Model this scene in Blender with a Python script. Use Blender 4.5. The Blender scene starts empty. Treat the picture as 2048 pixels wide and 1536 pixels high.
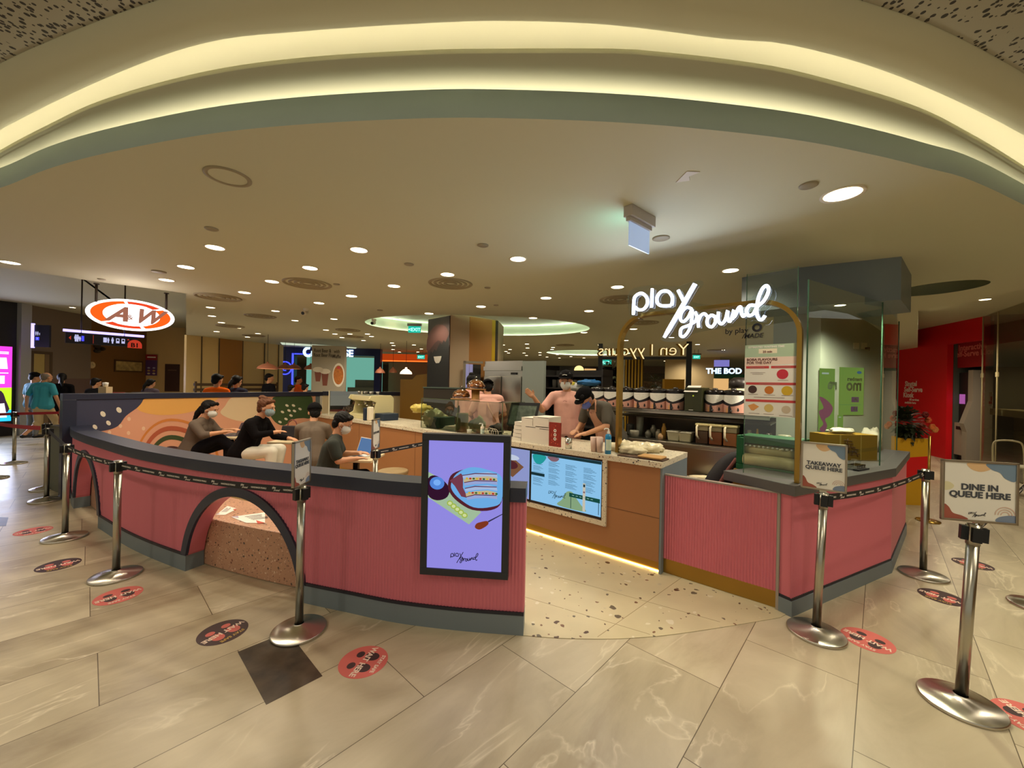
import bpy, bmesh, math, random
from mathutils import Vector, Matrix, Euler
random.seed(7)
C = bpy.context.scene.collection
S = bpy.context.scene
# ---------------------------------------------------------------- camera, world, exposure
FPX, ROLL, HC = 790.0, math.radians(1.1), 1.70
cd = bpy.data.cameras.new('camera'); cam = bpy.data.objects.new('camera', cd); C.objects.link(cam)
cd.sensor_width = 36; cd.sensor_fit = 'HORIZONTAL'; cd.lens = FPX / 2048 * 36; cd.clip_start = 0.02; cd.clip_end = 200
cam.location = (0, 0, HC); cam.rotation_euler = (math.pi / 2, -ROLL, 0)
S.camera = cam
S.view_settings.view_transform = 'Standard'
try: S.view_settings.look = 'None'
except Exception: pass
S.view_settings.exposure = EXPOSURE = 0.0
S.view_settings.gamma = 1.0
S.view_settings.use_curve_mapping = False
S.cycles.use_denoising = True
S.cycles.max_bounces = 8; S.cycles.diffuse_bounces = 4; S.cycles.transparent_max_bounces = 16
S.cycles.sample_clamp_indirect = 4.0; S.cycles.caustics_reflective = False; S.cycles.caustics_refractive = False
W = bpy.data.worlds.new('world'); S.world = W; W.use_nodes = True
W.node_tree.nodes['Background'].inputs[0].default_value = (1.0, 0.95, 0.76, 1)
W.node_tree.nodes['Background'].inputs[1].default_value = 0.46

def lin(c):
    c = c / 255.0
    return c / 12.92 if c <= 0.04045 else ((c + 0.055) / 1.055) ** 2.4
def rgb(*c): return (lin(c[0]), lin(c[1]), lin(c[2]), 1.0)

LAMPS = 1.9
def lamp(name, kind, loc, energy, color=(1, .86, .66), size=.15, rot=(0, 0, 0), spread=None, blend=.5, parent=None):
    l = bpy.data.lights.new(name, kind); l.energy = energy * LAMPS; l.color = color[:3]
    if kind == 'AREA':
        l.shape = 'DISK'; l.size = size
        if spread: l.spread = math.radians(spread)
    if kind == 'SPOT':
        l.shadow_soft_size = size; l.spot_size = math.radians(spread or 110); l.spot_blend = blend
    if kind == 'POINT': l.shadow_soft_size = size
    o = bpy.data.objects.new(name, l); o.location = loc; o.rotation_euler = rot; C.objects.link(o)
    if parent is not None: o.parent = parent
    return o
# ---------------------------------------------------------------- picture point -> place
_c, _s = math.cos(ROLL), math.sin(ROLL)
def ray(u, v):
    x = (u - 1024) / FPX; y = (768 - v) / FPX
    return Vector((x * _c - y * _s, 1.0, x * _s + y * _c))
def G(u, v, z=0.0):
    d = ray(u, v); t = (z - HC) / d.z
    return Vector((d.x * t, d.y * t, z))
def D(u, v, Y):
    d = ray(u, v); return Vector((d.x * Y, Y, HC + d.z * Y))
# ---------------------------------------------------------------- materials
_M = {}
def nn(nt, typ, **k):
    n = nt.nodes.new(typ)
    for a, b in k.items(): setattr(n, a, b)
    return n
def M(name, col=(200, 200, 200), rough=.5, metal=0., emit=0., ecol=None, alpha=1., trans=0., spec=None, coat=0., bump=0., bscale=200., vary=0., vscale=4., ior=1.45, sheen=0.):
    if name in _M: return _M[name]
    m = bpy.data.materials.new(name); m.use_nodes = True; nt = m.node_tree; b = nt.nodes['Principled BSDF']
    b.inputs['Base Color'].default_value = rgb(*col); b.inputs['Roughness'].default_value = rough; b.inputs['Metallic'].default_value = metal
    b.inputs['IOR'].default_value = ior
    if spec is not None: b.inputs['Specular IOR Level'].default_value = spec
    if coat: b.inputs['Coat Weight'].default_value = coat; b.inputs['Coat Roughness'].default_value = .1
    if sheen: b.inputs['Sheen Weight'].default_value = sheen
    if trans: b.inputs['Transmission Weight'].default_value = trans
    if alpha < 1: b.inputs['Alpha'].default_value = alpha
    if emit:
        b.inputs['Emission Color'].default_value = rgb(*(ecol or col)); b.inputs['Emission Strength'].default_value = emit
    if bump or vary:
        tc = nn(nt, 'ShaderNodeTexCoord')
    if bump:
        no = nn(nt, 'ShaderNodeTexNoise'); no.inputs['Scale'].default_value = bscale; no.inputs['Detail'].default_value = 3
        bp = nn(nt, 'ShaderNodeBump'); bp.inputs['Strength'].default_value = bump; bp.inputs['Distance'].default_value = .002
        nt.links.new(tc.outputs['Object'], no.inputs['Vector']); nt.links.new(no.outputs['Fac'], bp.inputs['Height']); nt.links.new(bp.outputs[0], b.inputs['Normal'])
    if vary:
        n2 = nn(nt, 'ShaderNodeTexNoise'); n2.inputs['Scale'].default_value = vscale; n2.inputs['Detail'].default_value = 4
        mx = nn(nt, 'ShaderNodeMixRGB'); mx.blend_type = 'MULTIPLY'; mx.inputs[0].default_value = 1
        r = nn(nt, 'ShaderNodeValToRGB'); r.color_ramp.elements[0].position = .3; r.color_ramp.elements[1].position = .7
        v = 1 - vary; r.color_ramp.elements[0].color = (v, v, v, 1); r.color_ramp.elements[1].color = (1, 1, 1, 1)
        mx.inputs[1].default_value = rgb(*col)
        nt.links.new(tc.outputs['Object'], n2.inputs['Vector']); nt.links.new(n2.outputs['Fac'], r.inputs[0]); nt.links.new(r.outputs[0], mx.inputs[2]); nt.links.new(mx.outputs[0], b.inputs['Base Color'])
    _M[name] = m; return m
def E(name, col, strength): # a surface that gives off light
    if name in _M: return _M[name]
    m = bpy.data.materials.new(name); m.use_nodes = True; nt = m.node_tree; nt.nodes.clear()
    e = nn(nt, 'ShaderNodeEmission'); e.inputs[0].default_value = rgb(*col); e.inputs[1].default_value = strength
    o = nn(nt, 'ShaderNodeOutputMaterial'); nt.links.new(e.outputs[0], o.inputs[0]); _M[name] = m; return m
def glassmat(name, tint=(235, 245, 240), mixf=.08, gloss=.0):
    if name in _M: return _M[name]
    m = bpy.data.materials.new(name); m.use_nodes = True; nt = m.node_tree; nt.nodes.clear()
    t = nn(nt, 'ShaderNodeBsdfTransparent'); t.inputs[0].default_value = rgb(*tint)
    g = nn(nt, 'ShaderNodeBsdfGlossy'); g.inputs['Roughness'].default_value = gloss; g.inputs[0].default_value = (1, 1, 1, 1)
    f = nn(nt, 'ShaderNodeFresnel'); f.inputs[0].default_value = 1.5
    a = nn(nt, 'ShaderNodeMath', operation='ADD'); a.inputs[1].default_value = mixf
    x = nn(nt, 'ShaderNodeMixShader'); o = nn(nt, 'ShaderNodeOutputMaterial')
    nt.links.new(f.outputs[0], a.inputs[0]); nt.links.new(a.outputs[0], x.inputs[0]); nt.links.new(t.outputs[0], x.inputs[1]); nt.links.new(g.outputs[0], x.inputs[2]); nt.links.new(x.outputs[0], o.inputs[0])
    _M[name] = m; return m
def ramp(nt, pts, interp='LINEAR'):
    r = nn(nt, 'ShaderNodeValToRGB'); cr = r.color_ramp; cr.interpolation = interp
    while len(cr.elements) < len(pts): cr.elements.new(.5)
    for e, (p, c) in zip(cr.elements, pts): e.position = p; e.color = c
    return r
def terrazzo(name, base, chips, scale=40., dens=.35, rough=.35, thr=.22):
    if name in _M: return _M[name]
    m = bpy.data.materials.new(name); m.use_nodes = True; nt = m.node_tree; b = nt.nodes['Principled BSDF']; L = nt.links.new
    b.inputs['Roughness'].default_value = rough
    tc = nn(nt, 'ShaderNodeTexCoord')
    nz = nn(nt, 'ShaderNodeTexNoise'); nz.inputs['Scale'].default_value = scale * 1.3
    mixv = nn(nt, 'ShaderNodeMixRGB'); mixv.inputs[0].default_value = .02 * 30 / scale
    L(tc.outputs['Object'], nz.inputs['Vector']); L(tc.outputs['Object'], mixv.inputs[1]); L(nz.outputs['Color'], mixv.inputs[2])
    prev = None
    bc = nn(nt, 'ShaderNodeTexNoise'); bc.inputs['Scale'].default_value = 3
    r0 = ramp(nt, [(.3, tuple(x * .88 for x in rgb(*base)[:3]) + (1,)), (.7, rgb(*base))]); L(tc.outputs['Object'], bc.inputs['Vector']); L(bc.outputs['Fac'], r0.inputs[0]); prev = r0.outputs[0]
    for k, sc in enumerate((scale * 2.3, scale)):
        v = nn(nt, 'ShaderNodeTexVoronoi'); v.inputs['Scale'].default_value = sc; L(mixv.outputs[0], v.inputs['Vector'])
        lt = nn(nt, 'ShaderNodeMath', operation='LESS_THAN'); lt.inputs[1].default_value = thr + .04 * (1 - k)
        L(v.outputs['Distance'], lt.inputs[0])
        sep = nn(nt, 'ShaderNodeSeparateColor'); L(v.outputs['Color'], sep.inputs[0])
        gt = nn(nt, 'ShaderNodeMath', operation='LESS_THAN'); gt.inputs[1].default_value = dens; L(sep.outputs[0], gt.inputs[0])
        mu = nn(nt, 'ShaderNodeMath', operation='MULTIPLY'); L(lt.outputs[0], mu.inputs[0]); L(gt.outputs[0], mu.inputs[1])
        n = len(chips); r = ramp(nt, [(i / n, rgb(*c)) for i, c in enumerate(chips)], 'CONSTANT'); L(sep.outputs[1], r.inputs[0])
        mx = nn(nt, 'ShaderNodeMixRGB'); L(mu.outputs[0], mx.inputs[0]); L(prev, mx.inputs[1]); L(r.outputs[0], mx.inputs[2]); prev = mx.outputs[0]
    L(prev, b.inputs['Base Color']); _M[name] = m; return m
# ---------------------------------------------------------------- mesh building
class Frame:
    """upright plane through two plan points; s runs along it, z up, d out of its face"""
    def __init__(self, a, b, flip=False):
        self.o = Vector((a[0], a[1], 0)); t = Vector((b[0] - a[0], b[1] - a[1], 0)); self.L = t.length; self.t = t / self.L
        self.n = Vector((self.t.y, -self.t.x, 0))
        if flip: self.n = -self.n
    def p(self, s, z, d=0.): return self.o + self.t * s + self.n * d + Vector((0, 0, z))
    def px(self, u, v, d=0.):
        r = ray(u, v); c = Vector((0, 0, HC)); k = ((self.o + self.n * d) - c).dot(self.n) / r.dot(self.n); q = c + r * k
        return ((q - self.o).dot(self.t), q.z)
    def mat(self, s, z, d=0., mirror=False):
        x = self.t; 
        m = Matrix((( x.x, 0, self.n.x, 0), (x.y, 0, self.n.y, 0), (0, 1, 0, 0), (0, 0, 0, 1))); m.translation = self.p(s, z, d)
        return m
def arr(*p): return [Vector(q) for q in p]
def catmull(pts, n=8, closed=False):
    P = [Vector(p) for p in pts]; out = []; N = len(P)
    rng = range(N) if closed else range(N - 1)
    for i in rng:
        if closed: a, b, c, d = P[i - 1], P[i], P[(i + 1) % N], P[(i + 2) % N]
        else: a, b, c, d = P[max(i - 1, 0)], P[i], P[i + 1], P[min(i + 2, N - 1)]
        for k in range(n):
            t = k / n; out.append(.5 * ((2 * b) + (-a + c) * t + (2 * a - 5 * b + 4 * c - d) * t * t + (-a + 3 * b - 3 * c + d) * t ** 3))
    if not closed: out.append(P[-1].copy())
    return out
class MB:
    def __init__(s): s.v = []; s.f = []; s.m = []; s.sm = []; s.mats = []; s.cur = 0
    def use(s, mat):
        if mat not in s.mats: s.mats.append(mat)
        s.cur = s.mats.index(mat); return s
    def add(s, vs, fs, smooth=False):
        o = len(s.v); s.v += [Vector(v) for v in vs]
        for f in fs: s.f.append([i + o for i in f]); s.m.append(s.cur); s.sm.append(smooth)
        return s
    def box(s, c, sz, rz=0., rot=None):
        c = Vector(c); R = rot.to_3x3() if rot is not None else Matrix.Rotation(rz, 3, 'Z'); h = [x / 2 for x in sz]
        vs = [c + R @ Vector((a * h[0], b * h[1], d * h[2])) for a in (-1, 1) for b in (-1, 1) for d in (-1, 1)]
        return s.add(vs, [(0, 1, 3, 2), (4, 6, 7, 5), (0, 4, 5, 1), (2, 3, 7, 6), (0, 2, 6, 4), (1, 5, 7, 3)])
    def fbox(s, F, s0, s1, z0, z1, d0, d1):
        vs = [F.p(a, b, d) for a in (s0, s1) for b in (z0, z1) for d in (d0, d1)]
        return s.add(vs, [(0, 1, 3, 2), (4, 6, 7, 5), (0, 4, 5, 1), (2, 3, 7, 6), (0, 2, 6, 4), (1, 5, 7, 3)])
    def tube(s, pts, r, n=10, closed=False, caps=True, flat=None):
        P = [Vector(p) for p in pts]; N = len(P); rs = r if isinstance(r, (list, tuple)) else [r] * N
        vs = []; up = None
        for i in range(N):
            if closed: t = P[(i + 1) % N] - P[i - 1]
            else: t = P[min(i + 1, N - 1)] - P[max(i - 1, 0)]
            if t.length < 1e-9: t = Vector((0, 0, 1))
            t.normalize()
            if up is None: up = Vector((0, 0, 1)) if abs(t.z) < .9 else Vector((1, 0, 0))
            a = t.cross(up)
            if a.length < 1e-6: a = t.cross(Vector((1, .3, 0)))
            a.normalize(); b = a.cross(t).normalized(); up = b
            for k in range(n):
                q = 2 * math.pi * k / n; vs.append(P[i] + (a * math.cos(q) + b * math.sin(q)) * rs[i])
        fs = []
        for i in range(N if closed else N - 1):
            j = (i + 1) % N
            for k in range(n): fs.append((i * n + k, i * n + (k + 1) % n, j * n + (k + 1) % n, j * n + k))
        s.add(vs, fs, True)
        if caps and not closed:
            o = len(s.v) - N * n
            for e, rev in ((0, True), (N - 1, False)):
                f = [o + e * n + k for k in range(n)]; s.f.append(f[::-1] if rev else f); s.m.append(s.cur); s.sm.append(False)
        return s
    def cyl(s, a, b, r, r2=None, n=20): return s.tube([a, b], [r, r if r2 is None else r2], n)
    def lathe(s, prof, c=(0, 0, 0), n=28, a0=0., a1=2 * math.pi, R=None, cap=False):
        c = Vector(c); full = abs(a1 - a0 - 2 * math.pi) < 1e-6; cols = n if full else n + 1; vs = []
        for (r, z) in prof:
            for k in range(cols):
                q = a0 + (a1 - a0) * k / n; v = Vector((r * math.cos(q), r * math.sin(q), z)); vs.append(c + (R @ v if R else v))
        fs = []
        for i in range(len(prof) - 1):
            for k in range(n):
                k2 = (k + 1) % cols; fs.append((i * cols + k, i * cols + k2, (i + 1) * cols + k2, (i + 1) * cols + k))
        return s.add(vs, fs, True)
    def ell(s, c, r, R=None, n=16, m=10, z0=-1., z1=1.):
        pr = []
        for i in range(m + 1):
            a = math.asin(z0) + (math.asin(z1) - math.asin(z0)) * i / m; pr.append((math.cos(a), math.sin(a)))
        c = Vector(c); vs = []
        for (rr, z) in pr:
            for k in range(n):
                q = 2 * math.pi * k / n; v = Vector((rr * math.cos(q) * r[0], rr * math.sin(q) * r[1], z * r[2])); vs.append(c + (R @ v if R else v))
        fs = [(i * n + k, i * n + (k + 1) % n, (i + 1) * n + (k + 1) % n, (i + 1) * n + k) for i in range(m) for k in range(n)]
        return s.add(vs, fs, True)
    def poly(s, pts): return s.add(pts, [list(range(len(pts)))])
    def prism(s, pa, pb):  # two matching loops
        n = len(pa); fs = [list(range(n))[::-1], [n + i for i in range(n)]] + [(i, (i + 1) % n, n + (i + 1) % n, n + i) for i in range(n)]
        return s.add(list(pa) + list(pb), fs)
    def fprism(s, F, sz, d0, d1): return s.prism([F.p(a, b, d0) for a, b in sz], [F.p(a, b, d1) for a, b in sz])
    def cone2(s, a, b, ra, rb, n=12):  # capsule-like limb with round ends
        a, b = Vector(a), Vector(b); s.tube([a, b], [ra, rb], n); s.ell(a, (ra,) * 3, n=n, m=8); s.ell(b, (rb,) * 3, n=n, m=8); return s
def build(name, mb, parent=None, mat=None, world=True, bevel=0., label=None, recalc=True, seg=2):
    me = bpy.data.meshes.new(name); vs = mb.v
    if parent is not None and world:
        inv = parent['_inv'] if False else parent.matrix_basis.inverted(); vs = [inv @ v for v in vs]
    me.from_pydata([tuple(v) for v in vs], [], mb.f)
    if mat is not None and not mb.mats: me.materials.append(mat)
    for m in mb.mats: me.materials.append(m)
    if mb.mats: me.polygons.foreach_set('material_index', mb.m)
    me.polygons.foreach_set('use_smooth', mb.sm)
    if recalc:
        bm = bmesh.new(); bm.from_mesh(me); bmesh.ops.recalc_face_normals(bm, faces=bm.faces); bm.to_mesh(me); bm.free()
    me.update()
    o = bpy.data.objects.new(name, me); C.objects.link(o)
    if parent is not None: o.parent = parent
    if bevel:
        b = o.modifiers.new('bevel', 'BEVEL'); b.width = bevel; b.segments = seg; b.limit_method = 'ANGLE'; b.angle_limit = math.radians(40)
    if label: o['label'] = label
    return o
def tag(o, label, cat, group=None, kind=None):
    o['label'] = label; o['category'] = cat
    if group: o['group'] = group
    if kind: o['kind'] = kind
    return o
def thing(name, label, cat, loc=(0, 0, 0), rz=0., group=None):
    o = bpy.data.objects.new(name, None); C.objects.link(o); o.empty_display_size = .1
    o.matrix_basis = Matrix.Translation(Vector(loc)) @ Matrix.Rotation(rz, 4, 'Z')
    return tag(o, label, cat, group)
def struct(name, mb, mat=None, bevel=0., recalc=True):
    o = build(name, mb, mat=mat, bevel=bevel, recalc=recalc); o['kind'] = 'structure'; return o
def copy_tree(o, parent=None):
    c = o.copy(); C.objects.link(c)
    if parent is not None: c.parent = parent
    for ch in list(KIDS(o)): copy_tree(ch, c)
    return c
def KIDS(o): return [x for x in bpy.data.objects if x.parent == o]
def place(o, loc, rz=0., s=1.): o.matrix_basis = Matrix.Translation(Vector(loc)) @ Matrix.Rotation(rz, 4, 'Z') @ Matrix.Scale(s, 4)
_txt = {}
def text(name, body, F, s, z, d, h, mat, parent=None, bold=0., align='LEFT', mirror=False, depth=.0015, label=None, sx=1., slant=0., world=True, lsp=1., M4=None, spacing=1.):
    """lettering standing on frame F, baseline start at s,z, capital height about h*0.7"""
    cu = bpy.data.curves.new(name, 'FONT'); cu.body = body; cu.size = h; cu.align_x = align; cu.offset = bold * h; cu.extrude = depth; cu.resolution_u = 3
    cu.space_line = lsp; cu.shear = slant; cu.space_character = spacing
    o = bpy.data.objects.new('t', cu); me = bpy.data.meshes.new_from_object(o); bpy.data.objects.remove(o); bpy.data.curves.remove(cu)
    T = (F.mat(s, z, d) if M4 is None else M4) @ Matrix.Diagonal((-sx if mirror else sx, 1, 1, 1))
    if parent is not None and world: T = parent.matrix_basis.inverted() @ T
    me.transform(T); me.materials.clear(); me.materials.append(mat); me.name = name
    ob = bpy.data.objects.new(name, me); C.objects.link(ob)
    if parent is not None: ob.parent = parent
    if label: ob['label'] = label
    return ob
def fpoly(mb, F, pts, d, smooth=0, px=False, th=.0):
    """flat coloured patch on a frame; pts are (s,z) or, with px, picture points"""
    if px: pts = [F.px(u, v, d) for u, v in pts]
    if smooth: pts = [(p.x, p.y) for p in catmull([(a, b, 0) for a, b in pts], smooth, True)]
    if th: mb.fprism(F, pts, d - th, d)
    else: mb.poly([F.p(a, b, d) for a, b in pts])
def ring2(c, rx, ry, n=24, a0=0., a1=2 * math.pi, rot=0.):
    out = []
    for k in range(n):
        q = a0 + (a1 - a0) * k / (n if abs(a1 - a0) > 6.28 else n - 1); x, y = rx * math.cos(q), ry * math.sin(q)
        out.append((c[0] + x * math.cos(rot) - y * math.sin(rot), c[1] + x * math.sin(rot) + y * math.cos(rot)))
    return out
def arcband(c, r0, r1, a0, a1, n=20, asp=1.):
    o = [(c[0] + r1 * math.cos(a0 + (a1 - a0) * k / n), c[1] + r1 * asp * math.sin(a0 + (a1 - a0) * k / n)) for k in range(n + 1)]
    i = [(c[0] + r0 * math.cos(a1 + (a0 - a1) * k / n), c[1] + r0 * asp * math.sin(a1 + (a0 - a1) * k / n)) for k in range(n + 1)]
    return o + i
# frequently used materials
PINK = M('pink_paint', (204, 110, 124), .5, bump=.05)
NAVY = M('navy_laminate', (42, 45, 64), .36)
BLACKM = M('black_plastic', (16, 16, 18), .45)
GREYB = M('grey_blue_laminate', (112, 122, 128), .45)
BRASS = M('brass', (168, 132, 62), .28, .9)
STEEL = M('brushed_steel', (176, 172, 160), .28, 1., bump=.05, bscale=60)
CHROME = M('polished_steel', (205, 200, 190), .12, 1.)
WHITE = M('white_paint', (222, 214, 196), .6)
CREAM = M('cream_laminate', (222, 205, 165), .5)
TAN = M('tan_laminate', (158, 108, 68), .42)
WHITEP = M('white_print', (228, 224, 214), .5)
INK = M('dark_ink', (36, 34, 40), .6)
TERR_TOP = terrazzo('terrazzo_counter', (216, 206, 182), [(60, 48, 42), (110, 80, 55), (70, 70, 72), (160, 130, 100)], 34, .36, .3, .27)
TERR_FLOOR = terrazzo('terrazzo_floor', (206, 192, 156), [(90, 66, 48), (214, 204, 180), (120, 84, 60), (104, 92, 76), (190, 178, 150)], 9, .33, .35, .2)
TERR_BENCH = terrazzo('terrazzo_bench', (186, 140, 112), [(70, 50, 44), (214, 184, 160), (120, 70, 56), (200, 160, 134), (86, 72, 66)], 30, .42, .4, .27)
# ================================================================ THE HALL
def floor_material():
    m = bpy.data.materials.new('marble_floor'); m.use_nodes = True; nt = m.node_tree; b = nt.nodes['Principled BSDF']; L = nt.links.new
    tc = nn(nt, 'ShaderNodeTexCoord'); mp = nn(nt, 'ShaderNodeMapping'); mp.inputs['Rotation'].default_value[2] = math.radians(-47); L(tc.outputs['Object'], mp.inputs[0])
    sp = nn(nt, 'ShaderNodeSeparateXYZ'); L(mp.outputs[0], sp.inputs[0])
    def ma(op, a, b_=None, c=None):
        n = nn(nt, 'ShaderNodeMath', operation=op)
        for i, x in enumerate((a, b_, c)):
            if x is None: continue
            if isinstance(x, (int, float)): n.inputs[i].default_value = x
            else: L(x, n.inputs[i])
        return n.outputs[0]
    vv = ma('DIVIDE', ma('SUBTRACT', sp.outputs[1], .07), .57); row = ma('FLOOR', vv)
    uu = ma('DIVIDE', ma('ADD', ma('SUBTRACT', sp.outputs[0], 3.06), ma('MULTIPLY', row, .6)), 1.17); col = ma('FLOOR', uu)
    fv = ma('FRACT', vv); fu = ma('FRACT', uu)
    ev = ma('MULTIPLY', ma('MINIMUM', fv, ma('SUBTRACT', 1., fv)), .57); eu = ma('MULTIPLY', ma('MINIMUM', fu, ma('SUBTRACT', 1., fu)), 1.17)
    joint = ma('LESS_THAN', ma('MINIMUM', ev, eu), .0021)
    cmb = nn(nt, 'ShaderNodeCombineXYZ'); L(row, cmb.inputs[0]); L(col, cmb.inputs[1])
    wn = nn(nt, 'ShaderNodeTexWhiteNoise'); wn.noise_dimensions = '3D'; L(cmb.outputs[0], wn.inputs['Vector'])
    off = nn(nt, 'ShaderNodeVectorMath', operation='MULTIPLY_ADD'); L(wn.outputs['Color'], off.inputs[0]); off.inputs[1].default_value = (30, 30, 30); L(mp.outputs[0], off.inputs[2])
    mp2 = nn(nt, 'ShaderNodeMapping'); mp2.inputs['Scale'].default_value = (.55, 1.5, 1); mp2.inputs['Rotation'].default_value[2] = .35; L(off.outputs[0], mp2.inputs[0])
    n1 = nn(nt, 'ShaderNodeTexNoise'); n1.inputs['Scale'].default_value = 1.5; n1.inputs['Detail'].default_value = 7; n1.inputs['Roughness'].default_value = .6; n1.inputs['Distortion'].default_value = .8; L(mp2.outputs[0], n1.inputs['Vector'])
    r1 = ramp(nt, [(.3, rgb(164, 148, 122)), (.5, rgb(190, 176, 148)), (.72, rgb(208, 194, 166))]); L(n1.outputs['Fac'], r1.inputs[0])
    n2 = nn(nt, 'ShaderNodeTexNoise'); n2.inputs['Scale'].default_value = 1.1; n2.inputs['Detail'].default_value = 5; n2.inputs['Distortion'].default_value = 1.6; L(mp2.outputs[0], n2.inputs['Vector'])
    vein = ma('ABSOLUTE', ma('SUBTRACT', n2.outputs['Fac'], .5)); rv = ramp(nt, [(0., (.75, .75, .75, 1)), (.004, (.4, .4, .4, 1)), (.018, (0, 0, 0, 1))]); L(vein, rv.inputs[0])
    n3 = nn(nt, 'ShaderNodeTexNoise'); n3.inputs['Scale'].default_value = 2.2; L(off.outputs[0], n3.inputs['Vector']); r3 = ramp(nt, [(.42, (0, 0, 0, 1)), (.6, (1, 1, 1, 1))]); L(n3.outputs['Fac'], r3.inputs[0])
    vf = ma('MULTIPLY', rv.outputs[0], r3.outputs[0])
    m1 = nn(nt, 'ShaderNodeMixRGB'); L(vf, m1.inputs[0]); L(r1.outputs[0], m1.inputs[1]); m1.inputs[2].default_value = rgb(232, 220, 194)
    tone = ma('MULTIPLY_ADD', wn.outputs['Value'], .14, .9); tn = nn(nt, 'ShaderNodeVectorMath', operation='SCALE'); L(m1.outputs[0], tn.inputs[0]); L(tone, tn.inputs['Scale'])
    m2 = nn(nt, 'ShaderNodeMixRGB'); L(joint, m2.inputs[0]); L(tn.outputs[0], m2.inputs[1]); m2.inputs[2].default_value = rgb(92, 78, 56)
    L(m2.outputs[0], b.inputs['Base Color']); b.inputs['Roughness'].default_value = .3; b.inputs['Specular IOR Level'].default_value = .45
    rr = ma('MULTIPLY_ADD', n1.outputs['Fac'], .2, .22); L(rr, b.inputs['Roughness'])
    return m
mb = MB(); mb.add([(-30, -4, 0), (20, -4, 0), (20, 45, 0), (-30, 45, 0)], [(0, 1, 2, 3)])
struct('floor', mb, floor_material(), recalc=False)
TH = math.radians(47); eu_, ev_ = Vector((math.cos(TH), math.sin(TH), 0)), Vector((-math.sin(TH), math.cos(TH), 0))
dark = M('dark_slate_tile', (84, 70, 54), .35, vary=.65, vscale=9)
for k, (u0, u1, v0, v1) in enumerate([(.655, .94, 2.322, 2.9)]):
    mb = MB(); mb.prism([eu_ * a + ev_ * b + Vector((0, 0, .0002)) for a, b in ((u0, v0), (u1, v0), (u1, v1), (u0, v1))], [eu_ * a + ev_ * b + Vector((0, 0, .0012)) for a, b in ((u0, v0), (u1, v0), (u1, v1), (u0, v1))]); struct('floor_dark_tile', mb, dark)
def floor_patch(name, pts, z, mat, th=.0015, kind='structure'):
    mb = MB(); mb.prism([Vector((p[0], p[1], z - th)) for p in pts], [Vector((p[0], p[1], z)) for p in pts]); return struct(name, mb, mat)
g = [G(*p) for p in ((0, 1037), (17, 1035), (12, 1052), (0, 1056))]
floor_patch('floor_dark_tile', [(g[0].x - .3, g[0].y + .05)] + [(q.x, q.y) for q in g[1:3]] + [(g[3].x - .3, g[3].y)], .0014, dark)
# kiosk floor of terrazzo, front edge a shallow curve
curve = [G(*p) for p in ((1040, 1271), (1100, 1276), (1170, 1278.5), (1240, 1278), (1330, 1271.5), (1430, 1257.5), (1500, 1246), (1560, 1236))]
cv = catmull(curve, 4); KF = [(p.x, p.y) for p in cv]
KF += [(2.3, 3.1), (3.4, 3.8), (4.4, 4.7), (4.9, 6.4), (-3.2, 9.4), (-4.3, 8.3), (-5.9, 5.55), (-4.4, 4.5), (-2.85, 3.66), (-1.5, 3.15), (-.5, 2.85)]
floor_patch('floor_terrazzo', KF, .004, TERR_FLOOR, .003)
tj = MB()
for a, b in (((1050, 1195), (1300, 1270)), ((1195, 1275), (1400, 1130)), ((1100, 1150), (1440, 1245))):
    p, q = G(*a), G(*b); t = (q - p).normalized(); n_ = Vector((t.y, -t.x, 0)) * .0015
    tj.prism([p + n_ + Vector((0, 0, .003)), q + n_ + Vector((0, 0, .003)), q - n_ + Vector((0, 0, .003)), p - n_ + Vector((0, 0, .003))], [x + Vector((0, 0, .0046)) for x in (p + n_, q + n_, q - n_, p - n_)])
struct('floor_terrazzo_joint', tj, M('joint', (140, 120, 88), .6))

# ---------------- ceiling: wide flat soffit with a stepped, curved front edge and lit coves
ZC = 2.95
CEIL = M('ceiling_paint', (198, 196, 170), .75, bump=.04, bscale=90)
FASC = M('cove_fascia_paint', (178, 196, 196), .6)
A_px = [(-160, 425), (0, 376), (90, 340), (200, 309), (400, 270.5), (600, 249), (849, 236.5), (1015, 236.5), (1222, 244), (1400, 257.6), (1600, 281), (1753, 311), (1858, 337), (1938, 359), (2048, 410), (2230, 505)]
C_px = [(-160, 395), (0, 306), (90, 259), (205, 207), (400, 153), (600, 124), (850, 108.7), (1015, 106), (1222, 106), (1305, 111), (1450, 126.6), (1600, 152), (1819, 215), (1938, 272), (2048, 338), (2230, 455)]
E_px = [(-160, 215), (0, 129), (150, 63), (312, 4), (520, -50), (900, -100), (1150, -100), (1500, -55), (1709, 0), (1880, 60), (2048, 149), (2230, 260)]
D_px = [(-160, 350), (0, 258), (200, 160), (400, 88), (600, 64), (850, 47.5), (1015, 43), (1222, 51), (1450, 79), (1600, 94), (1819, 160), (2048, 269), (2230, 385)]
def plan(px, z, n=6): return [Vector((p.x, p.y, z)) for p in catmull([G(u, v, z) for u, v in px], n)]
A = plan(A_px, ZC); Cc = plan(C_px, 3.20); Dd = plan(D_px, 3.21); Ee = plan(E_px, 3.25)
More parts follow.
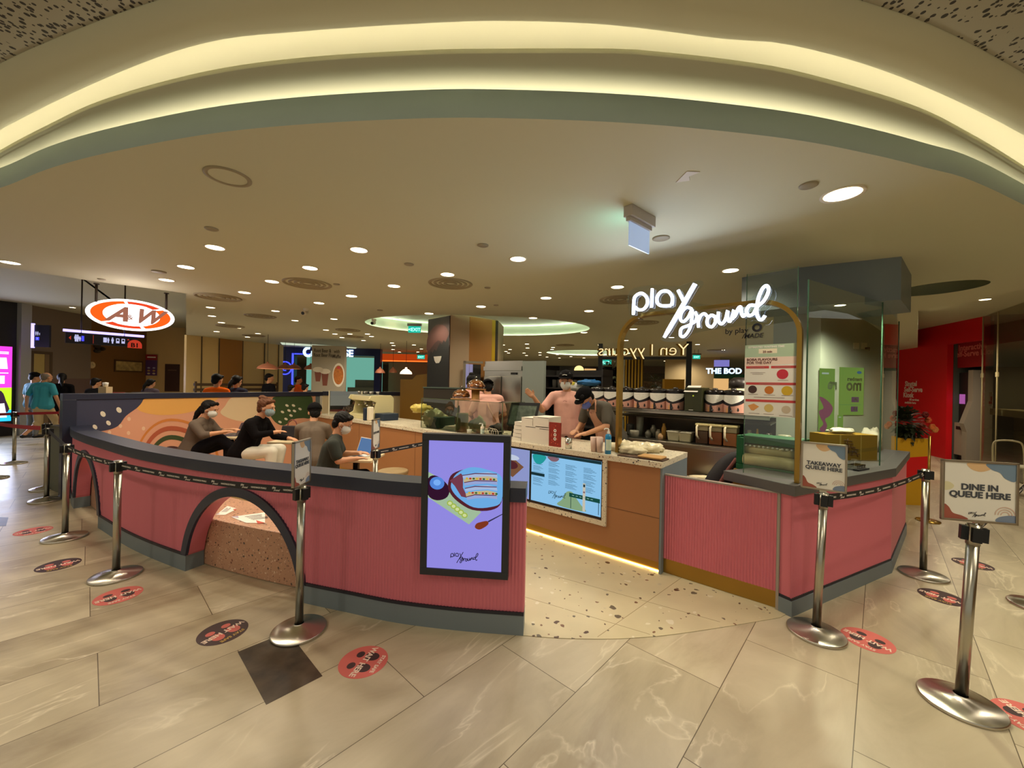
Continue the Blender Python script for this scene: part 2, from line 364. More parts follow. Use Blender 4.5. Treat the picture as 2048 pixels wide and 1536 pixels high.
# keep same count by resampling
def resample(P, n):
    L = [0]
    for i in range(1, len(P)): L.append(L[-1] + (P[i] - P[i - 1]).length)
    out = []; j = 0
    for k in range(n):
        t = L[-1] * k / (n - 1)
        while j < len(P) - 2 and L[j + 1] < t: j += 1
        f = (t - L[j]) / max(L[j + 1] - L[j], 1e-9); out.append(P[j].lerp(P[j + 1], min(max(f, 0), 1)))
    return out
NA = 96
def longer(P, k=5.0):
    a, b = (P[0] - P[2]).normalized(), (P[-1] - P[-3]).normalized(); return [P[0] + a * k] + P + [P[-1] + b * k]
A, Cc, Dd, Ee = [resample(longer(x), NA * 2) for x in (A, Cc, Dd, Ee)]
def strip(mb, rows, smooth=True):
    n = len(rows[0]); vs = [p for r in rows for p in r]
    mb.add(vs, [(i * n + k, i * n + k + 1, (i + 1) * n + k + 1, (i + 1) * n + k) for i in range(len(rows) - 1) for k in range(n - 1)], smooth)
def shift(P, dy=0., z=None, dn=0.):
    out = []
    for i, p in enumerate(P):
        t = (P[min(i + 1, len(P) - 1)] - P[max(i - 1, 0)]); t.z = 0; t.normalize(); nrm = Vector((-t.y, t.x, 0))
        q = p + nrm * dn + Vector((0, dy, 0)); 
        if z is not None: q.z = z
        out.append(q)
    return out
def oval(c, rx, ry, rot=0., n=48, z=ZC): return [Vector((a, b, z)) for a, b in ring2(c, rx, ry, n, rot=rot)]
HOLES = [((-.75, 8.75), 2.45, 1.5, 0.05), ((5.12, 4.78), .38, .42, .3), ((2.9, 15.2), 1.6, 1.3, 0.)]
LE = catmull([G(u, v, ZC) for u, v in ((-330, 500), (-60, 528), (60, 543), (191, 563), (300, 577), (372, 587))], 5)
RE = [G(2300, 560, ZC), G(2048, 578, ZC), G(1940, 603, ZC), G(1836, 622, ZC), D(1836, 700, 42).xy.to_3d()]
ZL, ZR = 3.7, 3.45
def ceiling_mesh(front, holes, z):
    bm = bmesh.new(); loops = []
    outer = list(front) + [Vector((front[-1].x + 6, front[-1].y + 2, z))] + RE + [Vector((14, 42, z)), D(372, 760, 42).xy.to_3d()] + LE[::-1]
    for lp in [outer] + [oval(c, rx, ry, r, z=z) for c, rx, ry, r in holes]:
        vs = [bm.verts.new((p.x, p.y, z)) for p in lp]
        for i in range(len(vs)): bm.edges.new((vs[i], vs[(i + 1) % len(vs)]))
    bmesh.ops.triangle_fill(bm, use_beauty=True, use_dissolve=False, edges=bm.edges[:], normal=(0, 0, -1))
    me = bpy.data.meshes.new('ceiling'); bm.to_mesh(me); bm.free(); return me
me = ceiling_mesh(A, HOLES, ZC); me.materials.append(CEIL); o = bpy.data.objects.new('ceiling', me); C.objects.link(o); o['kind'] = 'structure'
FZ = 3.085
mb = MB(); strip(mb, [A, shift(A, z=FZ), shift(A, z=FZ, dn=.05), shift(A, z=FZ - .03, dn=.05), shift(A, z=FZ - .03, dn=.5)]); struct('ceiling_fascia', mb, FASC, recalc=False)
# second tier: soffit panel from above the fascia to its own lip
A2 = shift(A, z=3.16, dn=.62); mb = MB(); strip(mb, [shift(A2, z=3.19), shift(Cc, z=3.197), Cc, shift(Cc, z=3.22), shift(Cc, z=3.22, dn=.02), shift(Cc, z=3.19, dn=.02), shift(Cc, z=3.19, dn=.62)])
struct('ceiling_cove_tier', mb, CEIL, recalc=False)
A3 = shift(A, z=3.05, dn=.5); mb = MB(); strip(mb, [A3, shift(A3, z=3.3)]); struct('ceiling_cove_back', mb, CEIL, recalc=False)
# recess above the second tier, rounded into the near ceiling
mb = MB(); strip(mb, [shift(Cc, z=3.2, dn=.6), shift(Cc, z=3.40, dn=.6), shift(Dd, z=3.40, dn=.08), shift(Dd, z=3.30, dn=.035), shift(Dd, z=3.25, dn=.028), shift(Dd, z=3.225, dn=.014), shift(Dd, z=3.213, dn=-.006), shift(Dd, z=3.21, dn=-.03), Ee, shift(Ee, z=3.256)]); struct('ceiling_cove_recess', mb, CEIL, recalc=False)
COVE = E('cove_led', (255, 240, 212), 19.); COVE2 = E('cove_led_low', (255, 240, 212), 11.)
def cove_strip(P, z, name, label, w=.02, m=COVE):
    mb = MB(); strip(mb, [shift(P, z=z), shift(P, z=z, dn=w)], False); o = build(name, mb, mat=m, recalc=False); tag(o, label, 'light strip'); return o
cove_strip(shift(A, dn=.11), FZ - .02, 'cove_light', 'warm light strip hidden behind the lowest curved ceiling edge', .05, COVE2)
cove_strip(shift(Cc, dn=.07), 3.205, 'cove_light', 'warm light strip in the upper ceiling recess behind the second curved edge', .03)
# perforated outer ceiling panels
def perf_material():
    m = bpy.data.materials.new('perforated_panel'); m.use_nodes = True; nt = m.node_tree; b = nt.nodes['Principled BSDF']; L = nt.links.new
    tc = nn(nt, 'ShaderNodeTexCoord'); v = nn(nt, 'ShaderNodeTexVoronoi'); v.inputs['Scale'].default_value = 42; v.inputs['Randomness'].default_value = .9
    L(tc.outputs['Object'], v.inputs['Vector']); sep = nn(nt, 'ShaderNodeSeparateColor'); L(v.outputs['Color'], sep.inputs[0])
    th = nn(nt, 'ShaderNodeMath', operation='MULTIPLY_ADD'); L(sep.outputs[0], th.inputs[0]); th.inputs[1].default_value = .28; th.inputs[2].default_value = .20
    lt = nn(nt, 'ShaderNodeMath', operation='LESS_THAN'); L(v.outputs['Distance'], lt.inputs[0]); L(th.outputs[0], lt.inputs[1])
    bt = nn(nt, 'ShaderNodeTexBrick'); bt.inputs['Scale'].default_value = 1; bt.inputs['Mortar Size'].default_value = .03; bt.inputs['Brick Width'].default_value = 1.1; bt.inputs['Row Height'].default_value = .8; bt.offset = 0
    mp = nn(nt, 'ShaderNodeMapping'); mp.inputs['Rotation'].default_value[2] = .25; mp.inputs['Location'].default_value = (.55, .3, 0); L(tc.outputs['Object'], mp.inputs[0]); L(mp.outputs[0], bt.inputs['Vector'])
    mu = nn(nt, 'ShaderNodeMath', operation='MULTIPLY'); inv = nn(nt, 'ShaderNodeMath', operation='SUBTRACT'); inv.inputs[0].default_value = 1; L(bt.outputs['Fac'], inv.inputs[1]); L(lt.outputs[0], mu.inputs[0]); L(inv.outputs[0], mu.inputs[1])
    mx = nn(nt, 'ShaderNodeMixRGB'); L(mu.outputs[0], mx.inputs[0]); mx.inputs[1].default_value = rgb(158, 154, 138); mx.inputs[2].default_value = rgb(32, 26, 20); L(mx.outputs[0], b.inputs['Base Color']); b.inputs['Roughness'].default_value = .6
    return m
mb = MB(); strip(mb, [shift(Ee, z=3.256), shift([Vector((p.x * 1.25, p.y - 3.6, 3.256)) for p in Ee], z=3.256)], False); struct('ceiling_perforated_panel', mb, perf_material(), recalc=False)
# oval recesses
HW = M('recess_paint', (196, 200, 178), .7)
for (c, rx, ry, r), colr, st, hh in zip(HOLES, ((236, 255, 232), (255, 220, 170), (240, 250, 240)), (4.2, .15, 6.), (.26, .5, .3)):
    mb = MB(); o0 = oval(c, rx, ry, r); o1 = oval(c, rx, ry, r, z=ZC + .004); w0 = oval(c, rx + .17, ry + .17, r, z=ZC + .004); w1 = oval(c, rx + .17, ry + .17, r, z=ZC + hh)
    def cl(x): return x + [x[0]]
    strip(mb, [cl(o0), cl(o1), cl(w0), cl(w1)]); mb.add(w1, [list(range(len(w1)))])
    struct('ceiling_recess', mb, HW, recalc=False)
    mb = MB(); i0 = oval(c, rx + .15, ry + .15, r, z=ZC + .012); i1 = oval(c, rx + .10, ry + .10, r, z=ZC + .012); strip(mb, [cl(i0), cl(i1)], False)
    if st > .2: tag(build('cove_light', mb, mat=E('cove_led_%d' % st, colr, st * 7), recalc=False), {4.2: 'pale green light ring in the large oval ceiling recess by the column', 6.: 'white light ring in the far oval ceiling recess'}[st], 'light strip')
# higher ceilings to the left and right of the kiosk soffit
mb = MB(); L1 = [Vector((q.x, q.y, ZL)) for q in LE]; strip(mb, [LE, L1], True); e = D(372, 760, 42); strip(mb, [[LE[-1], Vector((e.x, e.y, ZC))], [L1[-1], Vector((e.x, e.y, ZL))]], False)
mb.add([(-30, 2, ZL), (-4.3, 2, ZL), (-4.3, 6, ZL), (e.x + .3, e.y, ZL), (-34, 42, ZL)], [(0, 1, 2, 3, 4)]); struct('ceiling_left', mb, CEIL, recalc=False)
mb = MB(); R1 = [Vector((q.x, q.y, ZR)) for q in RE]; strip(mb, [[Vector((q.x, q.y, ZC)) for q in RE], R1], False); mb.add([R1[3], R1[2], R1[1], R1[0], Vector((22, 8, ZR)), Vector((44, 42, ZR)), R1[4]], [(0, 1, 2, 3, 4, 5, 6)]); struct('ceiling_right', mb, CEIL, recalc=False)
# bulkhead at the back left, the light falling on it painted as glow
mb = MB(); F = Frame(D(553, 680, 13.2), D(720, 690, 14.8)); f0 = F.px(552, 672); f1 = F.px(722, 692)
mb.use(E('bulkhead_painted_light', (226, 240, 212), .75)).fprism(F, [F.px(552, 674), F.px(565, 689), F.px(712, 697), F.px(722, 683)], -.1, 0)
tag(build('bulkhead', mb), 'ceiling bulkhead with painted light above the blue shop front', 'ceiling light')

# ---------------- downlights
def downlight(r=.075, name='downlight'):
    t = thing(name, '', 'ceiling light'); mb = MB(); mb.lathe([(r, -.002), (r + .014, -.006), (r + .016, 0), (r + .012, .004), (r, .004)], n=24); build('trim_ring', mb, t, WHITE)
    mb = MB(); mb.lathe([(r, -.003), (r * .6, -.006), (0.0001, -.007)], n=24); build('lens', mb, t, E('downlight_glow', (255, 232, 190), 9.)); return t
DL = downlight(); DLW = None
big = [(1685, 388), (1461, 541), (1036, 518), (718, 500), (620, 536), (430, 495), (372, 534), (333, 560), (20, 525), (544, 563), (489, 585), (788, 572), (703, 592), (638, 606), (895, 549), (962, 613), (1092, 596), (1235, 574), (1178, 622), (1066, 636), (858, 627), (1970, 599), (1168, 665), (1267, 658)]
small = [(145, 615), (421, 615), (424, 632), (443, 645), (476, 656), (551, 622), (590, 641), (668, 638), (433, 663), (495, 674), (516, 667), (652, 660), (670, 668), (684, 675), (735, 668), (743, 673), (727, 681), (791, 638), (784, 686), (787, 691), (786, 699), (828, 690), (843, 698), (836, 704), (799, 704), (730, 701), (1002, 657), (1006, 690), (1012, 703), (1017, 706), (1020, 699), (1054, 688), (1055, 696), (1048, 706), (1053, 711), (1080, 705), (1080, 710), (1106, 695), (1104, 699), (1115, 709), (1094, 714), (1119, 716), (1142, 713), (1168, 716), (418, 678), (1252, 681), (1343, 675), (1395, 689), (1447, 700), (1330, 722), (1342, 727), (1356, 729), (1200, 690), (700, 668), (371, 707 - 40)]
names_big = {(1685, 388): 'largest round downlight, above the right queue area', (1461, 541): 'round downlight in front of the grey header beam', (1036, 518): 'round downlight nearest the middle of the kiosk ceiling', (20, 525): 'round downlight at the far left edge of the ceiling', (1970, 599): 'round downlight in front of the red wall', (430, 495): 'round downlight nearest above the left seating', (718, 500): 'round downlight in front of the two round air vents'}
for k, (u, v) in enumerate(big + small):
    o = DL if k == 0 else copy_tree(DL); isb = k < len(big); s = 1.0 if isb else .85; s = 1.3 if (u, v) == (1685, 388) else s
    z = ZL if (u < 372 and v > 592) else (ZR if u > 1900 and v > 590 else ZC)
    p = G(u, v, z)
    if ((p.x + .75) / 2.4) ** 2 + ((p.y - 8.75) / 1.45) ** 2 < 1: p = G(u, v, ZC + .258)
    place(o, p, 0, s)
    if (u, v) in names_big: o['label'] = names_big[(u, v)]; o['group'] = 'round downlights in the kiosk ceiling'
    elif isb: o['label'] = 'round warm downlight recessed in the near kiosk ceiling'; o['group'] = 'round downlights in the kiosk ceiling'
    else: o['label'] = 'small distant round downlight in the food court ceiling'; o['group'] = 'distant downlights'
    if isb: lamp('downlight_beam', 'SPOT', (p.x, p.y, z - .03), 26, (1, .87, .66), .07, spread=150, blend=.8)
# added spots without fixtures, out of view, that brighten the foreground
for x, y in ((-3.2, .4), (-.9, -.6), (1.2, .3), (3.4, .9), (-5.6, 2.0), (5.6, 2.4), (4.6, .2), (6.2, 4.2)): lamp('corridor_fill', 'SPOT', (x, y, 3.18 if y < 1.5 else 2.92), 44, (1, .88, .66), .08, spread=150, blend=.9)
for x, y in ((-4, 12), (1, 12.5), (5, 10), (-9, 16), (0, 18), (7, 16), (-6, 22), (3, 24), (-7.6, 9.6), (-4.5, 10.5), (9.5, 8.5), (-9.5, 12.5)): lamp('hall_fill', 'SPOT', (x, y, 2.9), 80, (1, .86, .66), .2, spread=160, blend=.9)  # added spots without fixtures that brighten the far hall and back walls

# ---------------- round air vents, ring, detectors, cameras
def vent():
    t = thing('air_vent', '', 'air vent'); mb = MB()
    for r0, r1 in ((.29, .25), (.22, .185), (.155, .12), (.09, .055)):
        mb.lathe([(r0, 0.004), (r0, -.008), (r0 - .01, -.016), (r1, -.006), (r1, .004)], n=36)
    build('louvre_rings', mb, t, M('vent_paint', (150, 138, 108), .5))
    mb = MB(); mb.lathe([(.28, .001), (.0001, .001)], n=36); build('backing', mb, t, M('vent_dark', (60, 48, 34), .8)); return t
V0 = vent()
for k, (u, v, s, lb) in enumerate([(615, 567, 1., 'large round air vent left of the middle of the kiosk ceiling'), (901, 567, .95, 'large round air vent in front of the dark mural column'), (437, 594, 1.05, 'large round air vent above the left seating area'), (521, 632, .95, 'mid sized distant round air vent behind the left camera'), (461, 652, 1., 'distant round air vent left of the hall'), (508, 671, 1., 'distant round air vent over the timber screens'), (696, 660, 1., 'distant round air vent near the pale bulkhead'), (706, 673, 1., 'far round air vent over the blue shop'), (1240, 599, 1., 'round air vent left of the neon sign'), (1130, 690, 1., 'distant round air vent beside the white recess'), (1290, 645, .9, 'round air vent seen through the brass arch'), (1433, 700, 1., 'far round air vent right of the mirrored sign'), (880, 692, 1., 'far round air vent behind the column')]):
    o = V0 if k == 0 else copy_tree(V0); place(o, G(u, v, ZC), 0, s); o['label'] = lb; o['group'] = 'round ceiling air vents'
t = thing('ceiling_speaker', 'flat round ceiling speaker with a grey rim near the curved ceiling edge', 'speaker', G(456, 353, ZC)); mb = MB(); mb.lathe([(.125, .002), (.125, -.006), (.105, -.008), (.10, -.004)], n=40); build('rim', mb, t, M('rim_paint', (150, 138, 112), .6), world=False); mb = MB(); mb.lathe([(.1, -.003), (.0001, -.003)], n=40); build('cover', mb, t, CEIL, world=False)
def disc(name, label, cat, u, v, r, h, mat, group=None):
    p = G(u, v, ZC); mb = MB(); mb.lathe([(r, .001), (r, -h * .5), (r * .8, -h), (.0001, -h)], c=p, n=24); return tag(build(name, mb, mat=mat), label, cat, group)
DET = M('detector_plastic', (150, 140, 118), .5)
for u, v, r, lb in ((423, 457, .05, 'small sprinkler cover plate nearest the left ceiling edge'), (318, 543, .07, 'oval looking access plate beside the left row of downlights'), (966, 490, .05, 'small round detector in front of the middle downlights'), (818, 528, .05, 'small round detector near the round air vents'), (673, 568, .04, 'small dark detector beside the left round vent'), (760, 620, .05, 'small detector in front of the oval recess'), (975, 575, .04, 'small detector above the column'), (992, 610, .04, 'small detector right of the column'), (1322, 476, .07, 'round speaker plate behind the hanging exit light'), (203, 558, .04, 'small plate above the oval hanging sign'), (1617, 370, .05, 'small round cover plate left of the largest downlight')):
    disc('ceiling_detector', lb, 'detector', u, v, r, .012, DET)
def cctv(u, v, lb, s=1.):
    p = G(u, v, ZC); t = thing('security_camera', lb, 'security camera', p); mb = MB(); mb.lathe([(.045, .0), (.045, -.03), (.03, -.05)], n=20); build('mount', mb, t, WHITE, world=False)
    mb = MB(); R = Matrix.Rotation(math.radians(70), 3, 'X'); mb.tube([(0, .02, -.07), (0, -.10, -.10)], .034, 16); build('housing', mb, t, WHITE, world=False); mb = MB(); mb.tube([(0, -.098, -.0995), (0, -.106, -.1015)], .028, 16); build('camera_lens', mb, t, BLACKM, world=False)
cctv(612, 617, 'white bullet camera hanging above the left seating area'); cctv(748, 638, 'white bullet camera at the tip of the oval ceiling recess')
# access hatch edge on the right
F = Frame(G(1350, 358, ZC), G(1395, 344, ZC)); mb = MB(); hp = [G(u, v, ZC) for u, v in ((1352, 364), (1374, 342), (1400, 343), (1378, 352), (1380, 360))]; mb.prism([p + Vector((0, 0, -.004)) for p in hp], [p + Vector((0, 0, .001)) for p in hp]); tag(build('ceiling_patch', mb, mat=M('patch', (214, 208, 198), .6)), 'small pale angular filler patch on the ceiling above the exit light', 'ceiling patch')

for x, y, z_, e_ in ((8.6, 8.4, 3.3, 80), (-8.5, 8.8, 3.6, 70), (-10.5, 11.5, 3.6, 60), (-5.8, 9.2, 2.9, 70)): lamp('hall_fill', 'SPOT', (x, y, z_), e_, (1, .87, .66), .1, spread=160, blend=.9)  # more added spots, brightening the red wall, left ceiling and back left
# ================================================================ KIOSK SHELL
# ---- logo strokes (units: picture-like, x right, y down; origin about the middle of the word)
LOGO = [
 [(478, 448), (482, 330), (500, 290), (545, 272), (585, 305), (592, 355), (565, 400), (520, 408), (492, 385)],
 [(632, 235), (626, 388)],
 [(792, 372), (796, 305), (762, 258), (705, 260), (672, 305), (674, 350), (700, 372), (745, 376), (785, 372)],
 [(845, 248), (896, 350)], [(984, 195), (730, 635)],
 [(955, 400), (915, 388), (875, 425), (862, 480), (885, 505), (925, 470), (958, 405), (955, 480), (940, 560), (895, 625), (862, 615), (872, 560), (930, 535), (985, 500), (1000, 450)],
 [(985, 425), (1005, 490), (1012, 552)], [(1008, 505), (1030, 455), (1060, 440), (1082, 462)],
 [(1120, 448), (1085, 480), (1085, 530), (1120, 548), (1148, 510), (1145, 465), (1118, 450), (1160, 470)],
 [(1175, 425), (1172, 490), (1200, 525), (1232, 485), (1250, 415), (1248, 470), (1268, 505), (1290, 450)],
 [(1288, 490), (1300, 410), (1304, 470), (1335, 400), (1355, 385), (1362, 430), (1378, 462), (1400, 440)],
 [(1478, 372), (1430, 372), (1404, 415), (1420, 455), (1460, 440), (1492, 385), (1550, 330), (1586, 250), (1570, 210), (1535, 235), (1500, 320), (1488, 420), (1505, 480), (1532, 488), (1556, 455)]]
def logo(mb, F, s, z, d, w, r=.002, mat=None, mirror=False):
    if mat: mb.use(mat)
    k = w / 1090.
    for st in LOGO:
        pts = catmull([((x - 1015) * k * (-1 if mirror else 1) + s, -(y - 410) * k + z, 0) for x, y in st], 4); mb.tube([F.p(p.x, p.y, d) for p in pts], r, 5)
# ---- curved pink wall on the left
WP = [(-6.10, 5.50), (-5.65, 5.12), (-5.08, 4.73), (-4.51, 4.38), (-3.7, 3.90), (-2.88, 3.50), (-2.2, 3.23), (-1.51, 3.01), (-1.17, 2.91), (-.79, 2.80), (-.35, 2.725), (.11, 2.68)]
WC = catmull([(x, y, 0) for x, y in WP], 10); WLN = sum((WC[i + 1] - WC[i]).length for i in range(len(WC) - 1))
NW = int(WLN / .012); WR = resample(WC, NW + 1)
def wpt(i, z, d): # d outwards (to the corridor)
    t = WR[min(i + 1, NW)] - WR[max(i - 1, 0)]; t.normalize(); return WR[i] + Vector((t.y, -t.x, 0)) * d + Vector((0, 0, z))
def widx(x):
    return min(range(NW + 1), key=lambda i: abs(WR[i].x - x))
ds = WLN / NW
ARCH = []
for xa, xb in ((-5.62, -4.54), (-2.90, -1.53)):
    ia, ib = widx(xa), widx(xb); ARCH.append(((ia + ib) / 2, (ib - ia) / 2 * ds))
def archz(i, off):
    """height of the arch outline at column i, outline grown by off; None outside"""
    for c, hw in ARCH:
        s = (i - c) * ds; a = hw - .07 + off
        if abs(s) < a: return (.735 + off) * math.sqrt(max(0, 1 - (s / a) ** 2))
    return None
wall = thing('partition_wall', 'low curved pink fluted partition with two arches and a navy ledge', 'partition', (0, 2.8, 0))
mb = MB(); ZT, ZB = .905, .135; TH_ = .13
for i in range(NW):
    fl = .006 if i % 2 else .0
    if i > widx(-.80) + 2 and False: pass
    def dd(j): return .0 + (.005 if j % 2 else 0.)
    a = [archz(i, .0), archz(i + 1, .0)]
    zl = [max(ZB, q) if q is not None else ZB for q in a]
    if (a[0] is not None) != (a[1] is not None): zl = [ZB if q is None else max(ZB, q) for q in a]
    mb.add([wpt(i, zl[0], dd(i)), wpt(i + 1, zl[1], dd(i + 1)), wpt(i + 1, ZT, dd(i + 1)), wpt(i, ZT, dd(i))], [(0, 1, 2, 3)])
    mb.add([wpt(i, zl[0], -TH_), wpt(i, ZT, -TH_), wpt(i + 1, ZT, -TH_), wpt(i + 1, zl[1], -TH_)], [(0, 1, 2, 3)])
    if a[0] is not None and a[1] is not None: mb.add([wpt(i, zl[0], dd(i)), wpt(i, zl[0], -TH_), wpt(i + 1, zl[1], -TH_), wpt(i + 1, zl[1], dd(i + 1))], [(0, 1, 2, 3)])
for i in (0, NW): mb.add([wpt(i, ZB, 0), wpt(i, ZT, 0), wpt(i, ZT, -TH_), wpt(i, ZB, -TH_)], [(0, 1, 2, 3)])
# jamb faces of the arches
jam = []
for c, hw in ARCH:
    for sg in (-1, 1):
        j = int(round(c + sg * (hw - .07) / ds)); jam.append(j)
        mb.add([wpt(j, ZB, 0), wpt(j, .3, 0), wpt(j, .3, -TH_), wpt(j, ZB, -TH_)], [(0, 1, 2, 3)])
build('fluted_panel', mb, wall, PINK, recalc=False)
mb = MB(); rows = []
def sweep(mb, i0, i1, prof, step=2, caps=True):
    idx = list(range(i0, i1, step)) + [i1]; n = len(prof); vs = [wpt(i, z, d) for i in idx for d, z in prof]
    fs = [(a * n + k, a * n + (k + 1) % n, (a + 1) * n + (k + 1) % n, (a + 1) * n + k) for a in range(len(idx) - 1) for k in range(n)]
    if caps: fs += [tuple(range(n)), tuple(range((len(idx) - 1) * n, len(idx) * n))[::-1]]
    mb.add(vs, fs)
sweep(mb, 0, NW, [(.03, .905), (.03, 1.0), (-.17, 1.0), (-.17, .905)]); build('ledge', mb, wall, NAVY, label='navy ledge along the top of the pink partition')
mb = MB(); seg = [0]
for c, hw in ARCH: seg += [int(round(c - (hw - .03) / ds)) + 0, int(round(c + (hw - .03) / ds))]
seg.append(NW)
base = MB(); skirt = MB()
for k in range(0, len(seg), 2):
    sweep(base, seg[k] if k == 0 else seg[k] - 4, seg[k + 1] if k + 1 == len(seg) - 1 else seg[k + 1] + 4, [(.012, .0), (.012, .135), (-TH_ - .005, .135), (-TH_ - .005, .0)])
    sweep(skirt, seg[k], seg[k + 1], [(.016, .135), (.016, .155), (-TH_ + .02, .155), (-TH_ + .02, .135)])
build('plinth', base, wall, GREYB, label='grey blue plinth'); build('shadow_gap', skirt, wall, M('dark_trim', (34, 34, 44), .5))
for c, hw in ARCH:
    mb = MB(); N = 40; oo, ii = [], []
    for k in range(N + 1):
        a = math.pi * k / N; z1 = .81 * math.sin(a); s1 = -(hw) * math.cos(a); z0 = .735 * math.sin(a); s0 = -(hw - .072) * math.cos(a)
        oo.append((c + s1 / ds, max(z1, .14))); ii.append((c + s0 / ds, max(z0, .14)))
    def wf(fi, z, d):
        i = int(math.floor(fi)); f = fi - i; i = max(0, min(NW - 1, i)); return wpt(i, z, d).lerp(wpt(i + 1, z, d), f)
    vs = [];
    for (a, b) in zip(oo, ii): vs += [wf(a[0], a[1], -.004), wf(a[0], a[1], .02), wf(b[0], b[1], .02), wf(b[0], b[1], -.004)]
    mb.add(vs, [(4 * k + j, 4 * k + (j + 1) % 4, 4 * k + 4 + (j + 1) % 4, 4 * k + 4 + j) for k in range(N) for j in range(4)]); build('arch_trim', mb, wall, NAVY)
# bench behind it
bench = thing('terrazzo_bench', 'curved pink terrazzo bench running behind the pink arched partition', 'bench', (-3, 4, 0))
mb = MB(); sweep(mb, widx(-5.75), widx(-.9), [(-.14, 0.005), (-.14, .43), (-.62, .43), (-.62, .005)]); build('bench_block', mb, bench, TERR_BENCH, bevel=.006)
def on_bench(px, col, name, label):
    P = [G(u, v, .4315) for u, v in px]; mb = MB(); mb.use(WHITEP).prism([p + Vector((0, 0, 0)) for p in P], [p + Vector((0, 0, .0015)) for p in P])
    e1 = P[1] - P[0]; e2 = P[3] - P[0]
    for k in range(5):
        a = P[0] + e2 * (.2 + .13 * k) + e1 * .3; b = a + e1 * (.5 - .06 * (k % 3)); c2 = e2 * .05; z = Vector((0, 0, .0022)); mb.use(INK).poly([a + z, b + z, b + c2 + z, a + c2 + z])
    mb.use(col); z = Vector((0, 0, .0023)); mb.poly([P[2] + z, P[2] + z - e1 * .2, P[2] + z - e1 * .05 - e2 * .45]); mb.use(M('lilac', (170, 160, 178), .6)); mb.poly([P[0] + z, P[0] + e1 * .2 + z, P[0] + e2 * .3 + e1 * .1 + z])
    tag(build(name, mb, recalc=False), label, 'sign')
on_bench([(462, 1034), (530, 1025), (530, 1046), (492, 1046)], M('red_print', (190, 70, 50), .6), 'bench_notice', 'white printed notice sheet on the bench, right one seen through the near arch')
on_bench([(432, 1030), (455, 1012), (474, 1018), (450, 1030)], M('red_print', (190, 70, 50), .6), 'bench_notice', 'white printed notice sheet on the bench, left one seen through the near arch')

# ---- digital screen on the partition
SF = Frame((D(843, 1000, 2.70).x, 2.70), (D(1019, 1000, 2.64).x, 2.64))
scr = thing('digital_screen', 'tall framed digital screen showing sandwiches on a lilac background, on the pink partition', 'screen', SF.p(.3, 0, 0))
s0, z1 = SF.px(848, 867); s1, z0 = SF.px(1019, 1158); s0, s1 = SF.px(843, 1000)[0], SF.px(1019, 1000)[0]; z0 = SF.px(1000, 1158)[1]; z1 = SF.px(900, 868)[1]
mb = MB(); b = .046
for a in ((s0, s1, z0, z0 + b), (s0, s1, z1 - b, z1), (s0, s0 + b, z0 + b, z1 - b), (s1 - b, s1, z0 + b, z1 - b)): mb.fbox(SF, *a, -.055, .012)
mb.fbox(SF, s0 + .02, s1 - .02, z0 + .02, z1 - .02, -.05, -.02); build('screen_frame', mb, scr, M('screen_frame', (40, 42, 48), .4), bevel=.002)
mb = MB(); a0, a1, c0, c1 = s0 + b, s1 - b, z0 + b, z1 - b; sw, sh = a1 - a0, c1 - c0
LIL = E('screen_lilac', (150, 142, 232), .92); mb.use(LIL).fbox(SF, a0, a1, c0, c1, -.018, .0)
def scf(x, y): return (a0 + sw * x, c1 - sh * y) # x,y 0..1 from the top left
def sp(pts, mat, d, sm=0): mb.use(mat); fpoly(mb, SF, [scf(x, y) for x, y in pts], d, sm)
sp([(0, .25), (.17, .30), (.72, .545), (.56, .645), (0, .45)], E('s_board', (176, 206, 170), .8), .001)
sp([(0, .30), (.12, .28), (.28, .36), (.26, .44), (.12, .47), (0, .43)], E('s_plum', (60, 24, 52), .7), .0015, 4)
sp([(.27, .33), (.33, .255), (.55, .21), (.80, .22), (.985, .29), (.985, .46), (.85, .525), (.6, .53), (.40, .47), (.29, .40)], E('s_platedark', (98, 40, 52), .7), .002, 4)
sp([(.31, .335), (.38, .255), (.57, .2), (.80, .215), (.985, .27), (.985, .45), (.85, .50), (.62, .51), (.43, .45), (.33, .39)], E('s_plate', (112, 178, 236), .9), .0025, 4)
sp([(.29, .31), (.44, .25), (.47, .27), (.47, .36), (.54, .44), (.45, .43), (.36, .35)], E('s_crust2', (128, 66, 84), .8), .003)
for k, (y0, colr) in enumerate(((.245, (176, 196, 232)), (.275, (206, 190, 150)), (.30, (160, 176, 226)), (.345, (176, 196, 232)), (.385, (206, 190, 150)), (.41, (160, 176, 226)))):
    x0 = .46 + .012 * k; sp([(x0, y0 + .02), (.62, y0), (.8, y0 - .012), (.92, y0 + .0), (.93, y0 + .028), (.8, y0 + .02), (.64, y0 + .03), (x0 + .01, y0 + .045)], E('s_br%d' % (k % 3), colr, .85), .0035)
    if k % 3 != 1: sp([(x0, y0 + .018), (.63, y0 - .002), (.92, y0 - .004), (.92, y0 + .002), (.63, y0 + .005), (x0, y0 + .024)], E('s_crust', (108, 40, 74), .7), .0037)
    else:
        for j in range(9): cx = x0 + .05 + .045 * j; mb.use(E('s_fill%d' % (j % 3), [(226, 190, 60), (200, 60, 40), (60, 110, 60)][j % 3], .8)); fpoly(mb, SF, [scf(a, b_) for a, b_ in ring2((cx, y0 + .012), .018, .008, 8)], .0042)
for k in range(5): mb.use(E('s_cuc', (170, 196, 80), .85)); fpoly(mb, SF, [scf(*q) for q in ring2((.30 + .05 * k, .487 + .022 * k), .042, .022, 14)], .003 + k * .0003); mb.use(E('s_cuc2', (214, 226, 160), .9)); fpoly(mb, SF, [scf(*q) for q in ring2((.30 + .05 * k, .487 + .022 * k), .026, .013, 12)], .0032 + k * .0003)
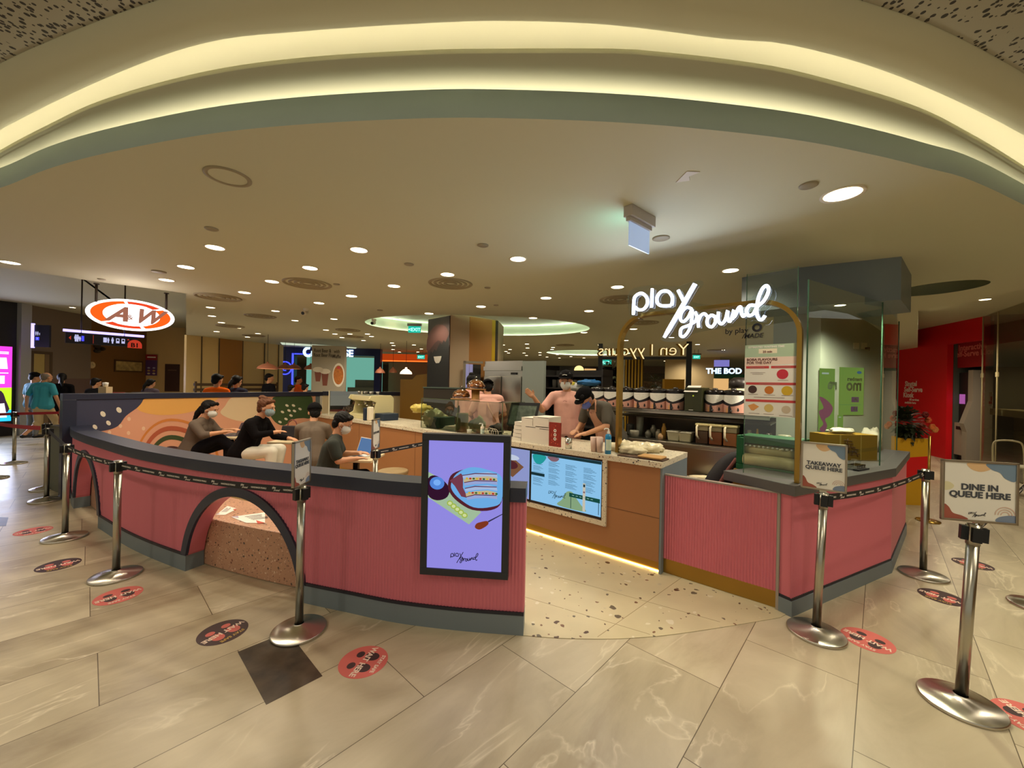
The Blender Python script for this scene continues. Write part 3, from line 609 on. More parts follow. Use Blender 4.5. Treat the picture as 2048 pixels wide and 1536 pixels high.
mb.use(E('s_bowl', (86, 140, 226), .9)); fpoly(mb, SF, [scf(*q) for q in ring2((.12, .335), .1, .05, 20)], .003); mb.use(E('s_bowl2', (120, 174, 244), 1.)); fpoly(mb, SF, [scf(*q) for q in ring2((.12, .33), .05, .024, 16)], .0034)
mb.use(E('s_plum', (60, 24, 52), .7)); fpoly(mb, SF, [scf(*q) for q in ring2((.16, .42), .07, .035, 16)], .0033)
sp([(.64, .665), (.66, .635), (.72, .62), (.80, .61), (.82, .63), (.78, .655), (.70, .68)], E('s_spoon', (140, 60, 36), .8), .003, 3); sp([(.81, .61), (1., .548), (1., .555), (.82, .62)], E('s_handle', (60, 56, 90), .7), .003)
logo(mb, SF, a0 + sw * .5, c1 - sh * .905, .002, sw * .36, .0024, E('s_ink', (40, 36, 60), .5))
build('display', mb, scr, recalc=False)

# ---- mural wall
MF = Frame((-6.12, 5.42), (-4.15, 8.55)); L = MF.L
mural = thing('mural_partition', 'long half-height partition with a pastel rainbow and leaf mural and a navy cap', 'partition', MF.p(1, 0, -.06))
mb = MB(); mb.fbox(MF, 0, L, 0, 1.37, -.12, -.002); build('partition_core', mb, mural, GREYB)
mb = MB(); mb.fbox(MF, -.03, L + .05, 1.365, 1.45, -.14, .02); build('cap_rail', mb, mural, NAVY, bevel=.004)
mb = MB(); mb.fbox(MF, -.03, .10, 0, 1.365, -.14, .018); build('end_post', mb, mural, NAVY, bevel=.003)
mb = MB(); SAL = M('mural_salmon', (226, 164, 132), .55); mb.use(SAL).fbox(MF, .10, L - .1, .0, 1.365, -.002, .0)
def mp(px, mat, d, sm=6): mb.use(mat); fpoly(mb, MF, [(max(.101, s), min(z, 1.364)) for s, z in [MF.px(u, v, d) for u, v in px]], d, 0) if not sm else fpoly(mb, MF, [(max(.101, p.x), min(p.y, 1.364)) for p in catmull([(*MF.px(u, v, d), 0) for u, v in px], sm, True)], d, 0)
mp([(275, 795), (270, 806), (280, 822), (320, 830), (372, 826), (415, 812), (432, 800), (436, 790), (350, 786), (290, 788)], M('mural_yellow', (236, 176, 92), .55), .002)
mp([(140, 790), (282, 792), (286, 800), (276, 814), (252, 832), (236, 852), (210, 861), (180, 862), (140, 850)], M('mural_navy', (58, 60, 84), .55), .003, 5)
mp([(441, 826), (450, 812), (462, 796), (486, 788), (512, 792), (524, 808), (532, 822), (516, 838), (490, 843), (462, 838)], M('mural_cream', (232, 206, 166), .55), .003)
mp([(470, 797), (500, 788), (520, 797), (530, 812), (520, 826), (495, 822), (472, 812)], M('mural_cream', (232, 206, 166), .55), .0035)
GRN = M('mural_green', (62, 84, 48), .55)
mp([(548, 794), (580, 790), (622, 790), (622, 833), (606, 836), (590, 838), (570, 850), (556, 848), (545, 838), (540, 826), (545, 808)], GRN, .003, 6)
SD = M('mural_seed', (236, 226, 204), .5)
for u, v, r in ((206, 828, 7), (238, 820, 7), (217, 846, 6), (190, 854, 6)): mp([(u + r * math.cos(a) * .75 + 1.5 * math.sin(a), v + r * .8 * math.sin(a)) for a in [k * math.pi / 4 for k in range(8)]], SD, .0045, 3)
for u, v, r in ((258, 838, 5), (241, 852, 5), (219, 865, 5), (257, 866, 5), (287, 857, 5), (272, 884, 4)): mp([(u + r * math.cos(a) * .7, v + r * .8 * math.sin(a)) for a in [k * math.pi / 4 for k in range(8)]], M('mural_pale', (238, 200, 166), .55), .0045, 3)
for u, v in ((574, 811), (587, 811), (600, 818), (565, 824), (578, 821), (589, 822), (582, 831), (572, 838), (560, 844)): mp([(u + 3.4 * math.cos(a), v + 2.4 * math.sin(a) + .9 * math.cos(a)) for a in [k * math.pi / 4 for k in range(8)]], SD, .0045, 3)
mp([(600, 870), (604, 856), (615, 850), (622, 850), (622, 880)], M('mural_red', (190, 92, 70), .55), .004, 4)
for r0, r1, colr in ((95, 90, (214, 132, 60)), (80, 71, (182, 92, 62)), (62, 53, (62, 78, 46)), (40, 30, (84, 52, 54)), (14, 0, (226, 150, 110))):
    c0 = (343, 932); poly = arcband(c0, r0, r1, math.pi * 1.02, math.pi * 1.98, 24, 1.0); poly = [(c0[0] + (a - c0[0]) * (.78 if a < c0[0] else 1.02), b) for a, b in poly]
    mp(poly, M('mural_arc%d' % r0, colr, .55), .004, 0)
for r0, r1, colr in ((36, 30, (150, 96, 60)), (24, 19, (84, 52, 54))): pass
build('mural_panel', mb, mural, recalc=False)
# ---- partition continuing behind the counter
MF2 = Frame((-4.12, 8.6), (-2.3, 9.6)); back = thing('cream_partition', 'cream low partition behind the far end of the counter', 'partition', MF2.p(1, 0, -.06)); mb = MB(); mb.fbox(MF2, 0, MF2.L, 0, 1.37, -.1, 0); build('panel', mb, back, CREAM); mb = MB(); mb.fbox(MF2, 0, MF2.L, 1.37, 1.46, -.12, .02); build('cap_rail', mb, back, NAVY)

# ---- service counter (front line A to B)
CA, CB = (-3.98, 7.98), (1.36, 3.55); CF = Frame(CA, CB); CL = CF.L; ZK = 1.02; DEP = .78
cnt = thing('service_counter', 'long tan service counter with a speckled terrazzo top', 'counter', CF.p(3, 0, -.4))
mb = MB(); mb.fbox(CF, .02, CL - .02, .11, ZK - .055, -DEP + .02, -.02); build('counter_front', mb, cnt, TAN, label='tan laminate front')
mb = MB(); 
for s in (1.7, 3.3, 4.9): mb.fbox(CF, s, s + .006, .11, .96, -.021, -.0185)
mb.fbox(CF, 5.2, CL - .02, .505, .51, -.021, -.0185); build('panel_joint', mb, cnt, M('joint_dark', (98, 64, 40), .6))
mb = MB(); mb.fbox(CF, 0, CL, ZK - .055, ZK, -DEP, .0); build('counter_top', mb, cnt, TERR_TOP, bevel=.003)
mb = MB(); mb.fbox(CF, CL - .019, CL + .0, .0, ZK - .056, -DEP + .01, -.022); build('end_panel', mb, cnt, GREYB)
mb = MB(); mb.fbox(CF, .05, CL - .03, .004, .11, -DEP + .05, -.07); build('kick_plate', mb, cnt, BRASS, label='brass kick plate lit from below')
KL = MB(); KL.fbox(CF, .05, CL - .03, .006, .016, -.069, -.058); build('kick_light', KL, cnt, E('kick_led', (255, 206, 120), 11.), label='warm light strip along the floor')
# menu screens set into the counter front, framed in terrazzo
fr0 = CF.px(1060, 950)[0] - 1.05; fr1 = CF.px(1213, 950)[0]; zt = CF.px(1205, 935)[1]; zb0 = CF.px(1205, 1030)[1]
mt = MB(); zbot = .36; mt.fbox(CF, fr1 - .045, fr1, zbot, ZK - .055, -.02, .001); mt.fbox(CF, fr0 + 0, fr1, zbot - .05, zbot, -.02, .001); mt.fbox(CF, fr0, fr0 + .045, zbot, ZK - .055, -.02, .001); build('menu_surround', mt, cnt, TERR_TOP)
def menu_screen(s0, s1, name, label, full):
    t = thing('menu_screen', label, 'screen', CF.p((s0 + s1) / 2, zbot, 0)); z0, z1 = zbot + .012, ZK - .065; w, h = s1 - s0, z1 - z0
    mb = MB(); mb.fbox(CF, s0, s1, z0, z1, -.018, -.002); build('bezel', mb, t, BLACKM)
    mb = MB(); mb.use(E('menu_blue', (140, 196, 236), .95)).fbox(CF, s0 + .02, s1 - .008, z0 + .02, z1 - .01, -.002, .001)
    def q(x, y): return (s0 + .02 + (w - .028) * x, z1 - .01 - (h - .03) * y)
    def P(pts, m_, d=.002, sm=0): mb.use(m_); fpoly(mb, CF, [q(*p) for p in pts], d, sm)
    DG = E('menu_dark', (36, 66, 72), .6)
    if full:
        P([(0, .0), (1, .0), (1, .055), (0, .055)], DG); P([(.03, .06), (.22, .06), (.21, .15), (.14, .24), (.07, .23), (.03, .16)], E('menu_teal', (40, 168, 168), .8), .002, 4); P([(.25, .06), (.42, .06), (.39, .13), (.31, .14)], E('menu_mauve', (150, 112, 124), .7), .002, 3)
        P([(0, .42), (.21, .42), (.21, .48), (0, .48)], DG)
        P([(.42, .97), (.48, .84), (.54, .68), (.62, .66), (.68, .76), (.74, .86), (.80, .97)], E('menu_sage', (150, 184, 140), .75), .0025, 4)
        P([(.58, .68), (.99, .68), (.99, .755), (.58, .755)], E('menu_green', (30, 92, 80), .6), .003); 
        for x in (.6, .97): P([(x, .755), (x + .008, .755), (x + .008, .97), (x, .97)], DG, .003)
        P([(.765, .45), (.80, .45), (.80, .97), (.765, .97)], E('menu_tower', (214, 208, 190), .8), .0032); P([(.77, .47), (.795, .47), (.795, .52), (.77, .52)], DG, .0035); P([(.77, .6), (.795, .6), (.795, .63), (.77, .63)], E('menu_mauve', (150, 112, 124), .7), .0035)
        logo(mb, CF, q(.40, 0)[0], q(0, .78)[1], .003, w * .24, .0022, DG); TX = E('menu_text', (70, 118, 150), .6)
        for cx in (0.03, .27, .52, .77):
            for k in range(26):
                y = .16 + .02 * k + .0
                if cx < .1 and (y < .24 or .40 < y < .5): continue
                if k % 6 == 5 or (cx > .2 and y > .62): continue
                ln = .10 + .08 * ((k * 37 + int(cx * 100)) % 7) / 7; P([(cx, y), (cx + ln, y), (cx + ln, y + .006), (cx, y + .006)], TX, .0022)
        for k in range(6): P([(.62 + .05 * k, .71), (.65 + .05 * k, .71), (.65 + .05 * k, .722), (.62 + .05 * k, .722)], E('menu_lt', (150, 190, 180), .8), .0035)
    else:
        P([(0, 0), (.42, 0), (.42, 1), (0, 1)], E('menu_cyan', (90, 190, 226), .95), .0015); P([(.42, 0), (1, 0), (1, 1), (.42, 1)], E('menu_grey', (150, 160, 214), .85), .0015); P([(.1, .04), (.42, .04), (.42, .09), (.1, .09)], DG)
        for y in (.2, .48, .62): P([(.2, y), (.42, y), (.42, y + .05), (.2, y + .05)], DG)
        P([(.52, .22), (.72, .18), (.92, .36), (.75, .62), (.60, .50)], E('menu_wood', (140, 96, 66), .7), .002); mb.use(E('menu_cup', (200, 210, 230), .9)); fpoly(mb, CF, [q(*p) for p in ring2((.72, .2), .13, .06, 18)], .0025); mb.use(E('menu_plum', (96, 44, 50), .7)); fpoly(mb, CF, [q(*p) for p in ring2((.72, .36), .11, .09, 18)], .0028); fpoly(mb, CF, [q(*p) for p in ring2((.50, .56), .07, .06, 16)], .0026)
        mb.use(E('menu_lt2', (226, 232, 240), .9)); fpoly(mb, CF, [q(*p) for p in ring2((1.0, .18), .0, .09, 16)], .0028)
    build('display', mb, t, recalc=False); return t
sm = CF.px(1060, 950)[0]
menu_screen(sm, fr1 - .047, 'm', 'wide pale blue menu screen in the counter front with a sage green hill drawing', True)
menu_screen(fr0 + .046, sm - .003, 'm', 'lilac and cyan menu screen half hidden behind the tall lilac screen', False)

# ---- pink gate
GF = Frame(G(1326, 1146), G(1553, 1219)); gate = thing('counter_gate', 'low pink fluted gate with a brass foot between the counters', 'gate', GF.p(.4, 0, -.02)); gl = GF.L; mb = MB(); n = int(gl / .022)
for k in range(n):
    a, b_ = gl * k / n, gl * (k + 1) / n; m_ = (a + b_) / 2; mb.add([GF.p(a, .14, 0), GF.p(m_, .14, .007), GF.p(b_, .14, 0), GF.p(b_, .895, 0), GF.p(m_, .895, .007), GF.p(a, .895, 0)], [(0, 1, 4, 5), (1, 2, 3, 4)])
mb.fbox(GF, 0, gl, .14, .895, -.03, -.0005); build('fluted_panel', mb, gate, PINK)
mb = MB(); mb.fbox(GF, -.012, gl, .895, .907, -.034, .009); mb.fbox(GF, -.014, -.001, .14, .907, -.034, .009); build('metal_edge', mb, gate, M('edge_grey', (150, 140, 130), .4)); mb = MB(); mb.fbox(GF, -.005, gl + .0, .006, .14, -.05, -.012); build('kick_plate', mb, gate, BRASS)

# ---- right hand counter
RP = [G(1556, 1222), G(1583, 1235), G(1784, 1146), G(1818, 1058)]
RP = [(p.x, p.y) for p in RP]; RP[3] = (4.75, 4.72); R01, R12, R23 = Frame(RP[0], RP[1]), Frame(RP[1], RP[2]), Frame(RP[2], RP[3])
def offset_poly(P, d):
    out = []
    for i, p in enumerate(P):
        ns = []
        if i > 0: t = Vector(P[i]) - Vector(P[i - 1]); t.normalize(); ns.append(Vector((t.y, -t.x)))
        if i < len(P) - 1: t = Vector(P[i + 1]) - Vector(P[i]); t.normalize(); ns.append(Vector((t.y, -t.x)))
        n_ = sum(ns, Vector((0, 0))); n_.normalize(); k = d / max(.4, n_.dot(ns[0])); out.append((p[0] + n_.x * k, p[1] + n_.y * k))
    return out
def wallband(mb, P, z0, z1, d0, d1):
    a = offset_poly(P, d1); b_ = offset_poly(P, d0)
    for i in range(len(P) - 1): mb.prism([Vector((*a[i], z0)), Vector((*a[i + 1], z0)), Vector((*b_[i + 1], z0)), Vector((*b_[i], z0))], [Vector((*a[i], z1)), Vector((*a[i + 1], z1)), Vector((*b_[i + 1], z1)), Vector((*b_[i], z1))])
rc = thing('corner_counter', 'pink corner counter with a grey ledge on the right side of the kiosk', 'counter', (RP[1][0] + .3, RP[1][1] + .3, 0))
mb = MB(); wallband(mb, RP, .12, .91, -.16, -.012); build('pink_panel', mb, rc, PINK); mb = MB(); wallband(mb, RP, .0, .115, -.16, .0); build('plinth', mb, rc, GREYB); mb = MB(); wallband(mb, RP, .115, .135, -.15, -.006); build('shadow_gap', mb, rc, M('dark_trim', (34, 34, 44), .5))
mb = MB(); _o = offset_poly(RP, .015); _i = offset_poly(RP[1:], -.46); n12 = R12.n.xy * .46; _i0 = (_o[0][0] - n12.x, _o[0][1] - n12.y); _pl = list(_o) + _i[::-1] + [_i0]
_pl = [_o[0], _o[1], _o[2], _o[3], _i[2], _i[1], _i0]; mb.prism([Vector((*q, .905)) for q in _pl], [Vector((*q, .985)) for q in _pl]); build('ledge', mb, rc, M('grey_ledge', (86, 84, 84), .42), bevel=.003)
mb = MB(); F = R01; mb.fbox(F, -.02, .0, .0, .91, -.16, .0); build('side_edge', mb, rc, M('edge_grey', (150, 140, 130), .4))
mb = MB(); n = int(R12.L / .024)
for k in range(n):
    a, b_ = R12.L * k / n, R12.L * (k + 1) / n; m_ = (a + b_) / 2; mb.add([R12.p(a, .135, -.012), R12.p(m_, .135, -.006), R12.p(b_, .135, -.012), R12.p(b_, .905, -.012), R12.p(m_, .905, -.006), R12.p(a, .905, -.012)], [(0, 1, 4, 5), (1, 2, 3, 4)])
build('fluting', mb, rc, PINK)

# ---- brass arch and neon sign
AP0, AP1 = G(1234, 904, ZK), G(1600, 966, .985); AF = Frame(AP0, AP1); AL = AF.L
arch = thing('brass_arch', 'slim brass arch over the gate that carries the neon sign', 'arch', AF.p(AL / 2, 1.0))
zt = 2.42; rr = .30; path = [(0, ZK + .002)] + [(rr - rr * math.cos(a), zt - rr + rr * math.sin(a)) for a in [math.pi / 2 * k / 10 for k in range(11)]] + [(AL - rr + rr * math.sin(a), zt - rr + rr * math.cos(a)) for a in [math.pi / 2 * k / 10 for k in range(11)]] + [(AL, .987)]
mb = MB(); w = .032; inn = [(w, ZK + .002)] + [(rr - (rr - w) * math.cos(a), zt - rr + (rr - w) * math.sin(a)) for a in [math.pi / 2 * k / 10 for k in range(11)]] + [(AL - rr + (rr - w) * math.sin(a), zt - rr + (rr - w) * math.cos(a)) for a in [math.pi / 2 * k / 10 for k in range(11)]] + [(AL - w, .987)]
N = len(path); vs = []
for (a, b_) in zip(path, inn): vs += [AF.p(*a, -.04), AF.p(*a, .04), AF.p(*b_, .04), AF.p(*b_, -.04)]
mb.add(vs, [(4 * k + j, 4 * k + (j + 1) % 4, 4 * k + 4 + (j + 1) % 4, 4 * k + 4 + j) for k in range(N - 1) for j in range(4)]); build('arch_band', mb, arch, BRASS)
neon = thing('neon_sign', 'glowing white play ground neon lettering mounted on the brass arch', 'sign', AF.p(.5, 2.3, .12))
NE = E('neon_white', (206, 222, 255), 7.5); NB = M('neon_back', (214, 220, 232), .4)
def neon_px(pts): return [AF.px(1150 + x * .2441, 520 + y * .2441, .12) for x, y in pts]
for k, st in enumerate(LOGO):
    pts = catmull([(*q, 0) for q in neon_px(st)], 5); r = [.0138] * len(pts)
    if k == 4: r = [.02 - .014 * max(0, (i / len(pts) - .7) / .3) for i in range(len(pts))]
    if k >= 5: r = [.0118] * len(pts)
    mb = MB(); mb.use(NE).tube([AF.p(p.x, p.y, .12) for p in pts], r, 8)
    NP = len(mb.f)
    mb.use(NB); P = [AF.p(p.x, p.y, .104) for p in pts]
    mb.tube(P, [q * 1.12 for q in r], 6)
    build('neon_slash' if k == 4 else 'neon_letter', mb, neon)
mb = MB(); bk = [AF.px(1150 + x * .2441, 520 + y * .2441, .10) for x, y in ((450, 250), (640, 205), (820, 215), (1000, 165), (1050, 200), (960, 340), (1250, 370), (1400, 350), (1540, 190), (1600, 180), (1630, 260), (1560, 480), (1500, 520), (1200, 560), (980, 600), (880, 665), (700, 650), (800, 480), (640, 420), (500, 470), (440, 440))]
bk = [(p.x, p.y) for p in catmull([(*q, 0) for q in bk], 4, True)]; mb.fprism(AF, bk, .0905, .093); build('acrylic_back', mb, neon, glassmat('acrylic_clear', (244, 248, 250), .0))
mb = MB(); logo_s = AF.px(1290, 655, .05)
for s_ in (.25, .62, .95): mb.tube([AF.p(s_, 2.36, 0), AF.p(s_, 2.36, .1)], .006, 6)
build('standoff', mb, neon, STEEL)
for k in range(6): 
    s_ = .12 + .17 * k; lamp('neon_glow', 'AREA', AF.p(s_, 2.30, .16), .75, (.72, .84, 1.), .16, rot=(math.radians(90), 0, math.atan2(AF.n.x * -1, AF.n.y) + math.pi) if False else Vector(AF.n).to_track_quat('-Z', 'Y').to_euler())
# small words on the glass under the sign
wd = thing('glass_lettering', 'small black by play MADE lettering with a round badge under the neon sign', 'sign', AF.p(1.0, 2.0, .02))
q0 = AF.px(1450, 668, .02); text('lettering', 'by play', AF, q0[0], q0[1], .02, .062, INK, wd, bold=.01); q1 = AF.px(1484, 672, .02); text('lettering', '/MADE', AF, q1[0], q1[1] - .02, .02, .05, INK, wd, bold=.02, slant=.2)
mb = MB(); c_ = AF.px(1514, 655, .02); mb.fprism(AF, arcband(c_, .018, .036, 0, math.pi * 1.999, 24), .018, .021); build('round_badge', mb, wd, INK)

# ---- glass screens, header beam and grey column on the right
GL = glassmat('clear_glass', (226, 238, 226), .05); EDGE = M('glass_edge', (60, 92, 72), .15)
hx0, hx1 = G(1484, 555, ZC), G(1803, 513, ZC); HB = 2.55
hm_ = G(1600, 535, ZC)
hx2 = G(1823, 550, ZC); HP = [(hx0.x, hx0.y), (hm_.x, hm_.y), (hx1.x, hx1.y), (hx2.x, hx2.y)]
mb = MB(); wallband(mb, HP, HB, ZC + .01, -.5, 0.); struct('trim_1', mb, GREYB)
GPZ0 = .987
gp = [(AF.p(AL, 0).x, AF.p(AL, 0).y), (offset_poly(RP, -.10)[2][0], offset_poly(RP, -.10)[2][1]), (offset_poly(RP, -.10)[3][0], offset_poly(RP, -.10)[3][1])]
a_ = AF.px(1489, 800)[0]
def pane(p0, p1, z0, z1, label):
    F = Frame(p0, p1); t = thing('glass_screen', label, 'glass panel', F.p(F.L / 2, z0)); mb = MB(); mb.add([F.p(.003, z0, 0), F.p(F.L - .003, z0, 0), F.p(F.L - .003, z1, 0), F.p(.003, z1, 0)], [(0, 1, 2, 3)]); build('glass', mb, t, GL, recalc=False)
    mb = MB(); mb.fbox(F, 0, .004, z0, z1, -.005, .005); build('polished_edge', mb, t, EDGE); mb = MB(); mb.fbox(F, F.L - .004, F.L, z0, z1, -.005, .005); build('polished_edge', mb, t, EDGE); return F
GPF = pane((AF.p(a_, 0).x, AF.p(a_, 0).y), (AF.p(AL - .034, 0).x, AF.p(AL - .034, 0).y), 1.0, HB + .1, 'narrow glass pane beside the brass arch that carries the flavour poster')
PF1 = pane((gp[0][0] + .05, gp[0][1] + .02), gp[1], GPZ0, HB, 'large glass pane above the corner counter')
PF2 = pane(gp[1], gp[2], GPZ0, HB, 'glass pane running back from the counter corner')
colx = [D(1641, 700, 4.55), D(1792, 700, 4.1)]
CFm = Frame((colx[0].x, colx[0].y), D(1793, 700, 4.9).xy); mb = MB(); mb.fbox(CFm, 0, CFm.L, 0, ZC, -.6, 0); struct('column_1', mb, M('column_grey_green', (168, 176, 164), .5))
for k in range(2): 
    if k: break
sp_ = thing('wall_sockets', 'pair of white sockets with a small black plug on the grey column', 'socket', CFm.p(*CFm.px(1720, 693))); 
for k, u in enumerate((1711, 1727)):
    s_, z_ = CFm.px(u, 692); mb = MB(); mb.fbox(CFm, s_ - .043, s_ + .043, z_ - .036, z_ + .036, 0.001, .012); build('socket_plate', mb, sp_, M('socket_white', (226, 214, 186), .4), bevel=.002)
s_, z_ = CFm.px(1729, 697); mb = MB(); mb.tube([CFm.p(s_, z_, .012), CFm.p(s_, z_, .05)], .014, 10); mb.tube([CFm.p(s_, z_, .045), CFm.p(s_, z_ - .03, .05)], .005, 8); build('plug', mb, sp_, BLACKM)

o = copy_tree(DL); q = D(1680, 618, 3.95); place(o, (q.x, q.y, HB + .0), 0, .6); o['label'] = 'small downlight under the grey header beam behind the glass'; o['group'] = 'round downlights in the kiosk ceiling'
mb = MB(); mb.add([Vector((*HP[1], HB + .001)), Vector((*HP[2], HB + .001)), Vector((*HP[3], HB + .001)), Vector((HP[1][0] + 1.0, HP[1][1] + .9, HB + .001))], [(0, 1, 2, 3)]); struct('trim_2', mb, GREYB)
lamp('header_beam_fill', 'SPOT', (q.x, q.y - .1, HB - .03), 60, (1, .88, .68), .05, spread=150, blend=.8); lamp('header_beam_fill', 'SPOT', (3.4, 4.1, HB - .03), 55, (1, .88, .68), .05, spread=150, blend=.8)  # beam of the small downlight, plus an added spot brightening the column
# ================================================================ QUEUE STANCHIONS, SIGNS, STICKERS
HST = .985
def text_on(body, T, h, mat, name, parent, bold=.02, mirror=False, align='CENTER', slant=0., spacing=1.):
    return text(name, body, None, 0, 0, 0, h, mat, parent, bold=bold, align=align, mirror=mirror, depth=.0004, M4=T, slant=slant, spacing=spacing)
def stanchion(px, label, tilt=(0, 0), cassette=True, h=HST, mirrorless=False):
    p = G(*px); t = thing('queue_stanchion', label, 'stanchion', p); R = Matrix.Rotation(math.radians(tilt[0]), 4, 'Y') @ Matrix.Rotation(math.radians(tilt[1]), 4, 'X')
    mb = MB(); mb.lathe([(.0001, .0), (.17, .0), (.172, .004), (.172, .014), (.168, .018)], n=48); mb.lathe([(.168, .018), (.034, .05), (.030, .056)], n=48); build('weighted_base', mb, t, STEELB, world=False)
    mb = MB(); mb.tube([R @ Vector((0, 0, .045)), R @ Vector((0, 0, h - .11))], .0255, 24); mb.tube([R @ Vector((0, 0, h - .11)), R @ Vector((0, 0, h))], .0285, 24); o = build('pole', mb, t, STEEL, world=False)
    if cassette:
        mb = MB()
        for a in range(4):
            q = Matrix.Rotation(a * math.pi / 2 + cassette * 1.0, 4, 'Z'); c = R @ q @ Vector((.038, 0, h - .052)); mb.box(c, (.028, .036, .075), rot=(R @ q))
        build('belt_cassette', mb, t, BLACKM, world=False)
    t['top'] = tuple(p + (R @ Vector((0, 0, h)))); return t
STEELB = M('spun_steel', (200, 194, 182), .27, 1.)
_nt = STEELB.node_tree; _b = _nt.nodes['Principled BSDF']; _b.inputs['Anisotropic'].default_value = .9; _tg = _nt.nodes.new('ShaderNodeTangent'); _tg.direction_type = 'RADIAL'; _tg.axis = 'Z'; _nt.links.new(_tg.outputs[0], _b.inputs['Tangent'])
def top(t): return Vector(t['top'])
def belt(owner, a, b, mat, w=.048, sag=.02, words=True, z=-.035, name='belt', rev=False):
    a, b = Vector(a) + Vector((0, 0, z)), Vector(b) + Vector((0, 0, z)); L = (b - a).length; d = (b - a).normalized(); side = Vector((d.y, -d.x, 0)).normalized() * .0009; N = 16; mb = MB()
    def pt(f): return a.lerp(b, f) - Vector((0, 0, sag * 4 * f * (1 - f)))
    P = [pt(k / N) for k in range(N + 1)]; vs = []
    for p in P: vs += [p + Vector((0, 0, w / 2)) + side, p - Vector((0, 0, w / 2)) + side, p - Vector((0, 0, w / 2)) - side, p + Vector((0, 0, w / 2)) - side]
    mb.add(vs, [(4 * k + j, 4 * k + (j + 1) % 4, 4 * k + 4 + (j + 1) % 4, 4 * k + 4 + j) for k in range(N) for j in range(4)]); bo = build(name, mb, owner, mat)
    if words:
        s = .10; k = 0; jb = []
        if d.x < 0: dd = -d
        else: dd = d
        n = Vector((dd.y, -dd.x, 0)).normalized()
        while s < L - .08:
            f = s / L if d.x >= 0 else 1 - s / L; c = pt(f); sl = (pt(min(f + .03, 1)) - pt(max(f - .03, 0))).normalized(); sl = sl if sl.dot(dd) > 0 else -sl; up = n.cross(sl) * -1 if False else Vector((0, 0, 1)) - sl * sl.z; up.normalize()
            T = Matrix(((sl.x, up.x, n.x, 0), (sl.y, up.y, n.y, 0), (sl.z, up.z, n.z, 0), (0, 0, 0, 1)))
            if k % 2 == 0:
                T.translation = c + n * .0014 - up * .008; text_on('HANDMADE PEARLS', T, .0165, BELTW, 'belt_lettering', owner, bold=.02)
                s += .155
            else:
                T.translation = c + n * .0014 + up * .001 - sl * .006; o1 = text_on('play', T, .021, BELTW, 'belt_logo', owner, bold=.03); 
                T2 = T.copy(); T2.translation = c + n * .0014 - up * .015 + sl * .016; o2 = text_on('ground', T2, .019, BELTW, 'belt_logo', owner, bold=.02, slant=.5)
                s += .155
            k += 1
    return bo
BELTW = M('belt_print', (214, 206, 196), .6); BELTK = M('belt_black', (34, 30, 32), .7); BELTR = M('belt_red', (168, 28, 44), .6)
S600 = stanchion((598, 1262), 'steel queue stanchion with a sign frame, between the near arch and the lilac screen', cassette=True)
S229 = stanchion((232, 1152), 'steel queue stanchion left of the near arch, between two pink floor stickers')
S135 = stanchion((130, 1076), 'steel queue stanchion in front of the far small arch')
S95 = stanchion((93, 1001), 'steel queue stanchion just left of the partition end, nearer of the two in line')
S96 = stanchion((92, 978), 'steel queue stanchion just left of the partition end, farther of the two in line')
S28 = stanchion((28, 927), 'steel queue stanchion with red belts near the lit magenta panel')
S0 = stanchion((-14, 957), 'steel queue stanchion cut by the left picture edge beside the magenta panel')
STK = stanchion((1632, 1267), 'steel queue stanchion holding the takeaway queue sign', tilt=(2.1, 0)); SMD = stanchion((1846, 1151), 'plain steel queue stanchion beside the pink counter corner', tilt=(.4, 0)); SDN = stanchion((1921, 1408), 'steel queue stanchion holding the dine in queue sign, nearest of all', tilt=(3.3, 0))
SRT = stanchion((2080, 1216), 'steel queue stanchion whose base just shows at the right picture edge')
SIN = stanchion((748, 1085), 'steel queue stanchion inside the seating area behind the pink partition')
SF2 = stanchion((2125, 1010), 'distant steel stanchion outside the right picture edge')
belt(S95, top(S135), top(S95), BELTK, words=False, sag=.0); belt(S135, top(S135), top(S229), BELTK); belt(S229, top(S229), top(S600), BELTK, sag=.03)
belt(STK, top(STK), top(SMD), BELTK, sag=.04); belt(SIN, top(SIN), CF.p(CF.px(905, 886, .012)[0], .985, .014), BELTK, sag=.0)
belt(SDN, top(SDN), top(SF2), BELTK, sag=.05); belt(SMD, top(SRT), top(SDN), BELTK, sag=.03, words=False) if False else None
belt(S28, top(S28), top(S28) + Vector((2.2, .7, .12)), BELTR, words=False, w=.05); belt(S0, top(S0) + Vector((-.6, .2, 0)), top(S95) + Vector((-.1, 0, .03)), BELTR, words=False, w=.055, sag=.03); belt(S28, top(S28), top(S28) + Vector((-1.5, -1.2, 0)), BELTR, words=False, w=.05)

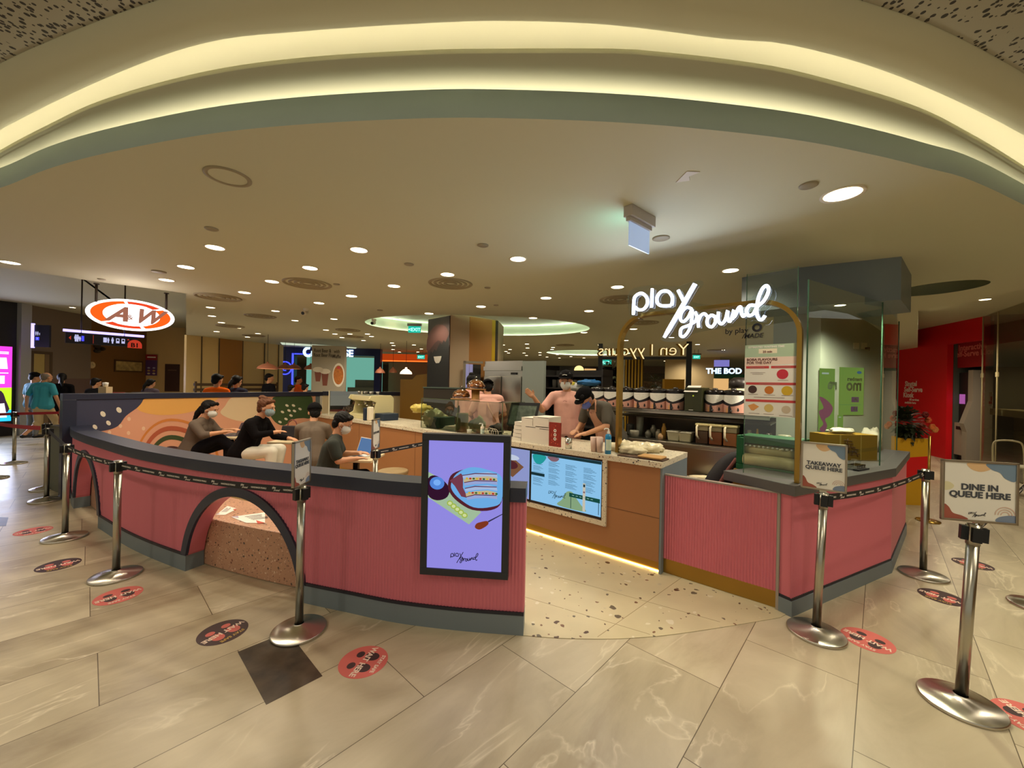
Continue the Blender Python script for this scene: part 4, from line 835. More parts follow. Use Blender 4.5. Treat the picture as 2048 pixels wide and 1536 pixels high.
def sign_holder(st, c0, w, h, fr, label, lines, kind=0):
    """portrait sign frame on a stanchion top; c0 bottom centre; fr direction along the sheet"""
    t = thing('sign_frame', label, 'sign', c0); F = Frame((c0 - fr * (w / 2)).xy, (c0 + fr * (w / 2)).xy); z0 = c0.z; mb = MB(); b = .012
    for a in ((0, w, z0, z0 + b), (0, w, z0 + h - b, z0 + h), (0, b, z0, z0 + h), (w - b, w, z0, z0 + h)): mb.fbox(F, *a, -.012, .006)
    build('metal_frame', mb, t, M('frame_silver', (168, 156, 138), .3, .85), bevel=.002)
    mb = MB(); mb.use(WHITEP).fbox(F, b, w - b, z0 + b, z0 + h - b, -.008, .001)
    def q(x, y): return (b + (w - 2 * b) * x, z0 + h - b - (h - 2 * b) * y)
    def P(pts, m_, d=.0016, sm=0): mb.use(m_); fpoly(mb, F, [(min(max(a, b), w - b), min(max(c_, z0 + b), z0 + h - b)) for a, c_ in ([q(*p) for p in pts] if not sm else [(p.x, p.y) for p in catmull([(*q(*p), 0) for p in pts], sm, True)])], d)
    P([(.33, 0), (.68, 0), (.66, .09), (.52, .15), (.38, .11)], M('sg_sand', (216, 178, 132), .6), .0016, 4)
    P([(.60, 0), (1, 0), (1, .28), (.86, .25), (.78, .15), (.66, .10)], M('sg_blue', (112, 134, 156), .6), .0019, 4)
    P([(0, .76), (.07, .80), (.13, .90), (.26, .94), (.34, 1), (0, 1)], M('sg_rust', (156, 84, 68), .6), .0016, 4)
    P([(.74, 1), (.76, .93), (.86, .89), (1, .88), (1, 1)], M('sg_blue2', (118, 132, 156), .6), .0016, 3)
    if kind: P([(0, .36), (.08, .36), (.14, .42), (.1, .48), (0, .5)], M('sg_olive', (214, 206, 168), .6), .0016, 4)
    for r0, r1 in ((.13, .145), (.09, .105), (.05, .065)): mb.use(M('sg_peach', (206, 176, 160), .6)); fpoly(mb, F, [q(.86 + x, .88 + y * (w / h)) for x, y in arcband((0, 0), r0, r1, math.pi, 2 * math.pi, 14)], .0024)
    logo(mb, F, q(.47, 0)[0], q(0, .90)[1], .0024, w * .22, .0009, INK); build('sheet', mb, t, recalc=False)
    sc = (w / .25)
    for k, ln in enumerate(lines): 
        text('sign_lettering', ln, F, w / 2, q(0, .475 + .10 * k * (w / .25) * (.33 / h))[1], .003, .034 * sc, M('sign_ink', (66, 70, 78), .6), t, bold=.035, align='CENTER', depth=.0005)
    mb = MB(); tp = top(st); mb.fbox(F, w / 2 - .02, w / 2 + .02, z0 - .012, z0, -.01, .004); mb.tube([tp + Vector((0, 0, -.006)), Vector((c0.x, c0.y, z0 - .01))], .008, 8); build('clip', mb, t, CHROME)
    return t
v = Vector
# takeaway, dine-in, near-left edge-on, inside
def dirfrom(px0, px1, Y0, Y1): a, b = D(*px0, Y0), D(*px1, Y1); d = b - a; d.z = 0; return d.normalized()
tp = top(STK); cc = D(1646, 978, tp.y); sign_holder(STK, v((cc.x, tp.y, tp.z + .015)), .255, .33, dirfrom((1613, 960), (1680, 985), 2.80, 2.68), 'takeaway queue sign frame on a stanchion by the pink counter', ['TAKEAWAY', 'QUEUE HERE'])
tp = top(SDN); cc = D(1957, 1052, tp.y); sign_holder(SDN, v((cc.x, tp.y, tp.z + .01)), .335, .335, dirfrom((1900, 1040), (2015, 1055), 2.18, 2.12), 'dine in queue sign frame at the right, nearest sign', ['DINE IN', 'QUEUE HERE'], 1)
tp = top(S600); sign_holder(S600, v((tp.x, tp.y, tp.z + .0)), .22, .31, v((0, 1, 0)), 'sign frame seen almost edge on in front of the diners', ['TAKEAWAY', 'QUEUE HERE'])
tp = top(SIN); sign_holder(SIN, v((tp.x, tp.y, tp.z + .0)), .22, .32, v((0, 1, 0)), 'narrow looking sign frame standing inside the seating area left of the lilac screen', ['QUEUE HERE'])

SALM = M('sticker_salmon', (212, 106, 98), .55); SDK = M('sticker_dark', (66, 44, 46), .55); STXT = M('sticker_white', (240, 214, 196), .6); STG = M('sticker_gold', (196, 160, 84), .6)
def sticker(c, a, b, pink, label):
    c, a, b = G(*c), G(*a), G(*b); r = (b - a).normalized(); up = Vector((-r.y, r.x, 0)); z = Vector((0, 0, 1)); R = .142; t = thing('floor_sticker', label, 'floor sticker', c)
    def pt(x, y, h): return c + r * x + up * y + z * h
    mb = MB(); lo = ring2((0, 0), R, R, 48); mb.prism([pt(x, y, .0003) for x, y in lo], [pt(x, y, .0012) for x, y in lo]); build('disc', mb, t, SALM if pink else SDK)
    mb = MB()
    for sx in (-.05, .05):
        for pts in (ring2((sx, .028), .036, .045, 20), ring2((sx, -.05), .028, .024, 16)): mb.poly([pt(x, y, .0016) for x, y in pts])
    build('footprints', mb, t, SDK if pink else SALM, recalc=False)
    for body, y, h, m_ in (('WAIT HERE', -.012, .050, STXT), ('STAY SAFE', .086, .032, STXT if pink else STG)):
        T = Matrix(((r.x, up.x, 0, 0), (r.y, up.y, 0, 0), (0, 0, 1, 0), (0, 0, 0, 1))); T.translation = pt(0, y, .0021); text_on(body, T, h, m_, 'lettering', t, bold=.03)
    for o in KIDS(t): pass
sticker((727, 1323), (745, 1298), (705, 1345), True, 'pink wait here floor sticker in front of the lilac screen panel')
sticker((446, 1264), (478, 1245), (414, 1280), False, 'dark wait here floor sticker left of the dark floor tile')
sticker((237, 1191), (273, 1178), (205, 1199), True, 'pink wait here floor sticker beside the second stanchion from the near arch')
sticker((117, 1130), (150, 1121), (85, 1136), False, 'dark wait here floor sticker farther left along the queue')
sticker((67, 1062), (95, 1057), (42, 1067), True, 'pink wait here floor sticker farthest left along the queue')
sticker((1735, 1280), (1772, 1296), (1697, 1262), True, 'pink wait here floor sticker beside the takeaway sign stanchion')
sticker((1883, 1194), (1915, 1205), (1853, 1185), False, 'dark wait here floor sticker between the takeaway and dine in queues')
sticker((1945, 1128), (1975, 1137), (1915, 1122), False, 'dark wait here floor sticker behind the dine in stanchion pole')
sticker((2064, 1440), (2080, 1455), (2040, 1428), True, 'pink floor sticker cut by the right picture edge')

# ================================================================ PEOPLE
def blob(name, prims, voxel, parent, mat, smooth=4, label=None):
    mb = MB()
    for p in prims:
        if p[0] == 'c': mb.cone2(p[1], p[2], p[3], p[4], 12)
        elif p[0] == 'e': mb.ell(p[1], p[2], p[3] if len(p) > 3 else None, 18, 12)
    me = bpy.data.meshes.new('tmp'); me.from_pydata([tuple(x) for x in mb.v], [], mb.f); o = bpy.data.objects.new('tmp', me); C.objects.link(o)
    bm = bmesh.new(); bm.from_mesh(me); bmesh.ops.remove_doubles(bm, verts=bm.verts, dist=1e-5); bmesh.ops.recalc_face_normals(bm, faces=bm.faces); bm.to_mesh(me); bm.free()
    r = o.modifiers.new('r', 'REMESH'); r.mode = 'VOXEL'; r.voxel_size = voxel; r.use_smooth_shade = True
    s = o.modifiers.new('s', 'SMOOTH'); s.iterations = smooth; s.factor = .5
    dg = bpy.context.evaluated_depsgraph_get(); dg.update(); nm = bpy.data.meshes.new_from_object(o.evaluated_get(dg)); bpy.data.objects.remove(o); bpy.data.meshes.remove(me)
    nm.name = name; nm.materials.clear(); nm.materials.append(mat); nm.polygons.foreach_set('use_smooth', [True] * len(nm.polygons))
    ob = bpy.data.objects.new(name, nm); C.objects.link(ob); ob.parent = parent
    if label: ob['label'] = label
    return ob
SKIN = M('skin', (196, 142, 106), .5, vary=.08, vscale=20); HAIRK = M('hair_black', (15, 12, 11), .6, spec=.2, bump=.6, bscale=250); HAIRB = M('hair_brown', (84, 50, 30), .6, spec=.2, bump=.6, bscale=250)
def hand_prims(w, d, n, side, curl=.5):
    """w wrist, d finger direction, n palm normal, side = direction of the thumb"""
    d = d.normalized(); n = (n - d * n.dot(d)).normalized(); x = d.cross(n).normalized()
    if x.dot(side) < 0: x = -x
    pr = [('c', w, w + d * .03, .026, .028), ('c', w + d * .03 + x * .022, w + d * .078 + x * .024, .016, .015), ('c', w + d * .03, w + d * .082, .017, .015), ('c', w + d * .03 - x * .022, w + d * .076 - x * .026, .016, .014)]
    for k, (o, L) in enumerate(((.030, .068), (.011, .078), (-.010, .072), (-.030, .056))):
        b = w + d * (.082 - abs(k - 1) * .003) + x * o; m = b + (d + n * curl * .35 + x * o * 2).normalized() * L * .5; e = m + (d * (1 - curl * .7) + n * curl).normalized() * L * .5; pr += [('c', b, m, .0095, .0085), ('c', m, e, .0085, .0072)]
    b = w + d * .025 + x * .026; m = b + (d * .7 + x * .8 + n * .2).normalized() * .038; pr += [('c', b, m, .0125, .0105), ('c', m, m + (d + x * .2 + n * .3).normalized() * .03, .0105, .0085)]
    return pr
def person(label, loc, rz, J, top_m, leg_m, hair='short', hair_m=None, mask=None, cap=None, extra=None, sleeve='short', vox=.009, skin=None, s=1., simple=False, shoe=None, glasses=False):
    skin = skin or SKIN; hair_m = hair_m or HAIRK; t = thing('person', label, 'person', loc, rz); t.matrix_basis = t.matrix_basis @ Matrix.Scale(s, 4)
    D0 = dict(pel=(0, 0, .93), wai=(0, .0, 1.10), che=(0, .0, 1.32), nek=(0, 0, 1.47), hed=(0, .02, 1.62), hd=(0, 1, 0), sR=(.185, 0, 1.40), sL=(-.185, 0, 1.40), eR=(.23, -.02, 1.12), eL=(-.23, -.02, 1.12), wR=(.24, .06, .88), wL=(-.24, .06, .88),
              hR=(.09, 0, .90), hL=(-.09, 0, .90), kR=(.10, .02, .49), kL=(-.10, .02, .49), aR=(.10, -.02, .08), aL=(-.10, -.02, .08), fR=None, fL=None, nR=(-1, 0, 0), nL=(1, 0, 0), dR=None, dL=None, curl=.5)
    D0.update(J); J = {k: (v(q) if isinstance(q, (tuple, list)) else q) for k, q in D0.items()}
    hd = J['hd'].normalized(); zz = v((0, 0, 1)); xx = hd.cross(zz).normalized(); up = xx.cross(hd).normalized(); HR = Matrix((xx, hd, up)).transposed()
    def h(x, y, z): return J['hed'] + HR @ (v((x, y, z)) * 1.07)
    X_ = lambda p, x: p + v((x, 0, 0))
    B = [q for x in (-1, 1) for q in (('c', X_(J['pel'], .055 * x), X_(J['wai'], .045 * x), .125, .103), ('c', X_(J['wai'], .045 * x), X_(J['che'], .065 * x), .103, .108))] + [('c', J['sL'] * .88 + J['sR'] * .12, J['sR'] * .88 + J['sL'] * .12, .064, .064), ('c', J['che'], J['nek'], .10, .055), ('c', J['nek'], J['hed'] + HR @ v((0, -.02, -.03)), .056, .052)]
    B += [('e', h(0, -.008, .03), (.074, .094, .088), HR), ('e', h(0, .028, -.045), (.054, .06, .062), HR), ('c', h(0, .088, .012), h(0, .104, -.020), .009, .013), ('e', h(.076, -.005, -.005), (.010, .022, .030), HR), ('e', h(-.076, -.005, -.005), (.010, .022, .030), HR), ('c', h(-.03, .082, .028), h(.03, .082, .028), .012, .012), ('e', h(0, .078, -.055), (.026, .014, .010), HR)]
    for q in 'LR':
        e, w = J['e' + q], J['w' + q]; B += [('c', J['s' + q], e, .052, .040), ('c', e, w, .041, .027)]; d = J['d' + q] or (w - e)
        if simple: B += [('e', w + d.normalized() * .06, (.03, .03, .07), d.to_track_quat('Z', 'Y').to_matrix())]
        else: B += hand_prims(w, d, J['n' + q], zz if abs(d.normalized().z) < .8 else v((0, 1, 0)), J['curl'])
        B += [('c', J['h' + q], J['k' + q], .088, .058), ('c', J['k' + q], J['a' + q], .056, .038)]
        f = J['f' + q] or (J['a' + q] + v((0, .15, -.04))); J['f' + q] = f; B += [('c', J['a' + q] + v((0, -.02, -.03)), f, .038, .03)]
    B = [(p[0], p[1], tuple(c_ * 1.07 for c_ in p[2]), p[3]) if len(p) > 3 and p[0] == 'e' and len(p[2]) == 3 and (v(p[1]) - J['hed']).length < .15 else p for p in B]
    blob('body', B, vox, t, skin)
    T = [q for x in (-1, 1) for q in (('c', X_(J['pel'], .06 * x) + v((0, 0, -.02)), X_(J['wai'], .052 * x), .157, .122), ('c', X_(J['wai'], .052 * x), X_(J['che'], .058 * x), .120, .122))] + [('c', J['sL'] * .88 + J['sR'] * .12, J['sR'] * .88 + J['sL'] * .12, .080, .080), ('c', J['che'], J['che'].lerp(J['nek'], .75), .12, .075), ('c', J['sL'].lerp(J['nek'], .25), J['nek'] + v((-.03, 0, -.02)), .062, .05), ('c', J['sR'].lerp(J['nek'], .25), J['nek'] + v((.03, 0, -.02)), .062, .05)]
    for q in 'LR':
        s_, e, w = J['s' + q], J['e' + q], J['w' + q]
        if sleeve == 'short': T += [('c', s_, s_.lerp(e, .72), .068, .063)]
        elif sleeve == 'long': T += [('c', s_, e, .068, .054), ('c', e, e.lerp(w, .85), .054, .040)]
        elif sleeve == 'three': T += [('c', s_, e, .068, .056), ('c', e, e.lerp(w, .25), .055, .050)]
    blob('shirt', T, max(vox, .011), t, top_m)
    Lg = [('c', J['pel'] + v((-.05, 0, -.06)), J['pel'] + v((.05, 0, -.06)), .142, .142)]
    lower = 1.0 if leg_m.name != 'khaki_shorts' else .15
    for q in 'LR': Lg += [('c', J['h' + q], J['k' + q], .102, .074)] + ([('c', J['k' + q], J['k' + q].lerp(J['a' + q], lower * .92), .074, .056 if lower > .5 else .078)])
    blob('trousers', Lg, max(vox, .012), t, leg_m)
    for q in 'LR':
        a, f = J['a' + q], J['f' + q]; blob('shoe', [('c', a + v((0, -.03, -.035)), f, .045, .04)], .012, t, shoe or BLACKM)
    # hair, eyes, mask, cap
    Hp = [('e', h(0, -.026, .050), (.086, .092, .086), HR), ('e', h(0, -.060, -.012), (.070, .050, .070), HR), ('c', h(-.05, .045, .088), h(.05, .045, .088), .030, .030)]
    if hair in ('long', 'bun'): Hp += [('c', h(-.066, .005, .06), h(-.070, -.02, -.02), .024, .018), ('c', h(.066, .005, .06), h(.070, -.02, -.02), .024, .018)]
    if hair == 'bun': Hp += [('e', h(.0, -.070, .125), (.045, .045, .034), HR), ('e', h(.02, -.03, .13), (.03, .04, .02), HR)]
    if hair == 'long': Hp += [('c', h(0, -.10, .0), h(0, -.14, -.08), .045, .042), ('c', h(0, -.14, -.08), h(.01, -.165, -.22), .042, .016)]
    if hair == 'grey': Hp = [('e', h(0, -.022, .030), (.080, .088, .078), HR), ('e', h(0, -.055, -.012), (.066, .048, .055), HR)]
    Hp = [(p[0], p[1], tuple(c_ * 1.07 for c_ in p[2]), p[3]) if p[0] == 'e' else p for p in Hp]
    ho = blob('hair', Hp, .008 if not simple else .014, t, hair_m, smooth=2)
    if not simple:
        for q_ in ho.data.vertices:
            c_ = q_.co; k_ = .0035 * math.sin(c_.x * 160 + c_.z * 40) * math.cos(c_.y * 120 + c_.z * 150); q_.co = c_ + (c_ - J['hed']).normalized() * k_
    if not simple:
        mb = MB(); mb.use(M('eye_white', (168, 156, 146), .4))
        for x in (-.031, .031): mb.ell(h(x, .078, .008), (.013, .008, .008), HR, 10, 6)
        mb.use(M('iris', (30, 20, 16), .2))
        for x in (-.031, .031): mb.ell(h(x, .0845, .008), (.006, .004, .0065), HR, 8, 5)
        mb.use(hair_m)
        for x in (-.033, .033): mb.tube([h(x - .016, .088, .026), h(x, .0935, .031), h(x + .016, .088, .026)], .003, 5)
        build('eyes', mb, t, world=False)
    if mask:
        mb = MB(); tmp = MB(); tmp.ell((0, .022, -.042), (.064, .086, .068), None, 26, 20)
        fl = [f for f in tmp.f if (lambda c_: c_.y > .03 and c_.z > -.105 and c_.z < .002)(sum((tmp.v[i] for i in f), v((0, 0, 0))) / len(f))]
        mb.add([h(*q) for q in tmp.v], fl, True)
        for sx in (-1, 1): mb.tube([h(.05 * sx, .068, -.01), h(.078 * sx, .02, .0), h(.086 * sx, -.01, .01), h(.08 * sx, -.012, -.03), h(.06 * sx, .04, -.06)], .0022, 5)
        o = build('face_mask', mb, t, mask, world=False)
    if cap:
        mb = MB(); mb.ell((0, 0, 0), (1, 1, 1)); mb = MB(); fw = -1 if cap == 'back' else 1
        tmp = MB(); tmp.ell((0, -.012, .045), (.090, .110, .098), None, 26, 14); fl = [f for f in tmp.f if sum(tmp.v[i].z for i in f) / len(f) > .052]
        mb.add([h(*q) for q in tmp.v], fl, True); br = []
        for k in range(9):
            a = math.pi * (.15 + .7 * k / 8); br.append((math.cos(a) * .085, math.sin(a)))
        up_ = [h(x, fw * (.07 + y * .085) - .012, .052 - abs(x) * .12) for x, y in br]; dn = [q - HR @ v((0, 0, .006)) for q in up_]; inn = [h(x, fw * (.03 + y * .06) - .012, .062 - abs(x) * .1) for x, y in br]
        mb.add(up_ + inn, [(k, k + 1, 9 + k + 1, 9 + k) for k in range(8)], True); mb.ell(h(0, -.012, .143), (.009, .009, .006), HR, 8, 4)
        o = build('cap', mb, t, M('cap_black', (14, 13, 14), .9, spec=.1), world=False); sd = o.modifiers.new('solid', 'SOLIDIFY'); sd.thickness = .005; sd.offset = 1
    if extra: extra(t, J, h, HR)
    return t
MW = M('mask_white', (206, 206, 200), .7); MBl = M('mask_blue', (96, 112, 190), .7); MG = M('mask_floral', (150, 172, 178), .7, vary=.5, vscale=120)
# seated diners (facing +Y locally)
def seat_pose(lean, hz=.56, arms=((.16, .42, .80), (-.16, .42, .80)), head=(0, 1, -.25), kz=.55, spread=.10):
    c = lambda y, z: (0, y, z); a = lean; S_ = math.sin(a); K = math.cos(a)
    def up(d): return (0, d * S_, hz + d * K)
    sh = up(.435); P = dict(pel=up(0), wai=up(.17), che=up(.36), nek=up(.52), hed=(0, up(.66)[1] + .03, up(.66)[2]), hd=head, sR=(.18, sh[1], sh[2]), sL=(-.18, sh[1], sh[2]))
    P.update(hR=(.09, 0, hz - .02), hL=(-.09, 0, hz - .02), kR=(spread, .44, kz), kL=(-spread, .44, kz), aR=(spread, .46, .12), aL=(-spread, .46, .12), wR=arms[0], wL=arms[1])
    for q, sg in (('R', 1), ('L', -1)):
        w = v(P['w' + q]); s_ = v(P['s' + q]); m = s_.lerp(w, .52); P['e' + q] = (m.x + .05 * sg, m.y - .06, m.z - .09); P['n' + q] = (0, 0, -1)
    return P
def face_to(dx, dy): return math.atan2(dy, dx) - math.pi / 2
KH = M('khaki_shorts', (190, 168, 128), .8); 
w1 = D(383, 900, 5.95); P = seat_pose(.33, .60, ((.12, .50, .90), (-.16, .46, .90)), (.0, 1, -.22), .72, .06); P.update(kL=(-.04, .50, .72), aL=(-.02, .50, .28), kR=(.05, .42, .80), aR=(-.05, .68, .52))
person('seated person with long black hair, white mask and grey brown top typing on a laptop', (w1.x, w1.y, 0), face_to(1, .12), P, M('taupe_top', (92, 78, 66), .85), M('black_trousers', (20, 18, 22), .9, spec=.1), 'long', mask=MW, sleeve='three')
w2 = D(487, 900, 5.45); P = seat_pose(.42, .70, ((.10, .46, .98), (-.20, .50, .86)), (.0, 1, -.12), .72, .11); P.update(aR=(.12, .40, .2), aL=(-.1, .36, .2))
person('seated person with brown tied up hair, patterned mask, black sweater and white trousers', (w2.x, w2.y, 0), face_to(1, .05), P, M('black_knit', (16, 13, 14), .95, spec=.1), M('white_trousers', (206, 200, 184), .8), 'bun', HAIRB, mask=MG, sleeve='long')
w3 = D(622, 900, 5.75); P = seat_pose(.22, .57, ((.16, .40, .82), (-.16, .40, .84)), (-.35, 1, -.2))
person('seated person in a dark cap and taupe shirt with the back to us', (w3.x, w3.y, 0), face_to(-.25, 1), P, M('taupe_shirt', (96, 82, 68), .85), M('denim', (50, 60, 84), .8), 'short', cap='front', sleeve='short')
w4 = D(650, 900, 4.62); P = seat_pose(.24, .55, ((.17, .33, .80), (-.10, .36, .82)), (.1, 1, -.45))
person('seated person with short black hair, white mask and dark green shirt at the laptop', (w4.x, w4.y, 0), face_to(1, .35), P, M('dark_green_shirt', (40, 44, 36), .85), M('black_trousers', (20, 18, 22), .9, spec=.1), 'short', mask=MW, sleeve='short')
# staff
PKS = M('pink_uniform', (218, 164, 150), .8, vary=.1, vscale=8); APR = M('apron_peach', (212, 160, 134), .8, vary=.1, vscale=6)
def chest_logo(t, J, h, HR):
    mb = MB(); F_ = J['che'] + v((.05, .148, .03)); mb.tube([F_, F_ + v((-.02, .003, .008)), F_ + v((-.05, .004, -.004))], .0025, 4); build('shirt_logo', mb, t, M('logo_red', (150, 80, 74), .6), world=False); capl(t, J, h, HR)
def capl(t, J, h, HR):
    mb = MB(); mb.tube([h(.028, .098, .088), h(.0, .102, .094), h(-.03, .097, .086)], .004, 4); build('cap_print', mb, t, WHITEP, world=False)
e1 = D(1132, 900, 5.55)
person('standing staff member in pink shirt, black cap and white mask raising an open hand', (e1.x, e1.y, .1), face_to(-.14, -1), dict(hed=(.02, .05, 1.62), hd=(.15, 1, -.12), sR=(.19, 0, 1.41), eR=(.33, .12, 1.22), wR=(.44, .25, 1.40), dR=(.5, .12, .45), nR=(.1, .9, .2), wL=(-.20, .24, 1.0), eL=(-.25, .0, 1.14), curl=.25), PKS, M('black_trousers', (20, 18, 22), .9, spec=.1), 'short', mask=MW, cap='front', extra=chest_logo, s=1.02, vox=.008)
e2 = D(1216, 900, 5.2)
def apron(t, J, h, HR):
    T = [('c', J['pel'] + v((0, .045, -.28)), J['wai'] + v((0, .05, 0)), .15, .135), ('c', J['wai'] + v((0, .05, 0)), J['che'] + v((0, .05, -.02)), .13, .095)]; blob('apron', T, .011, t, APR)
    mb = MB()
    for sx in (-1, 1): mb.tube([J['che'] + v((.07 * sx, .13, .0)), J['nek'] + v((.085 * sx, .04, .03)), J['nek'] + v((.05 * sx, -.07, .0))], .011, 6)
    build('apron_strap', mb, t, APR, world=False); mb = MB(); F_ = J['che'] + v((-.02, .155, -.02)); mb.tube([F_, F_ + v((.03, .0, .006))], .004, 4); build('apron_logo', mb, t, M('logo_red', (150, 80, 74), .6), world=False); capl(t, J, h, HR)
person('staff member in grey shirt, peach apron and blue mask bending over the counter', (e2.x, e2.y, .1), face_to(-1, -.62), dict(pel=(0, -.08, .93), wai=(0, .02, 1.09), che=(0, .17, 1.27), nek=(0, .28, 1.38), hed=(.0, .41, 1.43), hd=(0, 1, -1.0), sR=(.18, .22, 1.33), sL=(-.18, .22, 1.33), eR=(.24, .26, 1.08), eL=(-.24, .28, 1.10), wR=(.10, .46, 1.02), wL=(-.12, .50, 1.01), dR=(-.4, 1, -.1), dL=(.3, 1, -.1), nR=(0, 0, -1), nL=(0, 0, -1)), M('grey_shirt', (82, 76, 66), .85), M('black_trousers', (20, 18, 22), .9, spec=.1), 'short', mask=MBl, cap='front', extra=apron, vox=.008)
def strapx(t, J, h, HR):
    mb = MB(); mb.tube([J['nek'] + v((-.06, -.06, 0)), J['che'] + v((-.02, -.155, -.05)), J['wai'] + v((.10, -.14, -.05))], .014, 6); build('apron_strap', mb, t, APR, world=False); capl(t, J, h, HR)
e3 = D(938, 900, 6.75); person('staff member in pink shirt with dark tied hair seen from behind, farther left one', (e3.x, e3.y, .1), face_to(.2, 1), dict(hed=(0, .08, 1.60), hd=(0, 1, -.4), wR=(.2, .35, 1.05), wL=(-.2, .35, 1.05), eR=(.25, .05, 1.12), eL=(-.25, .05, 1.12)), PKS, M('black_trousers', (20, 18, 22), .9, spec=.1), 'bun', sleeve='short', extra=None)
e4 = D(975, 900, 6.4); person('staff member in pink shirt and black cap seen from behind beside the pastry domes', (e4.x, e4.y, .05), face_to(-.25, 1), dict(hed=(0, .1, 1.57), hd=(0, 1, -.5), nek=(0, .04, 1.45), wR=(.2, .35, 1.05), wL=(-.2, .35, 1.05), eR=(.28, .05, 1.15), eL=(-.28, .05, 1.15)), PKS, M('black_trousers', (20, 18, 22), .9, spec=.1), 'short', cap='back', sleeve='short', extra=strapx)
# walkers on the left
a1 = G(84, 884); person('walking person in turquoise shirt and khaki shorts near the left wall', (a1.x, a1.y, 0), face_to(-.15, 1), dict(hed=(.03, .05, 1.60), aR=(.09, .28, .09), kR=(.10, .22, .50), aL=(-.1, -.32, .22), kL=(-.10, .02, .48), wR=(.36, .02, .86), eR=(.31, -.03, 1.12), wL=(-.36, .02, .86), eL=(-.31, -.03, 1.12), hd=(.35, 1, 0)), M('turquoise_shirt', (52, 148, 168), .8), KH, 'grey', M('hair_grey', (120, 108, 96), .6), vox=.011, s=1.02, sleeve='short')
a2 = D(66, 860, 10.7); person('person in dark teal shirt and dark cap ahead of the turquoise shirt walker', (a2.x, a2.y, 0), face_to(.1, 1), dict(hd=(.4, 1, -.3)), M('teal_shirt', (30, 84, 98), .8), M('grey_trousers', (110, 112, 110), .8), 'short', cap='front', vox=.016, simple=True)
a3 = D(121, 860, 10.6); person('person in black clothes with long black hair walking beside the turquoise shirt walker', (a3.x, a3.y, 0), face_to(-.5, 1), dict(hd=(-.4, 1, -.1)), M('black_knit', (16, 13, 14), .95, spec=.1), M('black_trousers', (20, 18, 22), .9, spec=.1), 'long', sleeve='long', vox=.016, simple=True)
# far diners above the mural partition
far = [(434, 8.3, 'person in a bright orange shirt seen from behind above the mural wall', (240, 104, 20), 'short', 749, .1), (473, 8.9, 'person with dark hair and navy top beside the bright orange shirt', (40, 42, 58), 'long', 752, 0), (538, 11.6, 'person in a black shirt seen from behind in the middle of the food court', (14, 14, 18), 'short', 748, -.5), (596, 13.2, 'distant person in an orange shirt in front of the blue shop', (206, 90, 36), 'short', 753, -.6), (582, 11.2, 'distant person with dark hair left of the distant orange shirt', (40, 40, 44), 'short', 770, 0), (610, 11.2, 'distant person with dark blue top right of the distant orange shirt', (30, 34, 52), 'short', 768, 0), (301, 11.0, 'person in a grey mauve top in front of the cream pillar', (86, 76, 88), 'long', 759, 0), (191, 10.0, 'person with dark hair in the brown walled restaurant', (30, 30, 34), 'short', 757, 0)]
for u, Y, lb, colr, hr, vt, rz in far:
    q = D(u, vt, Y); sc_ = q.z / 1.745; t = person(lb, (q.x, q.y, 0), rz, dict(hd=(.3 - rz, 1, -.15), wR=(.2, .22, 1.0), wL=(-.2, .22, 1.0), eR=(.26, .0, 1.12), eL=(-.26, .0, 1.12)), M('far_shirt_%d' % u, colr, .85, spec=.1), M('black_trousers', (20, 18, 22), .9, spec=.1), hr, vox=.014, simple=True, sleeve='short', s=sc_)
# ================================================================ SEATING FURNITURE
def rtable(p, w, d_, z, label, rz=0.):
    t = thing('cafe_table', label, 'table', (p[0], p[1], 0), rz); mb = MB(); mb.box((0, 0, z - .015), (w, d_, .03)); build('tabletop', mb, t, M('table_cream', (206, 186, 150), .45), world=False, bevel=.006)
    mb = MB(); mb.box((0, 0, (z - .03) / 2 + .01), (.06, .06, z - .05)); build('table_post', mb, t, BLACKM, world=False); mb = MB(); mb.lathe([(.0001, .014), (.19, .012), (.2, .004), (.2, 0)], n=28); build('table_foot', mb, t, BLACKM, world=False); return t
def stool(p, z, label, m, r=.17):
    t = thing('stool', label, 'stool', (p[0], p[1], 0)); mb = MB(); mb.lathe([(.0001, 0), (r * .9, 0), (r * .94, .02), (r, z - .06), (r, z - .05)], n=32); build('drum_base', mb, t, m, world=False); mb = MB(); mb.lathe([(r, z - .05), (r + .008, z - .04), (r + .008, z - .008), (r - .01, z), (.0001, z)], n=32); build('seat_pad', mb, t, M('stool_pad', (150, 128, 92), .7), world=False); return t
def laptop(p, rz, label, body, scr_m, open_a=105, z=0.):
    t = thing('laptop', label, 'laptop', p, rz); mb = MB(); mb.box((0, 0, .008), (.31, .22, .014)); build('keyboard_base', mb, t, body, world=False, bevel=.003)
    mb = MB(); mb.use(BLACKM).box((0, -.01, .0158), (.27, .10, .001)); build('keys', mb, t, world=False)
    a = math.radians(open_a - 90); R = Matrix.Rotation(-a, 4, 'X'); o0 = v((0, .11, .015)); mb = MB(); mb.use(body).box(o0 + R @ v((0, .003, .105)), (.31, .006, .21), rot=R); mb.use(scr_m).box(o0 + R @ v((0, -.0008, .108)), (.29, .001, .185), rot=R); build('screen_lid', mb, t, world=False, recalc=True); return t
TW1 = D(480, 868, 6.35); rtable((TW1.x, TW1.y - .05), .5, .55, .80, 'small cream cafe table with the dark laptop beside the mural'); TW2 = D(583, 881, 6.05); rtable((TW2.x + .05, TW2.y), .55, .5, .78, 'small cream cafe table between the tied hair diner and the cap diner')
TW4 = D(713, 912, 4.95); rtable((TW4.x - .0, TW4.y), .55, .5, .755, 'small cream cafe table with the white laptop, inside the pink partition')
